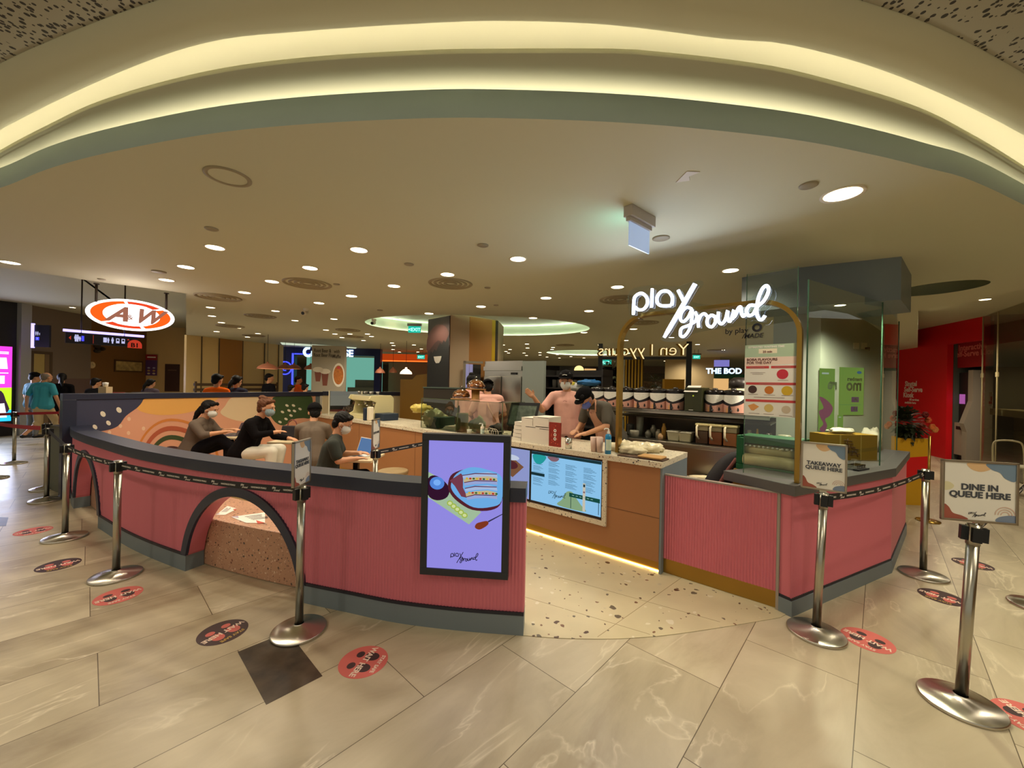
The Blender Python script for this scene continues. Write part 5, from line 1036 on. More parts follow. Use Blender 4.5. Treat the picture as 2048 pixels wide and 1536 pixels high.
stool((w1.x, w1.y), .43, 'drum stool under the person in the grey brown top', M('stool_beige', (190, 170, 130), .8)); stool((w2.x, w2.y), .54, 'drum stool under the person in the black sweater', M('stool_beige', (190, 170, 130), .8)); stool((w3.x, w3.y), .40, 'drum stool under the cap wearing diner', M('stool_beige', (190, 170, 130), .8)); stool((w4.x, w4.y), .38, 'drum stool under the diner in the dark green shirt', M('stool_beige', (190, 170, 130), .8))
q = D(786, 950, 5.5); stool((q.x, q.y), .47, 'empty low drum stool in front of the tan counter left of the lilac screen', M('stool_beige', (190, 170, 130), .8), .2)
SCRB = E('laptop_screen', (96, 130, 176), .8)
laptop((TW1.x - .08, TW1.y - .05, .80), math.radians(-80), 'dark laptop on the table in front of the person in the grey brown top', M('laptop_purple', (84, 78, 104), .4), E('laptop_dim', (120, 120, 150), .4), 112)
lt = laptop((TW4.x - .02, TW4.y, .755), math.radians(-38), 'white laptop with a lit blue screen before the diner in dark green', M('laptop_white', (214, 210, 204), .4), SCRB, 108)
# tote bag and drinks on the second table
t = thing('tote_bag', 'black tote bag with rounded handle on the table behind the black sweater diner', 'bag', (TW2.x + .02, TW2.y - .02, .78)); mb = MB(); mb.prism([v((-.17, -.05, 0)), v((.17, -.05, 0)), v((.17, .05, 0)), v((-.17, .05, 0))], [v((-.15, -.02, .22)), v((.15, -.02, .22)), v((.15, .02, .22)), v((-.15, .02, .22))]); build('bag_body', mb, t, M('bag_black', (30, 24, 28), .7), world=False, bevel=.015); mb = MB(); mb.tube([v((-.07, 0, .2))] + [v((-.07 * math.cos(a), 0, .22 + .09 * math.sin(a))) for a in [math.pi * k / 8 for k in range(9)]] + [v((.07, 0, .2))], .008, 8); build('bag_handle', mb, t, M('bag_strap', (120, 60, 54), .7), world=False)
def cup(p, label, colr, h=.16, r=.04, lid=True, kind='drink_cup', group=None):
    t = thing(kind, label, 'cup', p, 0, group); mb = MB(); mb.lathe([(.0001, 0), (r * .75, 0), (r, h), (r * .95, h), (.0001, h - .005)], n=20); build('cup_body', mb, t, M('cup_%d_%d' % (colr[0], colr[1]), colr, .35), world=False)
    if lid: mb = MB(); mb.lathe([(r, h), (r * 1.06, h + .004), (r * 1.06, h + .012), (r * .8, h + .02), (.0001, h + .02)], n=20); build('lid', mb, t, WHITEP, world=False)
    return t
cup((TW2.x + .22, TW2.y - .12, .78), 'brown iced drink cup on the table between the diners', (104, 66, 34), .17, .042)
cup((TW1.x + .12, TW1.y + .05, .80), 'small glass beside the dark laptop', (150, 130, 110), .07, .03, False)

# ================================================================ ON THE COUNTER
def on(u, vb, dd=-.3): # point on the counter top seen at u, vb
    p = G(u, vb, ZK); return p
# espresso machine
EF = Frame(CF.p(CF.px(745, 0)[0] if False else 0, 0).xy, CF.p(1, 0).xy)
def cs(u, vb): p = G(u, vb, ZK); d = p - CF.o; return d.dot(CF.t), d.dot(CF.n)
s0, d0 = cs(752, 832); s1, d1 = cs(822, 836)
t = thing('espresso_machine', 'cream coloured espresso machine at the far end of the counter', 'coffee machine', CF.p((s0 + s1) / 2, ZK, -.35)); a, b_ = s0 - .05, s0 + .68; CRM = M('machine_cream', (216, 206, 158), .3)
mb = MB(); side = [(.0, 0), (.50, 0), (.52, .06), (.40, .12), (.36, .30), (.50, .36), (.46, .43), (.06, .43), (0, .38)]
for sx in (a, b_ - .03): mb.prism([CF.p(sx, ZK + z, -.62 + d) for d, z in side], [CF.p(sx + .03, ZK + z, -.62 + d) for d, z in side])
mb.fbox(CF, a + .03, b_ - .03, ZK + .33, ZK + .42, -.60, -.17); mb.fbox(CF, a + .03, b_ - .03, ZK + .0, ZK + .08, -.60, -.14); build('machine_shell', mb, t, CRM, bevel=.008)
mb = MB(); mb.fbox(CF, a + .03, b_ - .03, ZK + .08, ZK + .33, -.61, -.45); mb.fbox(CF, a + .06, b_ - .06, ZK + .42, ZK + .425, -.58, -.2); build('machine_back', mb, t, STEEL)
mb = MB()
for k in range(2): c_ = a + .2 + .3 * k; mb.tube([CF.p(c_, ZK + .33, -.36), CF.p(c_, ZK + .24, -.36)], .035, 16); mb.tube([CF.p(c_, ZK + .25, -.36), CF.p(c_, ZK + .24, -.2)], .012, 8)
build('group_head', mb, t, CHROME); mb = MB()
for k in range(6): mb = MB(); mb.lathe([(.0001, 0), (.02, 0), (.034, .055), (.031, .055), (.018, .005)], c=CF.p(a + .08 + .10 * k, ZK + .435, -.3 - .08 * (k % 2)), n=16); tag(build('espresso_cup', mb, mat=M('steel_dull', (150, 146, 138), .3, .8)), 'small grey cup standing on top of the cream espresso machine', 'cup', 'cups on the espresso machine')
mb = MB()
mb = MB(); mb.fbox(CF, b_ + .02, b_ + .30, ZK, ZK + .12, -.52, -.22); mb.fbox(CF, b_ - .02, b_ + .05, ZK + .001, ZK + .22, -.14, -.02); tag(build('storage_tub', mb, mat=M('tub_navy', (34, 48, 66), .5), bevel=.01), 'dark navy tub beside the espresso machine', 'container')
mb = MB(); mb.fbox(CF, b_ + .06, b_ + .17, ZK + .001, ZK + .24, -.12, -.04); tag(build('receipt_unit', mb, mat=M('unit_cream', (224, 214, 190), .4), bevel=.02), 'small white rounded unit standing in front of the dark tubs', 'device')
# menu board / display panel left of the machine
s2, d2 = cs(697, 827); t = thing('acrylic_board', 'tilted dark acrylic board leaning left of the espresso machine', 'sign', CF.p(s2, ZK, -.3)); F = Frame(CF.p(s2, 0, -.15).xy, CF.p(s2 + .62, 0, -.52).xy); mb = MB(); mb.fbox(F, 0, F.L, ZK + .06, ZK + .47, -.006, 0); build('board', mb, t, glassmat('board_glass', (150, 160, 160), .25)); mb = MB(); mb.fbox(F, 0, .022, ZK, ZK + .48, -.012, .012); mb.fbox(F, F.L - .02, F.L, ZK, ZK + .48, -.012, .012); build('board_stand', mb, t, M('stand_white', (226, 220, 196), .5)); text('board_lettering', 'AND', F, .3, ZK + .09, .004, .10, M('board_ink', (90, 74, 60), .6), t, bold=.02)
sC, dC = cs(689, 824); t = thing('cup_tower', 'stack of white printed paper cups beside the tilted board', 'cups', CF.p(sC, ZK, dC)); mb = MB()
for k in range(7): mb.lathe([(.028, k * .03), (.040, k * .03 + .05), (.038, k * .03 + .055)], n=18)
build('paper_cups', mb, t, WHITEP, world=False); T = CF.mat(sC, ZK + .05, dC + .043) @ Matrix.Rotation(math.radians(90), 4, 'Z'); text('cup_print', 'PLAY', None, 0, 0, 0, .05, INK, t, M4=T, bold=.03, depth=.0005)
mb = MB(); sB, dB = .42, -.4; mb.tube([CF.p(sB - .12, ZK + .05, -.4), CF.p(sB + .2, ZK + .05, -.4)], .012, 8); mb.fbox(CF, sB - .16, sB - .06, ZK, ZK + .10, -.45, -.35); mb.fbox(CF, sB + .14, sB + .24, ZK, ZK + .08, -.45, -.35); tag(build('tape_dispenser', mb, mat=M('brown_plastic', (104, 60, 40), .5)), 'brown dumbbell shaped holder on the cream ledge end of the counter', 'holder')
# glass pastry case
s0, d0 = cs(818, 858); s1, d1 = cs(968, 868); s0 -= .05
t = thing('glass_display_case', 'long glass display case on the middle of the counter', 'display case', CF.p((s0 + s1) / 2, ZK, -.3)); s1 = s0 + 1.62; zt_ = ZK + .44; D0, D1 = -.56, -.10
mb = MB(); P4 = [CF.p(s0, zt_, D1 - .02), CF.p(s1, zt_, D1 - .02), CF.p(s1, zt_, D0), CF.p(s0, zt_, D0)]; mb.add(P4, [(0, 1, 2, 3)]); mb.add([CF.p(s0, ZK + .002, D1), CF.p(s1, ZK + .002, D1), CF.p(s1, zt_ - .004, D1 - .02), CF.p(s0, zt_ - .004, D1 - .02)], [(0, 1, 2, 3)]); mb.add([CF.p(s1, ZK + .002, D1), CF.p(s1, ZK + .002, D0), CF.p(s1, zt_ - .004, D0), CF.p(s1, zt_ - .004, D1 - .02)], [(0, 1, 2, 3)]); build('glass_panels', mb, t, glassmat('case_glass', (224, 234, 214), .06), recalc=False)
mb = MB(); mb.fbox(CF, s0, s1, zt_ - .001, zt_ + .005, D1 - .024, D1 - .014); mb.fbox(CF, s1 - .006, s1 + .001, zt_ - .001, zt_ + .005, D0, D1 - .02); mb.fbox(CF, s1 - .006, s1 + .001, ZK + .002, zt_, D1 - .012, D1 - .004); mb.fbox(CF, s0, s0 + .006, ZK + .002, zt_, D1 - .012, D1 - .004); mb.fbox(CF, s0 + .8, s0 + .806, ZK + .002, zt_, D1 - .012, D1 - .006); build('glass_edge', mb, t, M('edge_green', (84, 98, 70), .2))
# domes with pastries standing on the case
PAST = M('pastry', (206, 128, 62), .6, vary=.45, vscale=30)
def dome(s, d, z, r, label):
    t = thing('cake_dome', label, 'cake stand', CF.p(s, z, d)); c = CF.p(s, z, d); mb = MB(); mb.lathe([(.0001, 0), (r * 1.15, .0), (r * 1.2, .012), (.0001, .016)], c=c, n=36); build('wooden_plate', mb, t, M('plate_wood', (176, 124, 60), .5)); mb = MB(); mb.lathe([(r, .016), (r * 1.01, r * .5), (r * .85, r * .88), (r * .45, r * 1.12), (.02, r * 1.2)], c=c, n=36); mb.ell(c + v((0, 0, r * 1.2 + .022)), (.02, .02, .022)); build('glass_dome', mb, t, glassmat('dome_glass', (240, 240, 232), .06))
    for k in range(6):
        a = k * 1.05 + s; rr_ = r * .52 if k < 5 else 0; pc = c + v((rr_ * math.cos(a), rr_ * math.sin(a), .055 + (.05 if k == 5 else 0))); g_ = MB(); pts = [pc + Matrix.Rotation(a, 3, 'Z') @ v((.05 * math.cos(b), .035 * math.sin(b), .0)) for b in [math.pi * (-.1 + 1.2 * j / 8) for j in range(9)]]; g_.tube(pts, [.010, .018, .025, .029, .031, .029, .025, .018, .010], 8); tag(build('pastry', g_, mat=PAST), 'golden pastry under the ' + ('upper' if z > zt_ + .08 else 'lower') + ' glass dome', 'pastry', 'pastries under the glass domes')
sD, dD = cs(925, 868); 
def s_at(u, z, d): 
    r = ray(u, 800); c_ = v((0, 0, HC)); nrm = CF.n; k = ((CF.o + nrm * d) - c_).dot(nrm) / r.dot(nrm); return ((c_ + r * k) - CF.o).dot(CF.t)
dome(s_at(922, 0, -.3), -.3, zt_ + .006, .125, 'lower left glass cake dome of pastries on top of the display case')
sU = s_at(951, 0, -.42); t = thing('cake_riser', 'round wooden riser under the upper pastry dome', 'cake stand', CF.p(sU, zt_ + .006, -.42)); mb = MB(); mb.lathe([(.0001, .14), (.06, .14), (.055, .01), (.07, .0), (.0001, 0)], c=CF.p(sU, zt_ + .006, -.42), n=24); build('riser_foot', mb, t, M('plate_wood', (176, 124, 60), .5)); dome(sU, -.42, zt_ + .148, .125, 'upper right glass cake dome of pastries on the riser')
def bag(name, c, r, mat, label, cat='bag', seed=1, sq=(1, .8, .6)):
    rnd = random.Random(seed); mb = MB(); mb.ell(c, (r * sq[0], r * sq[1], r * sq[2]), None, 22, 14)
    for p in mb.v:
        k = 1 + .22 * math.sin(p.x * 47 + seed) * math.sin(p.y * 39) + .30 * (rnd.random() - .5); p.x = c[0] + (p.x - c[0]) * k; p.y = c[1] + (p.y - c[1]) * k; p.z = max(c[2] - r * sq[2], c[2] + (p.z - c[2]) * k)
    return tag(build(name, mb, mat=mat), label, cat)
CLR = glassmat('thin_plastic', (226, 226, 206), .10)
sB_, dB_ = s_at(845, 0, -.3), -.3
mb = MB(); mb.fbox(CF, s0 + .02, s0 + .34, ZK + .002, ZK + .17, -.48, -.18); tag(build('storage_tub', mb, mat=M('tub_green', (42, 66, 56), .5), bevel=.012), 'dark green tub at the left end inside the glass display case', 'container')
bag('yellow_bag', CF.p(s_at(842, 0, -.25), ZK + .27, -.25), .15, M('bag_yellow', (196, 176, 84), .35), 'crumpled yellow plastic bag on the tubs inside the glass case', seed=3, sq=(1.1, .7, .45))
bag('clear_bag', CF.p(s_at(868, 0, -.25), ZK + .14, -.25), .14, M('bag_frost', (170, 166, 128), .3), 'crumpled frosted bag in front of the yellow bag in the glass case', seed=5, sq=(1.2, .7, .9))
mb = MB(); 
for k in range(3): mb.fbox(CF, s0 + .42 + .03 * k, s0 + .82 - .03 * k, ZK + .003 + .02 * k, ZK + .02 + .02 * k, -.42 + .02 * k, -.16)
tag(build('white_boxes', mb, mat=WHITEP), 'low pile of white flat containers on the case floor', 'box')
s_ = s_at(925, 0, -.22); mb = MB(); mb.lathe([(.0001, .002), (.085, .002), (.09, .02), (.09, .24), (.08, .26), (.0001, .26)], c=CF.p(s_, ZK, -.22), n=28); tag(build('glass_jar', mb, mat=M('jar_olive', (150, 142, 96), .25)), 'wide olive coloured jar inside the glass case below the lower dome', 'jar')
s_ = s_at(958, 0, -.24); bag('clear_bag', CF.p(s_, ZK + .11, -.24), .12, M('bag_frost', (170, 166, 128), .3), 'frosted bag beside the olive jar inside the glass case', seed=9, sq=(.9, .7, .9))
s_ = s_at(940, 0, -.06); cup(CF.p(s_, ZK, -.06), 'small glass of sauce at the front right of the glass case', (170, 170, 150), .07, .035, False, 'small_glass')
# sanitizer, cable basket
def bottle(s, d, label, colr, h=.2, r=.032, pump=True, name='pump_bottle'):
    t = thing(name, label, 'bottle', CF.p(s, ZK, d)); mb = MB(); mb.lathe([(.0001, 0), (r, 0), (r, h * .68), (r * .85, h * .76), (r * .35, h * .8), (r * .35, h * .84), (.0001, h * .84)], n=24); build('bottle_body', mb, t, M('bottle_%d_%d' % colr[:2], colr, .25), world=False); mb = MB(); mb.lathe([(r * .42, h * .80), (r * .42, h * .88), (.006, h * .9), (.006, h), (.0001, h)], n=14); mb.tube([(0, 0, h), (-.035, -.01, h + .002), (-.045, -.013, h - .01)], .006, 8); build('pump', mb, t, WHITEP, world=False)
    mb = MB(); mb.lathe([(r + .0006, h * .15), (r + .0006, h * .58)], n=24, a0=-2.6, a1=-.6); build('bottle_label', mb, t, M('lab_pale', (196, 214, 196), .5), world=False, recalc=False); return t
bottle(s_at(1218, 0, -.07), -.07, 'tall blue pump bottle of sanitizer beside the left foot of the brass arch', (34, 126, 178), .25, .031)
bottle(s_at(966, 0, -.1), -.1, 'small white pump bottle right of the glass case', (220, 206, 186), .16, .026)
s_ = s_at(988, 0, -.14); t = thing('cable_basket', 'small wire basket with a black bundled device and looping grey cables', 'basket', CF.p(s_, ZK, -.14)); mb = MB()
for zz_ in (.005, .05, .09): mb.tube([CF.p(s_ + a_, ZK + zz_, -.14 + b2) for a_, b2 in ((-.1, -.09), (.17, -.09), (.17, .10), (-.1, .10))], .003, 6, closed=True)
for k in range(8): mb.tube([CF.p(s_ - .1 + .038 * k, ZK + .005, -.04), CF.p(s_ - .1 + .038 * k, ZK + .09, -.04)], .002, 5)
build('wire_frame', mb, t, STEEL); mb = MB()
for k in range(3): mb.tube([CF.p(s_ + .03 + .06 * k + .06 * math.cos(a), ZK + .07 + .055 * math.sin(a), -.04 + .02 * k) for a in [2 * math.pi * j / 16 for j in range(16)]], .004, 6, closed=True)
build('cable_loops', mb, t, M('cable_grey', (170, 160, 140), .5))
bag('black_pouch', CF.p(s_ + .0, ZK + .085, -.20), .085, M('pouch_black', (26, 24, 26), .6), 'black bundled pouch in the wire basket beside the tablet register', seed=12, sq=(1.1, .7, .9))
# till / tablet
s_ = s_at(1036, 0, -.34); t = thing('tablet_register', 'tilted black touchscreen register on the counter facing the customers', 'register', CF.p(s_, ZK, -.34)); tl = math.radians(14)
F = Frame(CF.p(s_ - .17, 0, -.30).xy, CF.p(s_ + .17, 0, -.46).xy)
def tz(a_, z, d): return F.p(a_, 0, d - (z) * math.sin(tl) * 1.0) + v((0, 0, ZK + .13 + z * math.cos(tl))) + F.t * (z * .18)
mb = MB(); mb.use(BLACKM); lo = [(0, 0), (.38, 0), (.38, .32), (0, .32)]; mb.prism([tz(a_, z, 0) for a_, z in lo], [tz(a_, z, -.03) for a_, z in lo]); mb.use(M('tablet_screen', (96, 106, 92), .2, emit=.12, vary=.6, vscale=14)); l2 = [(.03, .03), (.35, .03), (.35, .28), (.03, .28)]; mb.prism([tz(a_, z, .0) for a_, z in l2], [tz(a_, z, .0012) for a_, z in l2]); build('tablet', mb, t)
mb = MB(); mb.prism([F.p(.08, ZK, .02), F.p(.38, ZK, .02), F.p(.46, ZK, -.22), F.p(.1, ZK, -.22)], [F.p(.1, ZK + .2, -.04), F.p(.34, ZK + .2, -.04), F.p(.34, ZK + .34, -.12), F.p(.16, ZK + .3, -.12)]); build('register_stand', mb, t, BLACKM)
# white box stacks and red stand
BXW = M('carton_white', (214, 206, 192), .6)
def cbox(u0, u1, zb, h, d0, d1, label, name='white_carton', m=BXW, seam=True):
    a_, b2 = s_at(u0, 0, d1), s_at(u1, 0, d1); mb = MB(); mb.use(m).fbox(CF, a_, b2, zb, zb + h, d0, d1)
    if seam: mb.use(INK).fbox(CF, a_ + (b2 - a_) * .3, b2, zb + h * .9, zb + h * .93, d1, d1 + .001)
    o = build(name, mb); return tag(o, label, 'box')
z = ZK
for k in range(5): cbox(1026 + k, 1043 + k * .4, z + .046 * k, .043, -.28, -.10, ['bottom', 'second', 'middle', 'fourth', 'top'][k] + ' white carton of the narrow stack left of the large white boxes')
cbox(1044, 1072, z, .20, -.34, -.085, 'large white box behind the red menu stand, left lower one'); cbox(1072, 1099, z, .19, -.34, -.085, 'large white box behind the red menu stand, right lower one'); cbox(1044, 1066, z + .2, .09, -.34, -.085, 'white box on top of the left large box'); cbox(1067, 1098, z + .2, .11, -.34, -.085, 'white box with a dark lid seam on top of the right large box')
s_ = s_at(1111, 0, -.06); t = thing('menu_stand', 'upright dark red menu stand with three round pictures on the counter', 'sign', CF.p(s_, ZK, -.06)); mb = MB(); mb.use(M('stand_red', (150, 44, 30), .45, vary=.3, vscale=30)).fbox(CF, s_ - .075, s_ + .075, ZK, ZK + .265, -.075, -.055)
for k in range(3): mb.use(WHITEP); fpoly(mb, CF, ring2((s_ + .005, ZK + .175 - .045 * k), .018, .018, 20), -.0545); mb.use(M('pearl_brown', (96, 60, 46), .5)); fpoly(mb, CF, ring2((s_ + .005, ZK + .175 - .045 * k), .008, .008, 12), -.0543)
mb.use(M('stand_dots', (196, 80, 52), .5)); [fpoly(mb, CF, ring2((s_ - .045 + .09 * random.random(), ZK + .02 + .22 * random.random()), .007, .007, 8), -.0546) for k in range(12)]
build('stand_card', mb, t, recalc=False)
s_ = s_at(1138, 0, -.05); mb = MB(); mb.lathe([(.0001, 0), (.036, 0), (.036, .115), (.033, .115), (.033, .01), (.0001, .01)], c=CF.p(s_, ZK, -.06), n=28); tag(build('steel_cup', mb, mat=CHROME), 'polished steel cup beside the red menu stand', 'cup')
for k in range(3): cup(CF.p(s_at(1190 + 6 * k, 0, -.09), ZK, -.08 - .05 * (k % 2)), 'clear pinkish cup standing left of the blue sanitizer bottle', (206, 176, 160), .15, .036, False, 'clear_cup', 'clear cups by the sanitizer')
for k, (u, dd, r) in enumerate(((1256, -.35, .15), (1281, -.42, .14), (1303, -.5, .13), (1268, -.22, .11))): bag('crumpled_bag', CF.p(s_at(u, 0, dd), ZK + .04, dd), r, M('bag_white', (218, 206, 170), .25), 'crumpled white plastic bag on the right end of the counter, ' + ['left', 'middle', 'right', 'nearest'][k] + ' one', seed=30 + k, sq=(1.1, .8, .42))
s_ = s_at(1285, 0, -.08); t = thing('serving_tray', 'dark brown tray with a folded brown paper bag at the counter end', 'tray', CF.p(s_, ZK, -.1)); mb = MB(); mb.fbox(CF, s_ - .22, s_ + .22, ZK, ZK + .012, -.20, -.02); build('tray', mb, t, M('tray_dark', (64, 40, 24), .5), bevel=.005); mb = MB(); mb.fbox(CF, s_ - .02, s_ + .2, ZK + .013, ZK + .03, -.19, -.03); tag(build('paper_bag', mb, mat=M('kraft', (176, 134, 78), .7), bevel=.006), 'flat brown paper bag lying on the dark tray', 'bag')

# ================================================================ BACK WORKTOP AND DISPENSERS
def off(s, z, d): return CF.p(s, z, d)
BKD = -1.45
def sb(u, d): return s_at(u, 0, d)
wt = thing('steel_worktop', 'long stainless worktop with an overshelf behind the service counter', 'worktop', CF.p(sb(1350, -1.5), 0, -1.6)); sa, sz_ = sb(1215, -1.3), sb(1560, -1.3); mb = MB(); mb.fbox(CF, sa, sz_ - .1, .985, 1.035, -2.0, -1.3); build('worktop_slab', mb, wt, STEEL, bevel=.004)
mb = MB(); mb.fbox(CF, sa, sz_ - .1, .0, .985, -1.98, -1.34); build('cabinet_base', mb, wt, STEEL); mb = MB(); mb.fbox(CF, sa, sz_ - .1, 1.385, 1.41, -1.98, -1.42); mb.fbox(CF, sa, sz_ - .1, 1.36, 1.41, -1.44, -1.42); build('overshelf', mb, wt, STEEL, bevel=.003)
mb = MB(); mb.fbox(CF, sa, sz_ - .1, 1.30, 1.315, -1.98, -1.5); mb.fbox(CF, sa, sz_ - .1, 1.035, 1.36, -2.0, -1.98); build('lower_shelf', mb, wt, M('dark_steel', (70, 62, 52), .35, .8))
def dispenser(u, label, w=.205, grp='tea dispensers'):
    t = thing('tea_dispenser', label, 'dispenser', CF.p(sb(u, -1.6), 1.411, -1.6), math.atan2(CF.t.y, CF.t.x), grp); return t
DK = M('dispenser_black', (20, 14, 13), .18)
def disp_parts(t):
    r = .112; mb = MB(); mb.lathe([(.0001, .001), (r, .001), (r, .215), (.0001, .215)], n=36); build('dispenser_body', mb, t, DK, world=False)
    mb = MB(); mb.lathe([(r + .003, .215), (r + .004, .245), (r * .97, .258), (r * .7, .266), (.02, .270), (.0001, .270)], n=36); mb.lathe([(.03, .268), (.028, .285), (.0001, .288)], n=16); build('lid', mb, t, DK, world=False)
    mb = MB(); W_ = 28
    def lp(a, z, dr=.0012): q = -math.pi / 2 + a; return v(((r + dr) * math.cos(q), (r + dr) * math.sin(q), z))
    def curve(a, k): return .075 + .055 * math.cos((a + .35) * 1.3) * -1 + .03 * k
    A_ = [-1.35 + 2.7 * j / W_ for j in range(W_ + 1)]
    for m_, f0, f1, dr in ((WHITEP, lambda a: .105 + .045 * abs(a - .0) ** 1.3, lambda a: .208, .0012), (M('label_black', (34, 28, 32), .5), lambda a: .078 + .03 * abs(a) ** 1.3, lambda a: .105 + .045 * abs(a) ** 1.3, .0012), (M('label_pink', (204, 150, 132), .5), lambda a: .006, lambda a: .078 + .03 * abs(a) ** 1.3, .0012)):
        mb.use(m_); mb.add([lp(a, f(a), dr) for a in A_ for f in (f0, f1)], [(2 * j, 2 * j + 2, 2 * j + 3, 2 * j + 1) for j in range(W_)], True)
    mb.use(M('label_orange', (214, 156, 96), .5)); mb.add([lp(a, z_, .0016) for a in (-1.1, -.8, -.5, -.35) for z_ in (.006, .06)], [(0, 2, 3, 1), (2, 4, 5, 3), (4, 6, 7, 5)], True)
    mb.use(M('label_black', (34, 28, 32), .5)); mb.add([lp(a, z_, .0024) for a, z_ in ((-.30, .006), (-.02, .006), (-.0, .05), (-.1, .085), (-.3, .08))], [(0, 1, 2, 3, 4)]); mb.add([lp(a, z_, .0024) for a, z_ in ((.5, .03), (.62, .02), (.72, .035), (.66, .06), (.55, .065))], [(0, 1, 2, 3, 4)])
    mb.use(M('label_ink', (120, 110, 108), .6))
    for j, (z_, a0, a1) in enumerate(((.180, -.5, .45), (.172, -.4, .1), (.155, -.35, .4), (.146, -.2, .5), (.132, -.3, .3))): mb.add([lp(a0, z_, .0022), lp(a1, z_, .0022), lp(a1, z_ + (.007 if j == 0 else .003), .0022), lp(a0, z_ + (.007 if j == 0 else .003), .0022)], [(0, 1, 2, 3)])
    build('dispenser_label', mb, t, world=False, recalc=False)
    mb = MB(); mb.tube([(0, -r, .03), (0, -r - .03, .03), (0, -r - .034, .012)], .009, 8); build('tap', mb, t, BLACKM, world=False)
first = None
for k, u in enumerate((1197, 1224, 1253, 1285, 1318, 1351, 1430, 1467)):
    lb = ['leftmost of the row of labelled tea dispensers, left of the brass arch post', 'tea dispenser partly hidden by the left brass arch post', 'tea dispenser just right of the left brass arch post', 'tea dispenser second to the right of the left brass arch post', 'tea dispenser third to the right of the left brass arch post', 'tea dispenser immediately left of the dark green machine', 'tea dispenser immediately right of the dark green machine', 'tea dispenser at the edge of the flavour poster'][k]
    if first is None: first = dispenser(u, lb); disp_parts(first)
    else: o = copy_tree(first); place(o, CF.p(sb(u, -1.6), 1.411, -1.6), math.atan2(CF.t.y, CF.t.x)); o['label'] = lb
mb = MB(); 
for u in (1197, 1224, 1253, 1285, 1318, 1351, 1430, 1467): pass
t = thing('sealing_machine', 'dark green boxy machine standing between the tea dispensers', 'machine', CF.p(sb(1390, -1.55), 1.411, -1.6)); a_, b2 = sb(1369, -1.45), sb(1404, -1.45); mb = MB(); mb.fbox(CF, a_, b2, 1.412, 1.70, -1.80, -1.45); build('machine_housing', mb, t, M('machine_green', (52, 54, 30), .35), bevel=.008)
mb = MB(); mb.fbox(CF, a_ + .05, a_ + .10, 1.425, 1.432, -1.45, -1.449); build('machine_badge', mb, t, WHITEP); mb = MB(); c_ = CF.p((a_ + b2) / 2 - .0, 1.60, -1.452); mb.ell(c_, (.009, .009, .009)); build('indicator_light', mb, t, E('indicator', (190, 200, 60), .8))
mb = MB(); mb.use(WHITEP); A1 = [CF.p(a_ - .01, 1.645, -1.44), CF.p(b2 - .05, 1.645, -1.44), CF.p(b2 - .02, 1.72, -1.50), CF.p(a_ + .03, 1.72, -1.50)]; mb.prism(A1, [p + v((0, 0, .003)) for p in A1]); mb.use(M('code_red', (190, 90, 70), .6))
for k in range(6): 
    e1_, e2_ = A1[1] - A1[0], A1[3] - A1[0]; pz = A1[0] + e1_ * (.4 + .09 * k) + e2_ * .15 + v((0, 0, .004)); mb.use(INK if k > 2 else M('code_red', (190, 90, 70), .6)); mb.poly([pz, pz + e1_ * .05, pz + e1_ * .05 + e2_ * .5, pz + e2_ * .5])
tag(build('paper_note', mb, recalc=False), 'white printed note taped on top of the dark green machine', 'sign')
mb = MB(); mb.lathe([(.0001, 0), (.115, 0), (.115, .06), (.1, .10), (.06, .13), (.0001, .135)], c=CF.p(sb(1478, -1.85), 1.70, -1.85), n=28); tag(build('large_pot', mb, mat=M('pot_dark', (40, 32, 30), .4)), 'dark rounded pot standing behind the last tea dispenser', 'pot')
mb = MB(); mb.lathe([(.0001, 0), (.12, 0), (.12, .287), (.0001, .287)], c=CF.p(sb(1478, -1.85), 1.412, -1.85), n=28); tag(build('large_pot', mb, mat=M('pot_white', (190, 180, 150), .4)), 'pale container under the dark rounded pot behind the last dispenser', 'pot')
# pitchers with drinks
def pitcher(u, liq, label):
    s_ = sb(u, -1.5); t = thing('drink_pitcher', label, 'pitcher', CF.p(s_, 1.036, -1.5), math.atan2(CF.t.y, CF.t.x), 'pitchers of tea on the steel worktop'); mb = MB(); w_ = .07
    mb.use(M('liquid_%d' % liq[0], liq, .2)).box((0, 0, .078), (.135, .15, .15)); mb.use(M('pitcher_clear', (150, 136, 104), .2)).box((0, 0, .182), (.14, .155, .056)); build('pitcher_body', mb, t, world=False, bevel=.008); mb = MB(); mb.box((0, 0, .226), (.15, .165, .03)); build('lid', mb, t, M('lid_cream', (222, 206, 150), .4), world=False, bevel=.01)
    mb = MB(); mb.tube([(-.045, -.082, .215), (-.047, -.115, .20), (-.045, -.12, .10), (-.025, -.095, .06)], .012, 8); build('handle', mb, t, M('handle_cream', (226, 212, 180), .4), world=False)
pitcher(1408, (70, 44, 28), 'pitcher of darkest brown tea, left of the three'); pitcher(1435, (124, 66, 30), 'pitcher of brown tea, middle of the three'); pitcher(1464, (152, 92, 48), 'pitcher of light brown tea, right of the three')
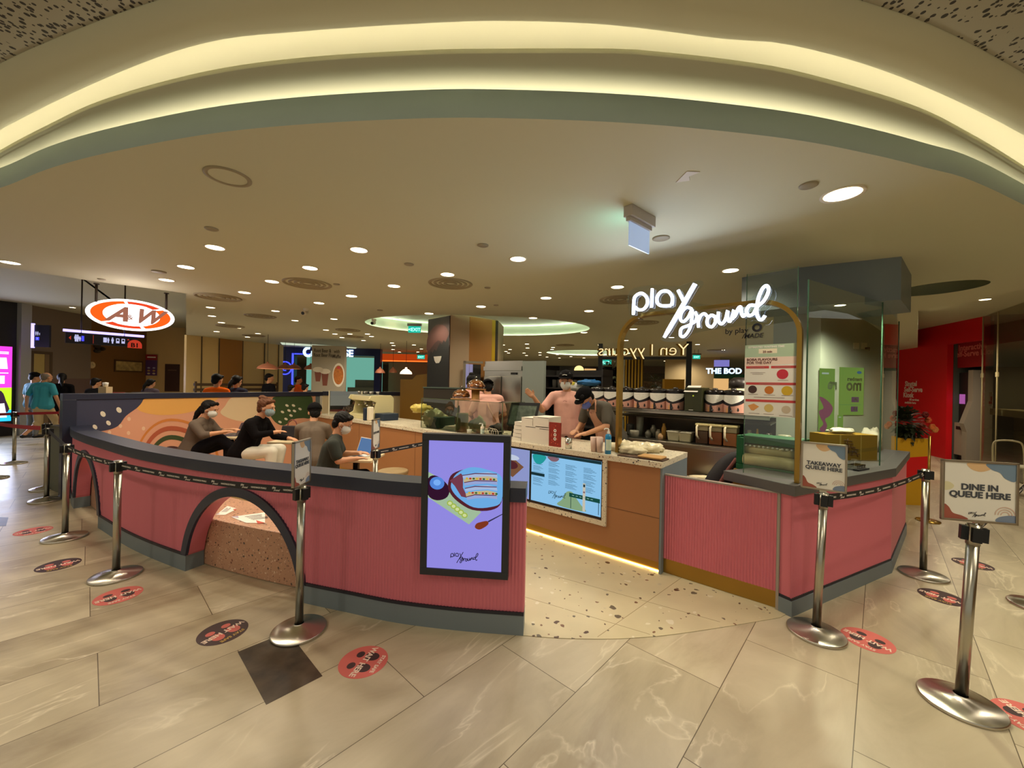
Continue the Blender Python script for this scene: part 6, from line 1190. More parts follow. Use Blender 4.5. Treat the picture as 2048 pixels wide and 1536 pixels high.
# tubs, bottles, jars on the worktop
def tub(u, label, dd=-1.5, w=.15, h=.11, colr=(206, 196, 160)):
    s_ = sb(u, dd); t = thing('food_tub', label, 'container', CF.p(s_, 1.036, dd), math.atan2(CF.t.y, CF.t.x)); mb = MB(); mb.prism([v((x * w * .42, y * w * .42, .0)) for x, y in ((-1, -1), (1, -1), (1, 1), (-1, 1))], [v((x * w * .5, y * w * .5, h)) for x, y in ((-1, -1), (1, -1), (1, 1), (-1, 1))]); build('tub_body', mb, t, M('tub_white', colr, .45), world=False, bevel=.01); mb = MB(); mb.box((0, 0, h + .004), (w * 1.08, w * 1.08, .01)); build('tub_rim', mb, t, M('tub_rim', (214, 208, 184), .4), world=False)
tub(1351, 'left white tub on the steel worktop left of the tea pitchers'); tub(1374, 'right white tub on the steel worktop next to the tea pitchers')
for k, (u, colr, h_, r_, lb, dd) in enumerate(((1329, (150, 110, 40), .20, .03, 'amber syrup bottle on the worktop behind the crumpled bags', -1.5), (1318, (120, 112, 92), .12, .035, 'small grey jar beside the amber syrup bottle', -1.5), (1308, (110, 106, 90), .16, .04, 'clear mixing cup on the steel worktop', -1.6), (1298, (96, 92, 80), .10, .04, 'low steel pot on the steel worktop', -1.5), (1281, (170, 168, 150), .26, .05, 'tall pale blender like jar behind the crumpled bags', -1.7), (1247, (150, 150, 140), .24, .02, 'slim steel tube stand right of the arch post', -1.6), (1262, (60, 56, 50), .14, .05, 'dark canister right of the arch post', -1.6), (1270, (140, 136, 120), .08, .06, 'shallow steel bowl on the worktop', -1.4), (1322, (176, 140, 100), .08, .03, 'paper cup in front of the amber syrup bottle', -1.4), (1500, (120, 112, 70), .20, .04, 'yellow tinted bottle behind the glass beside the green box', -1.5), (1516, (196, 150, 30), .22, .016, 'yellow stick behind the glass under the flavour poster', -1.5), (1535, (50, 44, 34), .16, .05, 'dark canister behind the glass under the flavour poster', -1.6), (1570, (150, 146, 124), .18, .06, 'clear plastic jar behind the glass beside the right arch post', -1.35), (1550, (120, 116, 98), .10, .07, 'clear crumpled tub on the worktop under the flavour poster', -1.2))):
    mb = MB(); mb.lathe([(.0001, 0), (r_, 0), (r_, h_ * .7), (r_ * .6, h_ * .85), (r_ * .5, h_), (.0001, h_)] if r_ < .045 else [(.0001, 0), (r_ * .9, 0), (r_, h_), (r_ * .9, h_ + .01), (.0001, h_ + .01)], c=CF.p(sb(u, dd), 1.036 if dd < -1.3 else 1.0, dd), n=20); tag(build('kitchen_container', mb, mat=M('kc_%d_%d' % colr[:2], colr, .3)), lb, 'container')
# fridge, cabinets behind
FF = Frame((D(967, 800, 7.2)).xy, (D(1043, 800, 6.75)).xy); t = thing('steel_fridge', 'tall stainless two door fridge at the back of the kiosk', 'fridge', FF.p(.3, 0, -.3)); fw = FF.L; zt_f = FF.px(1000, 722)[1]; mb = MB(); mb.fbox(FF, 0, fw, .1, zt_f, -.7, -.02); build('fridge_body', mb, t, STEEL)
zd = FF.px(1000, 753)[1]; mb = MB()
for a_, b2 in ((.01, fw * .47), (fw * .50, fw - .01)): mb = MB(); mb.fbox(FF, a_, b2, .15, zd, -.02, .012); o = build('fridge_door', mb, t, STEEL, bevel=.006)
mb = MB(); mb.fbox(FF, .0, fw, FF.px(1000, 741)[1], FF.px(1000, 733)[1], -.02, .02); build('grille', mb, t, STEEL); mb = MB(); mb.fbox(FF, fw * .72, fw * .86, FF.px(1000, 749)[1], FF.px(1000, 745)[1], -.02, .006); build('temperature_display', mb, t, BLACKM)
mb = MB(); F = Frame(FF.p(fw + .005, 0).xy, (D(1087, 800, 6.55)).xy); mb.fbox(F, 0, F.L, 0, F.px(1060, 722)[1], -.08, 0); tag(build('partition_panel', mb, mat=M('panel_greyblue', (124, 132, 126), .6)), 'plain grey panel beside the steel fridge', 'partition')
F = Frame((D(926, 800, 7.1)).xy, FF.p(-.01, 0, .02).xy); t = thing('kitchen_opening', 'framed opening left of the fridge with a lilac lit back wall', 'partition', F.p(.2, 0)); mb = MB(); zt2 = F.px(940, 722)[1]; mb.fbox(F, 0, .04, 0, zt2, -.05, 0); mb.fbox(F, 0, F.L, zt2 - .04, zt2, -.05, 0); build('opening_frame', mb, t, M('frame_grey', (120, 112, 96), .5)); mb = MB(); mb.fbox(F, .05, F.L * .55, .9, zt2 - .05, -.2, -.18); build('lit_panel', mb, t, E('lilac_panel', (176, 168, 206), .6)); mb = MB(); mb.fbox(F, F.L * .55, F.L - .01, .9, zt2 - .05, -.2, -.17); mb.fbox(F, .05, F.L, .0, 1.5, -.35, -.21); build('dark_appliance', mb, t, M('appliance', (40, 38, 36), .5))
# dark shelving with bags behind the staff
F = Frame((D(1088, 800, 8.0)).xy, (D(1205, 800, 7.2)).xy); t = thing('storage_shelf', 'dark storage shelves behind the staff', 'shelf', F.p(.5, 0)); mb = MB(); 
for z_ in (.4, .9, 1.35, 1.62, 1.86): mb.fbox(F, 0, F.L, z_, z_ + .03, -.4, 0)
mb.fbox(F, 0, F.L, 0, 2.0, -.42, -.4); mb.fbox(F, 0, .03, 0, 2.0, -.4, 0); mb.fbox(F, F.L - .03, F.L, 0, 2.0, -.4, 0); build('shelf_boards', mb, t, M('shelf_dark', (36, 32, 32), .6))
for k in range(6):
    mb = MB(); s_ = .15 + .12 * k; mb.lathe([(.0001, 0), (.045, 0), (.05, .16), (.0001, .16)], c=F.p(s_, 1.65, -.15), n=14); tag(build('cup_stack', mb, mat=M('cupstack', (130, 124, 116), .5)), 'grey white cup stack on the dark shelf behind the raised hand', 'cups', 'cup stacks on the dark shelf')
bag('cloth_bundle', F.p(F.L * .62, 1.66, .05), .17, M('bundle_white', (190, 190, 186), .6), 'pale crumpled bundle behind the bending staff member', seed=41, sq=(1.2, .8, .5)); bag('cloth_bundle', F.p(F.L * .82, 1.75, .08), .15, M('bundle_blue', (50, 110, 168), .5), 'blue crumpled bundle left of the dark frame post', seed=44, sq=(1.3, .7, .4)); bag('cloth_bundle', F.p(F.L * .56, 1.72, .16), .08, M('bundle_yellow', (206, 190, 60), .5), 'small yellow bundle above the bending staff member', seed=46)
# counters beyond the pastry case
q0, q1 = D(846, 810, 6.95), D(924, 800, 6.75); F = Frame(q0.xy, q1.xy); t = thing('back_cabinet', 'dark glass fronted back cabinet behind the pastry case', 'cabinet', F.p(.5, 0)); mb = MB(); mb.fbox(F, 0, F.L, 0, 1.60, -.28, 0); build('cabinet_body', mb, t, M('cab_dark', (48, 42, 34), .4), bevel=.01); mb = MB(); mb.fbox(F, .0, F.L, 1.60, 1.62, -.28, .02); build('cabinet_top', mb, t, M('cab_top', (74, 88, 80), .3))
mb = MB(); q = D(800, 800, 9.0); F = Frame(q.xy, D(862, 800, 8.8).xy); mb.fbox(F, 0, F.L, 0, 1.76, -.5, 0); mb.prism([F.p(.3, 1.76, -.4), F.p(F.L, 1.76, -.4), F.p(F.L, 1.76, 0), F.p(.3, 1.76, 0)], [F.p(.4, 1.86, -.4), F.p(F.L, 1.90, -.4), F.p(F.L, 1.90, 0), F.p(.4, 1.86, 0)]); tag(build('timber_cabinet', mb, mat=M('ochre', (150, 108, 40), .5)), 'ochre timber cabinet with a raised top in front of the mural column', 'cabinet')

# ================================================================ RIGHT COUNTER CONTENTS
# cling film box on a yellow crate
B0 = G(1478, 975, .80); F = Frame((D(1474, 965, 3.72)).xy, (D(1602, 975, 3.34)).xy)
t = thing('film_dispenser', 'green cling film dispenser box with two rolls behind the pink gate', 'dispenser', F.p(.25, .97)); w_ = F.L; z0_, z1_ = .95, 1.265; GRN2 = M('box_green', (18, 96, 52), .45)
mb = MB(); mb.fbox(F, 0, w_, z0_, z1_, -.25, -.22); mb.fbox(F, 0, .03, z0_, z1_, -.22, .03); mb.fbox(F, w_ - .02, w_, z0_, z1_, -.22, .03); mb.fbox(F, 0, w_, z0_, z0_ + .05, -.22, .04); mb.fbox(F, 0, w_, z1_ - .07, z1_, -.22, .0); mb.fbox(F, 0, .06, z0_ + .05, z1_ - .02, -.02, .035); build('box_shell', mb, t, GRN2, bevel=.006)
mb = MB(); ROLL_ = M('film_roll', (206, 190, 140), .3, bump=.4, bscale=25); mb.tube([F.p(.06, z0_ + .10, .0), F.p(w_ - .03, z0_ + .10, .0)], .055, 20); mb.tube([F.p(.06, z0_ + .19, -.05), F.p(w_ - .03, z0_ + .19, -.05)], .05, 20); build('film_roll', mb, t, ROLL_)
mb = MB(); 
for k in range(13): mb.ell(F.p(.07 + .036 * k, z0_ + .225, .0), (.011, .011, .009))
build('perforated_edge', mb, t, WHITEP)
mb = MB(); mb.fbox(F, -.03, w_ * .9, .0, .945, -.26, .02); tag(build('yellow_crate', mb, mat=M('crate_yellow', (150, 106, 28), .6), bevel=.01), 'tall ochre yellow cabinet under the green film dispenser', 'crate')
q = D(1450, 960, 3.9); blb = thing('rucksack', 'black rucksack on the floor behind the pink gate', 'bag', (q.x, q.y, 0)); mb = MB(); mb.ell((0, 0, .62), (.24, .15, .48), Matrix.Rotation(.35, 3, 'Y'), 24, 16); build('bag_body', mb, blb, M('bag_black', (30, 24, 28), .7), world=False); mb = MB(); mb.tube([(-.2, -.05, .3), (-.22, -.12, .6), (-.05, -.14, .92), (.05, -.1, 1.02)], .018, 8); mb.ell((.02, -.13, .75), (.05, .03, .06)); build('bag_strap', mb, blb, M('bag_strap', (120, 60, 54), .7), world=False)
bag('paper_scraps', D(1400, 955, 4.35) + v((0, 0, .0)), .08, M('bag_white', (218, 206, 170), .25), 'crumpled pale paper behind the left end of the pink gate', seed=51, sq=(1.3, .8, .3))
mb = MB(); p_ = D(1400, 955, 4.35); mb.box((p_.x, p_.y, .35), (.36, .3, .69)); tag(build('low_cabinet', mb, mat=M('lowcab', (150, 140, 118), .4, .3)), 'low steel cabinet behind the pink gate', 'cabinet')
# on the corner counter
def rcp(u, vb): return G(u, vb, .986)
t_ = rcp(1686, 915); F = Frame(G(1661, 925, .986).xy, G(1765, 925, .986).xy, False); F = Frame((F.o + v((.05, .12, 0))).xy, (F.p(F.L, 0) + v((.02, .08, 0))).xy)
t = thing('tan_carton', 'ochre cardboard carton with dark brush lettering behind the glass on the corner counter', 'box', F.p(F.L / 2, .986)); mb = MB(); cw = F.L; ch = F.px(1715, 870)[1] - .986; mb.use(M('carton_ochre', (158, 124, 38), .6)).fbox(F, 0, cw, .987, .986 + ch, -.22, 0); mb.use(M('carton_tape', (198, 170, 90), .4)); mb.fbox(F, cw * .26, cw * .29, .987, .987 + ch, 0, .001); mb.fbox(F, cw * .67, cw * .69, .987, .987 + ch, 0, .001); build('carton', mb, t, bevel=0)
mb = MB()
for st in ([(.34, .8), (.5, .75)], [(.36, .68), (.52, .64)], [(.42, .86), (.40, .6)], [(.38, .5), (.56, .52)], [(.44, .62), (.43, .3)], [(.48, .58), (.5, .46), (.62, .44)], [(.52, .4), (.50, .18)], [(.44, .36), (.60, .33)], [(.56, .40), (.62, .15)], [(.46, .22), (.66, .26)]): mb.tube([F.p(cw * a_, .986 + ch * b2, .002) for a_, b2 in st], .005, 6)
build('brush_lettering', mb, t, M('ink_brown', (70, 44, 16), .7))
bag('white_bag', rcp(1757, 905) + v((.02, .12, .13)), .13, M('bag_white2', (226, 220, 200), .4), 'white knotted plastic bag beside the ochre carton', seed=61, sq=(.8, .7, 1.1)); bag('white_bag', F.p(cw * .45, .986 + ch + .03, -.1), .10, M('bag_white2', (226, 220, 200), .4), 'flattened white plastic bag lying on the ochre carton', seed=64, sq=(1.4, .8, .3))
t = thing('card_terminal', 'small dark tray with silver clips on the grey corner ledge', 'tray', rcp(1697, 935)); mb = MB(); R_ = R12; c_ = rcp(1697, 936); ss = (c_ - R_.o).dot(R_.t); mb.fbox(R_, ss - .10, ss + .10, .986, 1.0, -.17, -.05); build('tray_base', mb, t, BLACKM); mb = MB()
for k in range(6): mb.fbox(R_, ss - .085 + .03 * k, ss - .068 + .03 * k, 1.0, 1.03, -.15, -.07)
build('silver_clips', mb, t, CHROME)
# flavour poster on the glass
PS0, PZ1 = AF.px(1491, 688, .006); PS1, PZ0 = AF.px(1591, 834, .006); PS0, _ = AF.px(1489, 760, .006); PS1, _ = AF.px(1592, 760, .006); PZ1 = (AF.px(1491, 690, .006)[1] + AF.px(1592, 687, .006)[1]) / 2; PZ0 = (AF.px(1489, 829, .006)[1] + AF.px(1590, 837, .006)[1]) / 2
t = thing('flavour_poster', 'boba flavours poster with coloured pearls on the glass beside the arch', 'poster', AF.p((PS0 + PS1) / 2, PZ0, .01)); pw, ph = PS1 - PS0, PZ1 - PZ0; mb = MB(); mb.use(WHITEP).fbox(AF, PS0, PS1, PZ0, PZ1, .004, .006)
def pq(x, y): return (PS0 + pw * x, PZ1 - ph * y)
def PP(pts, m_, d=.0064): mb.use(m_); fpoly(mb, AF, [pq(*p) for p in pts], d)
PP([(0, 0), (1, 0), (1, .175), (0, .175)], M('p_sage', (170, 190, 160), .5)); PP([(.28, .06), (.64, .06), (.64, .125), (.28, .125)], M('p_cream', (232, 220, 190), .5), .0068); PP([(0, .175), (1, .175), (1, .27), (0, .31)], M('p_blush', (232, 206, 190), .5))
PR = M('p_red', (196, 66, 66), .5)
for x0, x1, y in ((.03, .49, .30), (.53, 1., .30), (.03, 1., .53), (.03, 1., .77)): PP([(x0, y), (x1, y), (x1, y + .034), (x0, y + .034)], PR, .0068)
for x, y, c_, rx in ((.75, .415, (196, 50, 66), .11), (.17, .63, (70, 44, 40), .09), (.5, .635, (200, 116, 40), .09), (.84, .64, (208, 170, 40), .105), (.5, .885, (208, 184, 110), .09), (.83, .895, (196, 180, 156), .085)): mb.use(M('p_%d_%d' % c_[:2], c_, .35)); fpoly(mb, AF, [pq(x + a_, y + b2) for a_, b2 in ring2((0, 0), rx, rx * .62, 20)], .0068)
PP([(.08, .86), (.2, .83), (.31, .87), (.2, .93), (.15, .925)], M('p_peach', (216, 150, 84), .4), .0068)
for x0, x1, y in ((.66, .86, .495), (.08, .28, .695), (.4, .62, .70), (.74, .96, .70), (.2, .8, .735), (.1, .32, .965), (.4, .6, .965), (.7, .94, .975), (.12, .42, .39), (.16, .38, .41), (.3, .7, .545), (.1, .4, .315), (.6, .9, .315)): PP([(x0, y), (x1, y), (x1, y + .006), (x0, y + .006)], M('p_line', (150, 130, 124), .6), .0071)
build('poster_sheet', mb, t, recalc=False)
for body, y, h_, m_, x in (('BOBA FLAVOURS', .225, .042, M('p_brown', (104, 60, 54), .6), .04), ('FOR THE DAY', .27, .042, M('p_brown', (104, 60, 54), .6), .04), ('ESTIMATED WAITING TIME', .045, .031, WHITEP, .07), ('20 min', .115, .036, M('p_brown', (104, 60, 54), .6), .36)): text('poster_lettering', body, AF, *pq(x, y), .0072, h_ * .66, m_, t, bold=.035, depth=.0004)
# ================================================================ LIGHT BOX REFLECTION PAINTED ON THE GREY COLUMN
def painted_reflection(u0, u1, v0, v1, label, lines, wave=False):  # stands in for a light box reflected in the glass, painted as glowing sheets
    s0, _ = CFm.px(u0, 800); s1, _ = CFm.px(u1, 800); zt = CFm.px((u0 + u1) / 2, v0)[1]; zb = CFm.px((u0 + u1) / 2, v1)[1]; t = thing('painted_reflection', label, 'poster', CFm.p((s0 + s1) / 2, zb, .01)); w, h = s1 - s0, zt - zb
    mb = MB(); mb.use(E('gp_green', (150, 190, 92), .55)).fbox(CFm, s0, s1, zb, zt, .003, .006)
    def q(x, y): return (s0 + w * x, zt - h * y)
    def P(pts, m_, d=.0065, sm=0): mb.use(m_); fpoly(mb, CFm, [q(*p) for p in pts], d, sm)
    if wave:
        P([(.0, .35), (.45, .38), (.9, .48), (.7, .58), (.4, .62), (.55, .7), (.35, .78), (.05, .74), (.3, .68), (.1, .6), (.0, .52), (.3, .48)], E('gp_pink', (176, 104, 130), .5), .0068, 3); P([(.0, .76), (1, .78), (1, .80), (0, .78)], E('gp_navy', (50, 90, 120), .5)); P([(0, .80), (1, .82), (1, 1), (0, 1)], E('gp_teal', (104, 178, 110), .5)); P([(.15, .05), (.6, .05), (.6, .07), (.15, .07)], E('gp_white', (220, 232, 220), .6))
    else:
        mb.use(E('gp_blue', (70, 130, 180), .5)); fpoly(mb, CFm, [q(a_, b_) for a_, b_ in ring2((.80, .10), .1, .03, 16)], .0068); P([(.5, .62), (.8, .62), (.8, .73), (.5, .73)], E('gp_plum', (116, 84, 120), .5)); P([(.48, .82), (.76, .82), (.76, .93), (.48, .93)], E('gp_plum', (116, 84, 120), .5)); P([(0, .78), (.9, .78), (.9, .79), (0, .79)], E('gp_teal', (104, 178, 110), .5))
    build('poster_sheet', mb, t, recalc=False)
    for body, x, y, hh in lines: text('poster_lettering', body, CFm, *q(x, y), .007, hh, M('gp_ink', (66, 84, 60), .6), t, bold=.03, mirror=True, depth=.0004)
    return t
painted_reflection(1637, 1668, 737, 900, 'narrow painted reflection of a green light box with pink wave and mirrored letters', [('re', 1.15, .25, .17), ('get', .98, .19, .06)], True)
painted_reflection(1677, 1726, 735, 830, 'wider painted reflection of a green light box with mirrored lettering', [('members', .92, .28, .065), ('mo', .90, .48, .19), ('$4', .75, .70, .05), ('$5', .72, .90, .05)])
painted_reflection(1675, 1686, 830, 900, 'narrow green strip continuing below the wider painted reflection', [], True)

# ================================================================ HANGING SIGNS
a, b = G(193, 567, ZC), G(333, 586, ZC); HF = Frame(a.xy, b.xy)
t = thing('oval_sign', 'glowing oval orange and white A and W sign hanging on two dark rods', 'sign', HF.p(HF.L / 2, 2.5)); c = HF.px(259.5, 630); eL = HF.px(170, 622)[0]; eR = HF.px(349, 640)[0]; rx = (eR - eL) / 2; cx = (eL + eR) / 2; ry = (HF.px(259, 599)[1] - HF.px(259, 661)[1]) / 2; cz = (HF.px(259, 599)[1] + HF.px(259, 661)[1]) / 2
def O(x, y): return (cx + rx * x, cz + ry * y)
mb = MB(); mb.use(BLACKM).fprism(HF, [O(x, y) for x, y in ring2((0, 0), .99, .99, 48)], -.07, .0); build('sign_can', mb, t)
SW = E('sign_white', (255, 250, 248), 2.6); SO = E('sign_orange', (240, 92, 24), 1.25); SR = E('sign_redorange', (226, 70, 36), 1.2); SBR = E('sign_brown', (170, 110, 88), .9)
mb = MB(); mb.use(SW).fprism(HF, [O(x, y) for x, y in ring2((0, 0), 1, 1, 56)], .0, .006)
def orb(a0, a1, m_, k0=.60, k1=.90):
    n = 22; o_, i_ = [], []
    for k in range(n + 1):
        f = k / n; a_ = a0 + (a1 - a0) * f; o_.append(O(.90 * math.cos(a_), .86 * math.sin(a_))); i_.append(O(.63 * math.cos(a_) * (1.02 if abs(math.cos(a_)) > .5 else 1.1), .70 * math.sin(a_)))
    mb.use(m_); fpoly(mb, HF, o_ + i_[::-1], .0075)
orb(math.radians(103), math.radians(222), SO); orb(math.radians(-70), math.radians(38), SO); orb(math.radians(44), math.radians(98), SR); orb(math.radians(228), math.radians(284), SR)
build('sign_face', mb, t, recalc=False)
text('sign_letter', 'A', HF, *O(-.56, -.42), .009, ry * 1.25, SBR, t, bold=.035, slant=.45, depth=.001, sx=1.1); text('sign_letter', '&', HF, *O(-.12, -.30), .009, ry * .45, SBR, t, bold=.01, depth=.001); text('sign_letter', 'W', HF, *O(.0, -.42), .009, ry * 1.25, SBR, t, bold=.035, slant=.45, depth=.001)
mb = MB(); 
for u_, v_ in ((193, 567), (333, 586)): p = G(u_, v_, ZC); mb.tube([p, v((p.x, p.y, cz + ry * .6))], .014, 8); mb.tube([p, p + v((0, 0, -.012))], .03, 12)
build('hanging_rod', mb, t, M('rod_dark', (52, 40, 30), .5)); lamp('sign_glow', 'POINT', HF.p(cx, cz, .45), 5, (1, .86, .8), .3)
# direction sign
q0, q1 = D(131, 672, 7.4), D(275, 682, 8.2); F = Frame(q0.xy, q1.xy); t = thing('direction_sign', 'dark hanging direction sign with restroom and transport symbols under a lilac light bar', 'sign', F.p(.7, 2.3)); z1, z0 = F.px(135, 664)[1], F.px(200, 690)[1]; mb = MB(); mb.fbox(F, 0, F.L, z0, z1, -.06, 0); build('sign_box', mb, t, M('sign_dark', (34, 32, 48), .4)); mb = MB(); mb.fbox(F, -.03, F.L + .1, z1 + .01, z1 + .055, -.05, .01); build('light_bar', mb, t, E('lilac_bar', (176, 164, 250), 2.2))
mb = MB(); IC = E('icon_white', (190, 190, 230), 1.); IB = E('icon_blue', (70, 70, 230), 1.4); IR = E('icon_red', (190, 60, 40), .9); zc = (z0 + z1) / 2; Lw = F.L
def man(F, x, z, h, m_, d=.003): mb.use(m_); fpoly(mb, F, ring2((x, z + h * .42), h * .1, h * .1, 10), d); fpoly(mb, F, [(x - h * .13, z + h * .3), (x + h * .13, z + h * .3), (x + h * .16, z - h * .1), (x + h * .1, z - h * .1), (x + h * .08, z - h * .5), (x - h * .08, z - h * .5), (x - h * .1, z - h * .1), (x - h * .16, z - h * .1)], d)
for x in (.13, .155): man(F, Lw * x, zc, .13, IC)
man(F, Lw * .185, zc - .01, .09, IC)
mb.use(IB); mb.fbox(F, Lw * .205, Lw * .24, zc - .05, zc + .05, 0, .003); mb.use(IR); fpoly(mb, F, [(Lw * .04, zc), (Lw * .07, zc + .04), (Lw * .07, zc - .04)], .003); mb.fbox(F, Lw * .36, Lw * .365, zc - .08, zc + .08, 0, .002)
mb.use(IC)
for x in (.50, .68, .76): mb.fbox(F, Lw * x, Lw * (x + .05), zc - .045, zc + .05, 0, .003)
mb.use(INK)
for x in (.68, .76): mb.fbox(F, Lw * (x + .01), Lw * (x + .04), zc + .0, zc + .035, 0, .004)
man(F, Lw * .57, zc, .10, IC); man(F, Lw * .63, zc, .12, IC); mb.use(IR); fpoly(mb, F, [(Lw * .84, zc + .03), (Lw * .88, zc + .03), (Lw * .86, zc + .06)], .003); build('sign_symbols', mb, t, recalc=False)
mb = MB(); mb.use(E('b1_red', (196, 60, 40), .9)); fpoly(mb, F, ring2((Lw * .96, z0 + .04), .11, .11, 20, 0, math.pi) + [(Lw * .96 - .11, z0 - .02), (Lw * .96 + .11, z0 - .02)], .004); build('badge', mb, t, recalc=False); text('sign_lettering', 'B1', F, Lw * .96, z0 + .0, .006, .12, M('ink_red', (70, 20, 16), .6), t, bold=.03, align='CENTER')
mb = MB()
for x in (.2, .8): mb.tube([F.p(Lw * x, z1), F.p(Lw * x, ZL)], .012, 6)
build('hanging_rod', mb, t, M('rod_dark', (52, 40, 30), .5))
# restroom blade sign on the pier
F = Frame(D(61, 700, 11.0).xy, D(98, 700, 11.05).xy); t = thing('restroom_sign', 'dark restroom blade sign with a vertical lilac light bar on the grey pier', 'sign', F.p(.1, 2.2)); z1, z0 = F.px(80, 650)[1], F.px(80, 694)[1]; mb = MB(); mb.fbox(F, .03, F.L, z0, z1, -.05, 0); build('sign_box', mb, t, M('sign_dark', (34, 32, 48), .4)); mb = MB(); mb.fbox(F, .02, .085, z0 - .03, z1 + .04, -.02, .02); build('light_bar', mb, t, E('lilac_bar', (176, 164, 250), 2.2)); mb = MB(); zc = (z0 + z1) / 2
for x in (.13, .175): man(F, x, zc + .07, .11, IC)
man(F, .22, zc + .055, .07, IC); mb.use(IB).fbox(F, .12, .21, zc - .12, zc - .03, 0, .003); man(F, .165, zc - .075, .06, IC, .004); build('sign_symbols', mb, t, recalc=False)
# exit light on the ceiling (seen along its back)
a, b = G(1256, 410, ZC), G(1303, 437, ZC); EFm = Frame(a.xy, b.xy); t = thing('exit_light', 'white ceiling mounted exit light with a pale acrylic panel hanging below', 'exit sign', EFm.p(.15, ZC)); L_ = EFm.L; mb = MB(); mb.fbox(EFm, 0, L_, ZC - .075, ZC - .001, -.035, .035); mb.fbox(EFm, .005, L_ - .02, ZC - .105, ZC - .075, -.018, .018); build('housing', mb, t, M('housing', (180, 172, 164), .5), bevel=.003); mb = MB(); zb = EFm.px(1290, 505)[1]; mb.fbox(EFm, .02, L_ - .03, zb, ZC - .105, -.004, .004); build('acrylic_panel', mb, t, M('exit_acrylic', (176, 196, 220), .2, emit=.55, ecol=(160, 184, 226)))
lamp('exit_glow', 'AREA', EFm.p(L_ / 2, ZC - .2, -.03), .45, (.3, 1., .85), .15, rot=(-EFm.n).to_track_quat('-Z', 'Y').to_euler())
def exit_sign(u, v_, Y, w, label, txt='EXIT'):
    Y_sign = Y; p = D(u, v_, Y); t = thing('exit_sign', label, 'exit sign', p); F = Frame((p.x - w / 2, p.y), (p.x + w / 2, p.y)); mb = MB(); h = w * .52; mb.use(E('exit_green', (26, 176, 150), 1.2)).fbox(F, 0, w, p.z - h / 2, p.z + h / 2, -.01, .01); build('panel', mb, t); mb = MB(); mb.fbox(F, -.02, w + .02, p.z + h / 2, p.z + h / 2 + w * .22, -.04, .04)
    for x in (.25, .75):
        if p.z + h < ZC: mb.tube([F.p(w * x, p.z + h / 2 + w * .2), F.p(w * x, ZC + (.25 if Y_sign < 10 else 0))], .006, 6)
    build('housing', mb, t, M('housing_grey', (120, 110, 100), .5)); text('exit_lettering', txt, F, w / 2, p.z - h * .26, .012, h * .72, E('exit_white', (170, 255, 240), 1.6), t, bold=.02, align='CENTER'); return t
exit_sign(829, 659, 9.6, .30, 'green exit sign hanging in front of the oval recess', '<EXIT'); exit_sign(842, 714, 14., .26, 'small green exit sign in front of the orange fascia'); exit_sign(1212, 725, 13., .34, 'green exit sign behind the left post of the mirrored sign frame'); exit_sign(1393, 714, 13., .24, 'green exit sign right of the mirrored sign frame'); exit_sign(1367, 746, 20., .2, 'tiny distant exit sign inside the mirrored sign frame')

# ================================================================ LEFT SIDE OF THE HALL
WALLG = M('wall_grey', (118, 104, 92), .7); DARKW = M('dark_frontage', (20, 17, 20), .35)
LW = Frame(D(60, 700, 11.35).xy, D(182, 700, 13.2).xy); mb = MB(); mb.use(WALLG).fbox(LW, 0, LW.L, 0, ZL, -.1, 0); mb.use(M('dado_mauve', (104, 84, 80), .7)).fbox(LW, LW.px(101, 757)[0], LW.L, 0, LW.px(140, 757)[1], 0, .004); struct('wall_left', mb)
F = LW; mb = MB(); d0 = F.px(66, 700)[0]; d1 = F.px(98, 700)[0]; zt = F.px(80, 708)[1]
t = thing('door_frame', 'brown framed open doorway with a cream passage behind the walkers', 'door', F.p((d0 + d1) / 2, 0)); mb.fbox(F, d0 - .08, d0, 0, zt + .08, -.05, .03); mb.fbox(F, d1, d1 + .08, 0, zt + .08, -.05, .03); mb.fbox(F, d0, d1, zt, zt + .08, -.05, .03); build('frame', mb, t, M('frame_brown', (84, 68, 50), .5)); mb = MB(); mb.fbox(F, d0, d0 + (d1 - d0) * .7, 0, zt, .001, .012); build('passage', mb, t, M('passage_cream', (176, 156, 96), .7)); mb = MB(); mb.fbox(F, d0 + (d1 - d0) * .7, d1, 0, zt, .001, .02); build('door_leaf', mb, t, M('leaf_brown', (120, 98, 74), .5))
mb = MB(); q = [D(-300, 700, 8.8), D(43, 700, 11.1)]; F = Frame(q[0].xy, q[1].xy); mb.fbox(F, -2, F.L, 0, ZL, -.1, 0); struct('wall_front_left', mb, DARKW)
mb = MB(); F2 = Frame(D(42, 700, 11.0).xy, D(61, 700, 11.2).xy); mb.fbox(F2, 0, F2.L + .02, 0, ZL, -.3, .0); struct('column_2', mb, M('pier_grey', (150, 150, 150), .5))
t = thing('light_box', 'tall magenta and lime advertising light box at the left edge', 'light box', F.p(F.L - .5, .5, .03)); sR = F.px(22, 750)[0]; z1 = F.px(10, 693)[1]; z0 = F.px(10, 842)[1]; s0 = sR - 1.25; mb = MB(); mb.use(BLACKM).fbox(F, s0 - .03, sR + .03, z0 - .03, z1 + .03, 0, .05); mb.use(E('lb_magenta', (226, 60, 200), 1.6)).fbox(F, s0, sR, z0, z1, .05, .055); w, h = sR - s0, z1 - z0
def lb(pts, m_, d=.057, sm=0): mb.use(m_); fpoly(mb, F, [(s0 + w * x, z1 - h * y) for x, y in pts], d, sm)
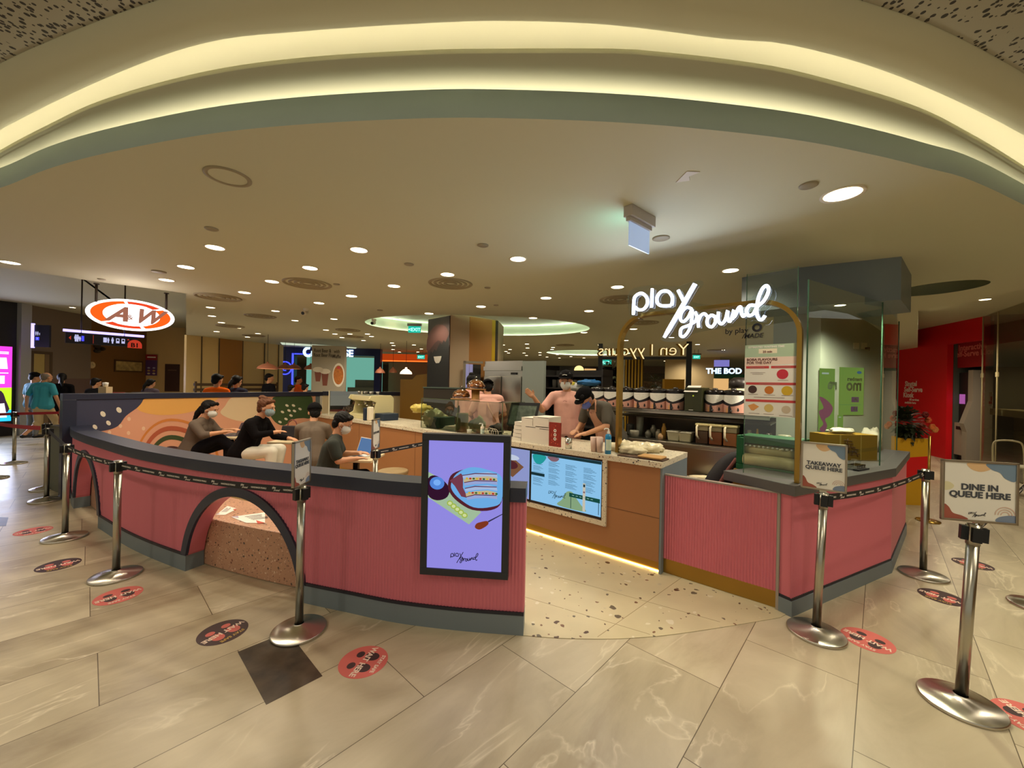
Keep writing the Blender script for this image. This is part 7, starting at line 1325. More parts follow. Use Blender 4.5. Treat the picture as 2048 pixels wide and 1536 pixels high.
lb([(.3, .16), (.92, .15), (.94, .30), (.3, .30)], E('lb_white', (200, 236, 250), 1.8)); lb([(0, .62), (.5, .56), (1, .55), (1, .85), (0, .85)], E('lb_lime', (180, 220, 40), 1.5)); lb([(0, .85), (1, .85), (1, 1), (0, 1)], E('lb_cyan', (40, 180, 236), 1.6)); lb([(.6, .62), (.72, .57), (.86, .6), (.92, .72), (.95, .88), (.55, .88), (.5, .74)], E('lb_hair', (70, 50, 70), .8), .0575, 3); lb([(.68, .63), (.80, .63), (.8, .70), (.74, .73), (.68, .7)], E('lb_face', (246, 226, 216), 1.6), .058, 2); lb([(.6, .78), (.9, .76), (.94, .95), (.6, .95)], E('lb_dress', (236, 240, 246), 1.6), .058); lb([(.67, .645), (.81, .645), (.81, .665), (.67, .665)], E('lb_glasses', (40, 30, 40), .4), .0585); lb([(.6, .40), (.9, .39), (.9, .50), (.6, .50)], E('lb_card', (230, 220, 240), 1.6), .057)
for y in (.07, .09, .35): lb([(.55, y), (.95, y), (.95, y + .012), (.55, y + .012)], E('lb_white', (200, 236, 250), 1.8))
build('lit_face', mb, t, recalc=False); lamp('light_box_glow', 'AREA', F.p(s0 + w * .6, 1.5, .3), 26, (.62, .72, 1.), 1.0, rot=F.n.to_track_quat('-Z', 'Y').to_euler())
# restaurant with picture, cream pillar, screens: receding wall
LB = Frame((-9.15, 8.95), (-10.2, 14.5)); 
BRW = M('wall_brown', (122, 84, 40), .7)
mb = MB(); F = Frame(D(180, 740, 13.3).xy, D(292, 740, 15.6).xy); mb.fbox(F, -.0, F.L, 0, ZL, -.1, 0); struct('wall_back_left', mb, BRW)
t = thing('framed_picture', 'long framed landscape picture on the brown restaurant wall', 'picture', F.p(*F.px(256, 732))); a0, z1 = F.px(228, 719); a1, z0 = F.px(284, 745); mb = MB(); mb.fbox(F, a0, a1, z0, z1, .001, .03); build('picture_frame', mb, t, M('frame_dark', (78, 52, 24), .5)); mb = MB(); mb.fbox(F, a0 + .05, a1 - .05, z0 + .05, z1 - .05, .03, .033); build('picture_canvas', mb, t, M('canvas', (196, 170, 112), .6, vary=.5, vscale=7))
c = F.px(183, 730); t = thing('wall_clock', 'round cream wall clock on the brown restaurant wall', 'clock', F.p(*c)); mb = MB(); mb.use(M('clock_cream', (206, 184, 140), .5)).fprism(F, ring2(c, .11, .11, 28), .001, .03); mb.use(INK).fbox(F, c[0] - .004, c[0] + .004, c[1], c[1] + .07, .03, .033); mb.fbox(F, c[0], c[0] + .05, c[1] - .004, c[1] + .004, .03, .033); build('clock_face', mb, t)
c = F.px(190, 697); mb = MB(); 
for k in range(3): 
    a_ = k * 2.1; mb.ell(F.p(c[0] + .12 * math.cos(a_), c[1] + .1 * math.sin(a_), .12), (.13, .04, .07), None, 12, 8)
mb.tube([F.p(c[0], c[1], .01), F.p(c[0], c[1], .15)], .03, 10); tag(build('wall_fan', mb, mat=M('fan_dark', (60, 46, 28), .6)), 'dark wall fan high on the brown restaurant wall', 'fan')
mb = MB(); F = Frame(D(291, 740, 15.6).xy, D(384, 740, 16.).xy); mb.fbox(F, 0, F.L, 0, ZL, -.6, 0); struct('column_3', mb, M('pillar_cream', (206, 176, 124), .6)); PF = F
t = thing('dark_notice_board', 'dark brown notice board on the cream pillar', 'sign', F.p(*F.px(345, 755))); a0, z1 = F.px(331, 728); a1, z0 = F.px(359, 783); mb = MB(); mb.fbox(F, a0, a1, z0, z1, .001, .03); build('board', mb, t, M('board_brown', (62, 34, 24), .5)); mb = MB(); mb.fbox(F, a0 + .1, a1 - .1, z1 - .25, z1 - .235, .03, .032); build('board_line', mb, t, M('line_tan', (140, 110, 80), .5))
t = thing('menu_poster', 'purple and red menu poster on the edge of the cream pillar', 'poster', F.p(.1, 1.8)); F = Frame(D(291, 740, 15.55).xy, D(314, 740, 15.65).xy); mb = MB(); z1, z0 = F.px(300, 709)[1], F.px(300, 751)[1]; w = F.L; mb.use(M('mp_purple', (84, 50, 104), .5)).fbox(F, 0, w, z0, z1, -.01, 0); mb.use(M('mp_red', (150, 34, 40), .5)).fbox(F, 0, w, z1 - .22, z1, 0, .002)
for k in range(2):
    for j in range(3): mb.use(M('mp_food%d' % j, [(206, 190, 160), (190, 150, 90), (160, 150, 180)][j], .5)); fpoly(mb, F, ring2((w * (.28 + .45 * k), z0 + .08 + .11 * j), .05, .035, 10), .003)
mb.use(WHITEP).fbox(F, .05, w - .05, z1 - .13, z1 - .08, .002, .004); build('poster_sheet', mb, t, recalc=False)
# timber and glass screens further along
mb = MB(); F = Frame(D(372, 740, 11.5).xy, D(566, 740, 14.4).xy); mb.use(M('screen_cream', (214, 186, 130), .35)).fbox(F, 0, F.L, 0, ZC + .0, -.1, 0)
s0, s1 = F.px(437, 740)[0], F.px(484, 740)[0]; mb.use(M('screen_timber', (164, 112, 44), .35)).fbox(F, s0, s1, 0, ZC, 0, .02); mb.use(M('frame_brown', (84, 68, 50), .5))
for u_ in (402, 437, 484, 528, 556): s_ = F.px(u_, 740)[0]; mb.fbox(F, s_ - .01, s_ + .01, 0, ZC, 0, .03)
struct('wall_back_left', mb)
t = thing('slatted_rail', 'dark horizontal slatted rail in front of the timber screens', 'rail', F.p(1, 0, .4)); mb = MB()
for k in range(4): mb.fbox(F, .0, 2.6, 1.02 + .15 * k, 1.10 + .15 * k, .35, .40)
for s_ in (.0, 1.3, 2.55): mb.fbox(F, s_, s_ + .05, 0, 1.6, .40, .43)
build('slats', mb, t, M('slat_dark', (76, 58, 40), .5))
for u_, Y_, lb in ((207, 9.4, 'dark low table with a white top in the brown walled restaurant'), (248, 10., 'second table with dark chairs in the brown walled restaurant')):
    q = D(u_, 780, Y_); rtable((q.x, q.y), .8, .6, 1.2, lb)
def dchair(u_, Y_, colr, label):
    q = D(u_, 780, Y_); t = thing('dining_chair', label, 'chair', (q.x, q.y, 0), .4); mb = MB(); mb.box((0, 0, .75), (.42, .42, .05)); build('seat', mb, t, M('dc_%d' % colr[0], colr, .6), world=False, bevel=.02); mb = MB(); mb.box((0, .2, 1.08), (.42, .05, .44)); build('backrest', mb, t, M('dc_%d' % colr[0], colr, .6), world=False, bevel=.04)
    for x in (-.18, .18):
        for y in (-.18, .18): mb = MB(); mb.tube([(x, y, 0), (x, y, .73)], .015, 8); build('leg', mb, t, BLACKM, world=False)
dchair(222, 9.9, (120, 40, 26), 'red brown restaurant chair beside the white topped table'); dchair(262, 9.8, (40, 26, 20), 'dark restaurant chair right of the red brown chair'); dchair(275, 10.3, (46, 28, 22), 'dark restaurant chair next to the purple poster')
q = D(211, 777, 8.6); t = thing('carton_and_cup', 'small white carton with a white cup on it above the mural wall end', 'box', (q.x, q.y, 1.2)); mb = MB(); mb.box((0, 0, .2), (.17, .14, .14)); build('carton', mb, t, M('carton_tan', (214, 190, 150), .6), world=False); mb = MB(); mb.lathe([(.0001, .27), (.04, .27), (.05, .36), (.0001, .37)], n=16); build('cup', mb, t, WHITEP, world=False); mb = MB(); mb.box((0, 0, .06), (.3, .3, .12)); mb.tube([(0, 0, -1.2), (0, 0, 0)], .04, 10); build('shelf_post', mb, t, M('dark_post', (50, 40, 34), .6), world=False)
# grey cabinet beyond the partition end
p0, p1 = G(66, 960), G(127, 986); F = Frame(D(98, 880, 5.9).xy, D(131, 880, 5.62).xy); mb = MB(); mb.fbox(F, -.05, F.L, 0, .95, -.9, 0); t = tag(build('grey_counter', mb, mat=M('cab_grey', (96, 96, 82), .5)), 'grey olive cabinet standing behind the partition end', 'cabinet'); mb = MB(); mb.fbox(F, -.05, F.L, .951, 1.18, -.8, -.1); tag(build('timber_tray', mb, mat=M('tray_orange', (150, 84, 40), .5), bevel=.02), 'orange brown timber box on the grey cabinet', 'box')

# ================================================================ SHOPS AT THE BACK
BLUE = M('shop_blue', (18, 30, 92), .35); F = Frame(D(566, 740, 15.).xy, D(760, 740, 15.2).xy); W_ = F.L; zt = F.px(600, 693)[1]; zs = F.px(600, 709)[1]
def fx(u_): return F.px(u_, 740)[0]
t = thing('blue_shop_front', 'dark blue shop front with a mint interior at the back of the hall', 'shop front', F.p(W_ / 2, 0)); mb = MB(); mb.fbox(F, 0, W_, zs, zt + .2, -.3, 0); mb.fbox(F, 0, fx(586), 0, zs, -.3, 0); mb.fbox(F, fx(748), W_, 0, zs, -.3, 0); build('fascia', mb, t, BLUE); mb = MB(); mb.fbox(F, fx(586), fx(748), .2, zs, -1.2, -1.1); build('interior_wall', mb, t, E('mint', (120, 190, 170), .75)); mb = MB(); mb.fbox(F, fx(584), fx(587), .2, zs + .03, 0, .03); mb.fbox(F, fx(584), fx(624), zs, zs + .04, 0, .03); build('neon_edge', mb, t, E('neon_blue', (60, 70, 250), 2.5)); c = F.px(570, 736); mb = MB(); mb.fprism(F, arcband(c, .22, .26, 0, 6.27, 24), .0, .02); mb.fprism(F, arcband(c, .08, .11, .6, 5.2, 14), .0, .02); build('round_emblem', mb, t, E('neon_blue', (60, 70, 250), 2.5)); mb = MB(); c2 = F.px(617, 704); mb.fprism(F, arcband(c2, .10, .2, 1.2, 6.6, 20), .0, .03); build('round_logo', mb, t, E('logo_white', (190, 226, 250), 2.)); mb = MB(); mb.fbox(F, fx(700), fx(740), 1.0, 1.75, -1., -.6); mb.fbox(F, fx(586), fx(640), .2, 1.3, -1., -.6); mb.fbox(F, fx(690), fx(745), .2, 1.45, -.5, -.3); build('shop_equipment', mb, t, M('equip', (110, 120, 110), .5))
text('shop_lettering', 'SE', F, fx(688), F.px(690, 713)[1], .03, .36, E('letter_glow', (190, 226, 255), 2.4), t, bold=.04)
# A&W style root beer pillar poster
F = Frame(D(623, 740, 11.8).xy, D(689, 740, 12.0).xy); mb = MB(); mb.fbox(F, 0, F.L, 0, F.px(650, 691)[1], -.3, 0); struct('column_4', mb, M('pillar_grey', (158, 150, 134), .6)); t = thing('drinks_poster', 'pillar poster with two iced drinks and a round plate of fries', 'poster', F.p(F.L / 2, 1.5)); mb = MB()
for u_, v_, h_ in ((636, 752, 22), (650, 758, 27)):
    a0, z1 = F.px(u_ - 7, v_ - h_ / 2); a1, z0 = F.px(u_ + 7, v_ + h_ / 2); mb.use(M('dp_brown', (116, 62, 46), .5)).fprism(F, [(a0, z1), (a0 + .04, z0), (a1 - .04, z0), (a1, z1)], .001, .004); mb.use(M('dp_cream', (206, 196, 178), .5)); fpoly(mb, F, ring2(((a0 + a1) / 2, z1 + .03), .15, .08, 14), .005)
c = F.px(677, 750); mb.use(WHITEP).fprism(F, ring2(c, .17, .36, 24), .001, .004); mb.use(M('dp_fries', (200, 120, 50), .5, vary=.4, vscale=20)).fprism(F, ring2(c, .14, .29, 24), .004, .006); mb.use(PR).fprism(F, ring2((c[0], c[1] + .22), .05, .04, 10), .006, .008); build('printed_food', mb, t, recalc=False)
for body, u_, v_ in (('Root Beer &', 628, 704), ('Root Beer Float', 627, 713), ('with', 668, 706), ('Waffle', 664, 716)): text('poster_lettering', body, F, *F.px(u_, v_), .006, .15, M('ink_grey', (70, 62, 56), .6), t, bold=.02, sx=.62)
# fill behind shops
F = Frame(D(760, 740, 16.).xy, D(960, 740, 16.).xy); t = thing('orange_shop_front', 'orange fascia with a dim interior behind the espresso machine', 'shop front', F.p(F.L / 2, 0)); mb = MB(); z1, z0 = F.px(800, 708)[1], F.px(800, 723)[1]; mb.use(E('fascia_orange', (190, 66, 18), .8)).fbox(F, 0, F.L, z0, z1, -.3, 0); mb.use(E('fascia_line', (250, 110, 40), 1.8)).fbox(F, 0, F.L, z0, z0 + .04, 0, .03); build('fascia', mb, t, recalc=False); mb = MB(); mb.fbox(F, 0, F.L, 0, z0, -1.2, -1.1); build('interior_wall', mb, t, M('interior_tan', (124, 104, 78), .7))
t = thing('wall_end', 'plain end wall closing the far hall', 'wall') if False else None
def far_wall(u0, u1, Y0, Y1, v_, mat, n='wall_back'):
    F = Frame(D(u0, 740, Y0).xy, D(u1, 740, Y1).xy); mb = MB(); mb.fbox(F, 0, F.L, 0, F.px((u0 + u1) / 2, v_)[1], -.1, 0); struct(n, mb, mat); return F
far_wall(960, 1260, 26, 26, 720, M('far_dark', (30, 28, 34), .6)); far_wall(400, 1000, 30, 30, 700, M('far_tan', (116, 98, 74), .7)); FW = far_wall(1330, 1440, 17, 16, 700, M('far_panel', (176, 156, 116), .6)); far_wall(1250, 1900, 24, 24, 700, M('far_tan2', (128, 104, 80), .7)); far_wall(1000, 1400, 34, 34, 715, M('far_tan', (116, 98, 74), .7))
# lamp shades over the food court
def pendant(u_, v_, Y_, label, lit=False, r=.2):
    p = D(u_, v_, Y_); t = thing('pendant_lamp', label, 'pendant lamp', p, 0, 'pendant lamps over the food court'); mb = MB(); mb.lathe([(r, 0), (r * .9, .06), (r * .5, .13), (.03, .16), (.03, .2)], n=24); build('lamp_shade', mb, t, M('shade_pink', (176, 110, 84), .5) if not lit else E('shade_lit', (255, 230, 190), 3.), world=False, recalc=False); mb = MB(); mb.tube([(0, 0, .2), (0, 0, max(.3, ZC - p.z))], .006, 5); build('cord', mb, t, BLACKM, world=False)
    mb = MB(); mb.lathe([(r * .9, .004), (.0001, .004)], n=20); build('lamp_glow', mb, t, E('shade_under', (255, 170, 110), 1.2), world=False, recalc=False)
for u_, v_, Y_, lb, lit, r in ((535, 738, 11, 'large greenish pink pendant lamp above the black shirt diner', False, .26), (570, 738, 13, 'grey pendant lamp left of the blue shop opening', False, .22), (588, 738, 13, 'grey pendant lamp in front of the mint shop interior', False, .22), (621, 739, 13, 'grey pendant lamp beside the drinks pillar', False, .2), (760, 746, 13, 'pink pendant lamp in front of the orange shop', False, .16), (786, 745, 14, 'second pink pendant lamp in front of the orange shop', False, .14), (812, 748, 12, 'bright white lit pendant lamp behind the espresso machine', True, .18)): pendant(u_, v_, Y_, lb, lit, r)
# ---- big mural column in the middle
c0, c1, c2, c3 = D(857, 700, 7.75), D(900, 700, 7.25), D(938, 700, 7.32), D(994, 700, 7.75); mb = MB(); P = [c0, c1, c2, c3, v((c3.x + .1, c3.y + .9, 0)), v((c0.x - .1, c0.y + .9, 0))]; P = [v((p.x, p.y, 0)) for p in P]; mb.prism(P, [p + v((0, 0, ZC)) for p in P]); struct('column_5', mb, M('column_beige', (168, 146, 118), .6))
F = Frame(c0.xy, c1.xy); t = thing('column_mural', 'dark landscape mural panel with a white bowl on the middle column', 'picture', F.p(.2, 1)); mb = MB(); mb.use(M('mural_dark', (62, 42, 36), .6, vary=.4, vscale=3)).fbox(F, 0, F.L, 0, ZC - .02, .001, .02); mb.use(M('mural_trees', (32, 32, 30), .7)); w = F.L
pts = [(0, 1.4)] + [(w * k / 12, 2.15 + .12 * ((k * 7) % 5) / 5 + .03 * k) for k in range(13)] + [(w, 1.4)]; fpoly(mb, F, pts, .021); mb.use(M('mural_rose', (84, 54, 48), .7)); fpoly(mb, F, [(0, 2.3), (w * .5, 2.5), (w, 2.35), (w * .9, 2.7), (w * .4, 2.8), (0, 2.6)], .0208, 4); c = F.px(877, 718); mb.use(M('bowl_white', (190, 184, 170), .5)); fpoly(mb, F, [(c[0] - .13, c[1] + .05), (c[0] + .13, c[1] + .05), (c[0] + .1, c[1] - .03), (c[0] + .05, c[1] - .08), (c[0] - .05, c[1] - .08), (c[0] - .1, c[1] - .03)], .0225, 0); build('mural_sheet', mb, t, recalc=False)
F = Frame(c2.xy, c3.xy); t = thing('brass_cladding', 'brass and yellow vertical cladding on the right face of the middle column', 'cladding', F.p(.2, 1)); mb = MB(); mb.use(M('clad_tan', (170, 120, 66), .4, .3)).fbox(F, 0, F.L * .78, 0, ZC - .02, .001, .02); mb.use(M('clad_yellow', (186, 150, 20), .4)).fbox(F, F.L * .78, F.L * .9, 0, ZC - .02, .001, .022); mb.use(M('clad_dark', (40, 26, 18), .5)).fbox(F, F.L * .9, F.L, 0, ZC - .02, .001, .024); build('cladding_sheet', mb, t)
# ---- mirrored frame sign
F = Frame(D(1196, 740, 8.6).xy, D(1383, 740, 8.0).xy); t = thing('frame_sign', 'dark metal frame carrying glowing lettering seen from behind', 'sign', F.p(F.L / 2, 1.5)); mb = MB(); z_ = F.px(1290, 716)[1]; zt = F.px(1290, 686)[1]; mb.fbox(F, 0, .09, 0, zt, -.06, 0); mb.fbox(F, F.L - .1, F.L, 0, zt + .02, -.06, 0); mb.fbox(F, .09, F.L - .1, z_ - .03, z_ + .03, -.05, -.01); build('metal_frame', mb, t, M('frame_grey_blue', (50, 52, 58), .5)); text('glowing_lettering', 'Yen l yyours', F, F.L - .08, z_ + .05, 0., .34, M('gold_letter', (150, 112, 30), .4, .5), t, bold=.012, mirror=True, depth=.02, sx=1.08, spacing=.98); text('letter_glow', 'Yen l yyours', F, F.L - .05, z_ + .055, .025, .34, E('gold_glow', (250, 220, 160), 1.3), t, bold=-.012, mirror=True, depth=.002, sx=1.08, spacing=.98)
# yellow slats and planter columns beyond
F = Frame(D(1236, 740, 11.).xy, D(1288, 740, 10.8).xy); t = thing('yellow_slat_screen', 'screen of vertical yellow and dark slats behind the brass arch', 'screen', F.p(.3, 0)); mb = MB(); w = F.L; mb.use(M('slat_yellow', (170, 132, 28), .5)); [mb.fbox(F, w * (.28 + .12 * k), w * (.35 + .12 * k), 0, F.px(1260, 718)[1], -.1, 0) for k in range(6)]; mb.use(M('slat_dark2', (52, 38, 16), .6)).fbox(F, w * .28, w, 0, F.px(1260, 718)[1], -.16, -.11); mb.use(M('slat_pale', (176, 176, 160), .6)).fbox(F, 0, w * .26, 0, F.px(1260, 718)[1], -.1, 0); build('slats', mb, t)
mb = MB(); q = D(1349, 765, 14); F = Frame((q.x - .35, q.y), (q.x + .35, q.y)); mb.fbox(F, 0, .7, 0, 1.98, -.2, 0); tag(build('yellow_board', mb, mat=M('panel_yellow', (186, 140, 40), .6)), 'plain yellow board behind the sealing machine', 'panel')
def shrub(u_, v_, Y_, r, label, base=True):
    q = D(u_, v_, Y_); t = thing('potted_plant', label, 'plant', (q.x, q.y, 0)); mb = MB(); rnd = random.Random(int(u_))
    for k in range(160):
        a_, e_ = rnd.uniform(0, 6.28), rnd.uniform(-1, 1); rr_ = r * rnd.uniform(.5, 1); c = v((rr_ * math.cos(a_) * math.cos(e_), rr_ * math.sin(a_) * math.cos(e_), q.z + rr_ * math.sin(e_))); d_ = (c - v((0, 0, q.z))).normalized() * .07; s_ = d_.cross(v((0, 0, 1))).normalized() * .02; mb.add([c, c + d_ * .5 + s_, c + d_, c + d_ * .5 - s_], [(0, 1, 2, 3)])
    build('leaves', mb, t, M('leaf_dark', (44, 50, 26), .5), world=False, recalc=False); mb = MB(); mb.tube([(0, 0, .3), (0, 0, q.z)], .02, 8); mb.lathe([(.0001, 0), (.14, 0), (.18, .35), (.16, .35), (.0001, .33)], n=20); build('pot_and_stem', mb, t, M('pot_brown', (70, 50, 36), .6), world=False)
shrub(1222, 742, 9.4, .30, 'leafy dark plant behind the left brass arch post'); shrub(1310, 764, 10., .17, 'small dark plant behind the tea dispensers')
# distant lit shops right
F = Frame(D(1428, 740, 14.).xy, D(1490, 740, 13.6).xy); t = thing('blue_sign_shop', 'distant shop with white lettering on a dark blue and green sign', 'shop front', F.p(.5, 0)); w = F.L; mb = MB(); mb.use(M('sgn_navy', (14, 26, 50), .5)).fbox(F, 0, w * .55, F.px(1450, 749)[1], F.px(1450, 734)[1], -.1, 0); mb.use(E('sgn_lilac', (130, 124, 200), .9)).fbox(F, 0, w * .5, F.px(1450, 733)[1], F.px(1450, 720)[1], -.1, 0); mb.use(M('sgn_green', (14, 84, 58), .5)).fbox(F, 0, w, F.px(1450, 757)[1], F.px(1450, 748.5)[1], -.08, .02); mb.use(E('shop_warm', (236, 186, 120), .9)).fbox(F, 0, w * .5, 0, F.px(1450, 757)[1], -.3, -.2); build('sign_fascia', mb, t); text('shop_lettering', 'THE BOD', F, -.25, F.px(1450, 747)[1], .03, .26, E('letter_glow', (190, 226, 255), 2.4), t, bold=.04)
F = Frame(D(1120, 740, 18.).xy, D(1200, 740, 18.).xy); t = thing('warm_lit_shop', 'distant warm lit kiosk between dark posts behind the staff', 'shop front', F.p(.5, 0)); mb = MB(); w = F.L; mb.use(E('shop_warm', (236, 186, 120), .9)).fbox(F, w * .62, w * .9, 1.2, F.px(1160, 737)[1], -.1, 0); mb.use(E('lamp_warm', (255, 220, 140), 1.6)); fpoly(mb, F, ring2(F.px(1158, 740), .22, .2, 12), .01, 3); mb.use(M('far_dark', (30, 28, 34), .6)).fbox(F, 0, w, 0, 2.55, -.2, -.12); build('interior', mb, t, recalc=False)
F = Frame(D(1315, 740, 19.).xy, D(1350, 740, 19.).xy); mb = MB(); mb.use(M('goods', (150, 120, 90), .6, vary=.7, vscale=8)).fbox(F, -1.5, F.L, 0, 1.95, -.2, 0); mb.use(M('goods_dark', (100, 88, 70), .6, vary=.5, vscale=3)).fbox(F, -1.2, F.L, 1.96, 2.35, -.2, 0); tag(build('goods_display', mb), 'distant shelf display of mixed goods behind the dispensers', 'display')

# ================================================================ RIGHT SIDE
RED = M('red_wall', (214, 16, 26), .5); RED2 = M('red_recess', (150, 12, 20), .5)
ra, rb, rcx = G(1800, 668, ZC), G(1960, 634, ZC), None
f0, f1 = G(1795, 884), G(1897, 935); 
F = Frame(G(1790, 669, ZR).xy, G(1966, 633, ZR).xy); zl = F.px(1935, 690)[1]
uL, uR = F.px(1893, 800)[0], F.px(1963, 800)[0]
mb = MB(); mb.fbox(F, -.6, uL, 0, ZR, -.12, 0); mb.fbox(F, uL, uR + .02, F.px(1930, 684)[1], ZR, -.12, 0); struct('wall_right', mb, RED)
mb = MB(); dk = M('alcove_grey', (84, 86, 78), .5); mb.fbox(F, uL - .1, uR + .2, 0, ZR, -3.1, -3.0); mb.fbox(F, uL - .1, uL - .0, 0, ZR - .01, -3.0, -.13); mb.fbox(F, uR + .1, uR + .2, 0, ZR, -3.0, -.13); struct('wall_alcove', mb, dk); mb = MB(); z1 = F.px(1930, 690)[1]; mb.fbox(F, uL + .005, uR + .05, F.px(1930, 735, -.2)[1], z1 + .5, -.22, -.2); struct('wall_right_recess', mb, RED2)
for body, u_, v_, h_ in (('Singtel', 1790, 771, .20), ('Self-Serve', 1788, 783, .20), ('Kiosk', 1800, 794, .20), ('services', 1815, 803, .08), ('here', 1820, 809, .08)):
    pass
t = thing('wall_lettering', 'white lettering on the red wall beside the flower pot', 'sign', F.p(0, 1.5))
for body, u_, v_, h_ in (('Singtel', 1834, 772, .20), ('Self-Serve', 1845, 784, .20), ('Kiosk', 1827, 795, .20), ('All services', 1838, 802, .09), ('available here', 1832, 808, .09)): s_, z_ = F.px(u_, v_); text('lettering', body, F, s_, z_, .003, h_, M('lettering_white', (240, 220, 214), .5), t, bold=.03, align='RIGHT')
t = thing('recess_lettering', 'dim pink lettering on the dark red recess panel', 'sign', F.p(uL + .3, 2.3, -.19))
for body, v_ in (('Interactive', 702), ('Self-Serve Kiosk', 715)): s_, z_ = F.px(1917 if 'Inter' in body else 1907, v_, -.197); text('lettering', body, F, s_, z_, -.197, .20, M('lettering_pink', (214, 110, 100), .5), t, bold=.02)
# kiosk machine
_F0 = F; F = Frame((F.o + F.n * .58).xy, (F.p(F.L, 0) + F.n * .58).xy); s0 = uL + .04; t = thing('self_serve_machine', 'white and black self service machine in the alcove', 'machine', F.p(s0 + .3, 0, -.9)); mb = MB(); mb.fbox(F, s0, s0 + .34, 0, 2.2, -1.15, -.8); build('machine_body', mb, t, M('machine_black', (30, 28, 30), .4)); mb = MB(); side = [(0.0, 0), (.0, .75), (.06, .95), (-.10, 1.5), (-.10, 2.25)]; mb.prism([F.p(s0 + .35, z, -.8 + d + .14) for d, z in side] + [F.p(s0 + .35, 2.25, -1.15), F.p(s0 + .35, 0, -1.15)], [F.p(s0 + .50, z, -.8 + d + .14) for d, z in side] + [F.p(s0 + .50, 2.25, -1.15), F.p(s0 + .50, 0, -1.15)]); build('side_panel', mb, t, M('machine_grey', (150, 138, 122), .5)); mb = MB(); mb.fbox(F, s0, s0 + .34, .15, .95, -.8, -.72); build('lower_door', mb, t, M('machine_grey', (150, 138, 122), .5)); mb = MB(); mb.fbox(F, s0 + .03, s0 + .2, 1.42, 1.66, -.8, -.79); build('machine_screen', mb, t, E('kiosk_screen', (170, 90, 160), .9)); mb = MB(); mb.fbox(F, s0 + .06, s0 + .24, .78, .86, -.72, -.715); build('slot', mb, t, BLACKM); F = _F0
# glass shop front on the right
p0, p1 = F.p(uR, 0), v((6.2, 2.6, 0)); q1 = G(2120, 935); GF2 = Frame(p0.xy, (D(2110, 760, 6.6)).xy); GS = glassmat('shop_glass', (214, 206, 176), .12, .02); 
for k in range(2):
    a_, b_ = GF2.L * k * .26, GF2.L * ((k + 1) * .26 if k == 0 else 1); t = thing('shop_glass_pane', ['narrow glass shop pane next to the red wall', 'wide glass shop pane at the right edge'][k], 'glass panel', GF2.p((a_ + b_) / 2, 0)); mb = MB(); mb.add([GF2.p(a_ + .02, .02, 0), GF2.p(b_ - .02, .02, 0), GF2.p(b_ - .02, ZR - .01, 0), GF2.p(a_ + .02, ZR - .01, 0)], [(0, 1, 2, 3)]); build('glass', mb, t, GS, recalc=False); mb = MB(); mb.fbox(GF2, a_, a_ + .02, .0, ZR - .01, -.01, .01); mb.fbox(GF2, a_ - .03, a_ + .05, 2.05, 2.15, -.015, .015); build('edge_strip', mb, t, M('strip_beige', (170, 156, 116), .4))
t = thing('frosted_band', 'pale horizontal ledge running behind the shop glass', 'ledge', GF2.p(.5, 1.2, -.2)); mb = MB(); za, zb_ = 1.22, 1.36; mb.fbox(GF2, .1, GF2.L, za, zb_, -.5, -.1); build('ledge_board', mb, t, M('ledge_cream', (190, 184, 150), .5)); mb = MB(); mb.fbox(GF2, .05, GF2.L, 0, za, -.5, -.46); build('ledge_backing', mb, t, M('ledge_olive', (112, 98, 56), .6))
mb = MB(); mb.fbox(GF2, -.5, GF2.L + 12, 0, ZR, -2.6, -2.5); struct('wall_shop_back', mb, M('shop_ochre', (150, 110, 48), .6)); lamp('shop_lamp', 'SPOT', GF2.p(GF2.L * .6, 2.9, -1.2), 40, (1, .84, .55), .06, spread=150)
s_, z_ = GF2.px(1983, 800, -.14); t = thing('notice_sheet', 'white notice with red print behind the right hand shop glass', 'sign', GF2.p(s_, z_, -.12)); mb = MB(); mb.use(WHITEP).fbox(GF2, s_ - .09, s_ + .09, z_ - .14, z_ + .18, -.13, -.125); mb.use(PR).fbox(GF2, s_ - .085, s_ + .085, z_ - .09, z_ - .03, -.125, -.123); mb.fbox(GF2, s_ + .01, s_ + .08, z_ - .02, z_ + .08, -.125, -.123); build('sheet', mb, t)
q = G(2030, 985); t = thing('cafe_chair', 'pale metal cafe chair in front of the shop glass', 'chair', (q.x, q.y, 0), -.5); CH = M('chair_cream', (206, 198, 166), .4); mb = MB(); mb.box((0, 0, .45), (.38, .38, .025)); build('seat', mb, t, CH, world=False, bevel=.01); mb = MB(); mb.tube(catmull([(-.19, .19, .45), (-.18, .22, .78), (-.1, .23, .86), (.1, .23, .86), (.18, .22, .78), (.19, .19, .45)], 5), .014, 8); build('backrest', mb, t, CH, world=False)
for x in (-.17, .17):
    for y in (-.17, .17): mb = MB(); mb.tube([(x, y, .44), (x * 1.15, y * 1.15, 0)], .012, 8); build('leg', mb, t, CH, world=False)
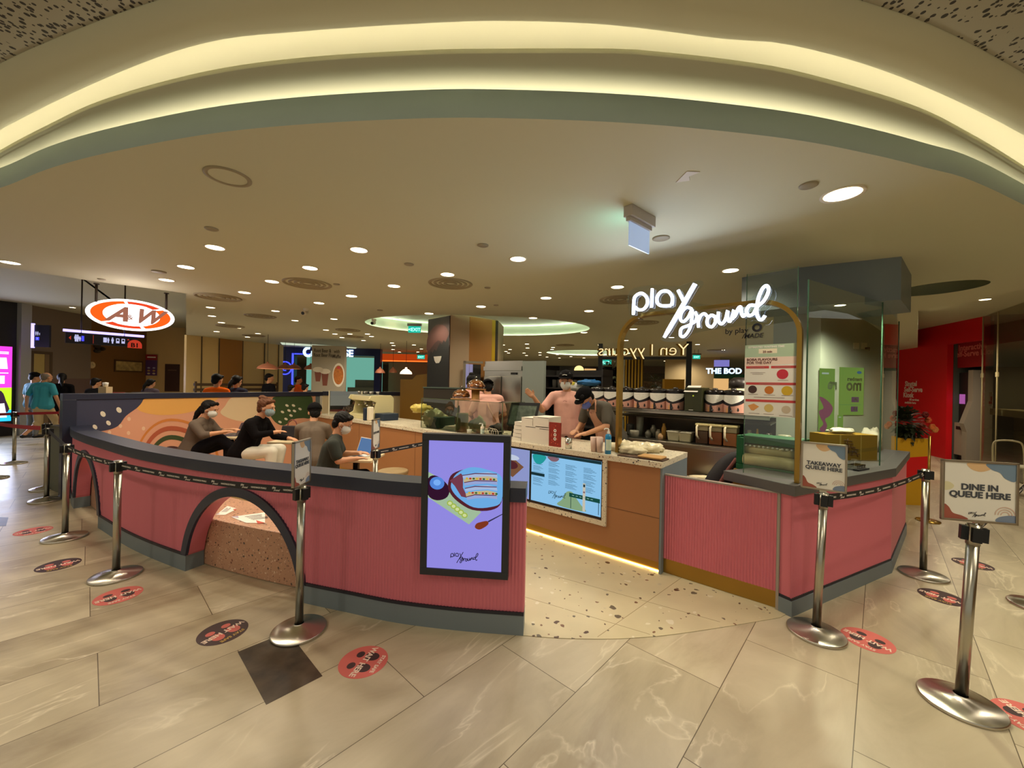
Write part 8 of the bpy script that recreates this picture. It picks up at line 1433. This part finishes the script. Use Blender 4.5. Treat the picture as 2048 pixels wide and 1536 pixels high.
# yellow stand with flowers
q = G(1828, 1010); t = thing('flower_stand', 'yellow and red display stand next to the corner counter', 'stand', (q.x + .1, q.y, 0)); F3 = Frame((q.x - .42, q.y + .02), (q.x + .19, q.y - .02)); mb = MB(); mb.use(M('stand_yellow', (206, 156, 26), .5)).fbox(F3, 0, F3.L, 0, 1.0, -.3, 0); mb.use(RED).fprism(F3, [(0, .38), (F3.L, .44), (F3.L, .74), (0, .68)], .0, .002); build('stand_box', mb, t)
mb = MB(); rnd = random.Random(5); t2 = thing('flower_arrangement', 'dark leafy arrangement with orange red blooms on the yellow stand', 'flowers', F3.p(F3.L * .7, 1.0, -.15)); c = F3.p(F3.L * .62, 1.2, -.15)
for k in range(900):
    a_, e_ = rnd.uniform(0, 6.28), rnd.uniform(-1.3, 1.4); rr_ = .25 * rnd.uniform(.2, 1); d_ = v((math.cos(a_) * math.cos(e_), math.sin(a_) * math.cos(e_), math.sin(e_))); p = c + d_ * rr_; tip = p + d_ * .09 + v((0, 0, -.03)); s_ = d_.cross(v((0, 0, 1)));
    if s_.length < .1: continue
    s_ = s_.normalized() * .026; mb.add([p, p.lerp(tip, .5) + s_, tip, p.lerp(tip, .5) - s_], [(0, 1, 2, 3)])
build('leaves', mb, t2, M('leaf_dark', (44, 50, 26), .5), recalc=False)
for k, (x, z_, colr) in enumerate(((.20, .08, (206, 90, 40)), (.26, -.02, (214, 110, 50)), (.12, .0, (160, 36, 24)), (.30, -.06, (210, 130, 70)), (.16, .16, (120, 24, 20)))):
    mb = MB(); cc = c + F3.t * x + v((0, 0, z_)) + F3.n * .16
    for j in range(6): a_ = j * math.pi / 3; mb.ell(cc + F3.t * (.022 * math.cos(a_)) + v((0, 0, .022 * math.sin(a_))), (.028, .022, .026), None, 10, 6)
    build('bloom', mb, t2, M('bloom_%d' % colr[1], colr, .5))
q = G(1858, 905); t = thing('slim_pole', 'slim brass coloured pole behind the plain stanchion', 'pole', D(1858, 940, 5.2).xy.to_3d()); mb = MB(); pz = D(1858, 872, 5.2).z; mb.tube([(0, 0, .02), (0, 0, pz)], .014, 10); build('pole', mb, t, BRASS, world=False); mb = MB(); mb.lathe([(.0001, 0), (.12, 0), (.12, .015), (.0001, .02)], n=24); build('foot', mb, t, BRASS, world=False)

# ================================================================ small pieces belong to the part that carries them
RULES = dict(belt_cassette='pole', apron_strap='apron', apron_logo='apron', cap_print='cap', shirt_logo='shirt', sign_lettering='sheet', belt_lettering='belt', belt_logo='belt', poster_lettering='poster_sheet', pump='bottle_body', bottle_label='bottle_body', machine_badge='machine_housing',
             tap='dispenser_body', dispenser_label='dispenser_body', footprints='disc', sign_letter='sign_face', camera_lens='housing', sign_symbols='sign_box', badge='sign_box', handle='pitcher_body', temperature_display='fridge_body', arch_trim='fluted_panel', keys='keyboard_base', cap_rail='partition_core', machine_screen='machine_body', slot='lower_door', board_line='board', exit_lettering='panel', bag_handle='bag_body')
TOPS = [o for o in bpy.data.objects if o.parent is None and 'category' in o.keys()]
for t in TOPS:
    kids = KIDS(t); by = {}
    for k in kids: by.setdefault(k.name.split('.')[0], k)
    for k in kids:
        b_ = k.name.split('.')[0]; tgt = RULES.get(b_) or ('disc' if b_ == 'lettering' and 'disc' in by else None)
        if tgt and tgt in by and by[tgt] is not k: k.parent = by[tgt]
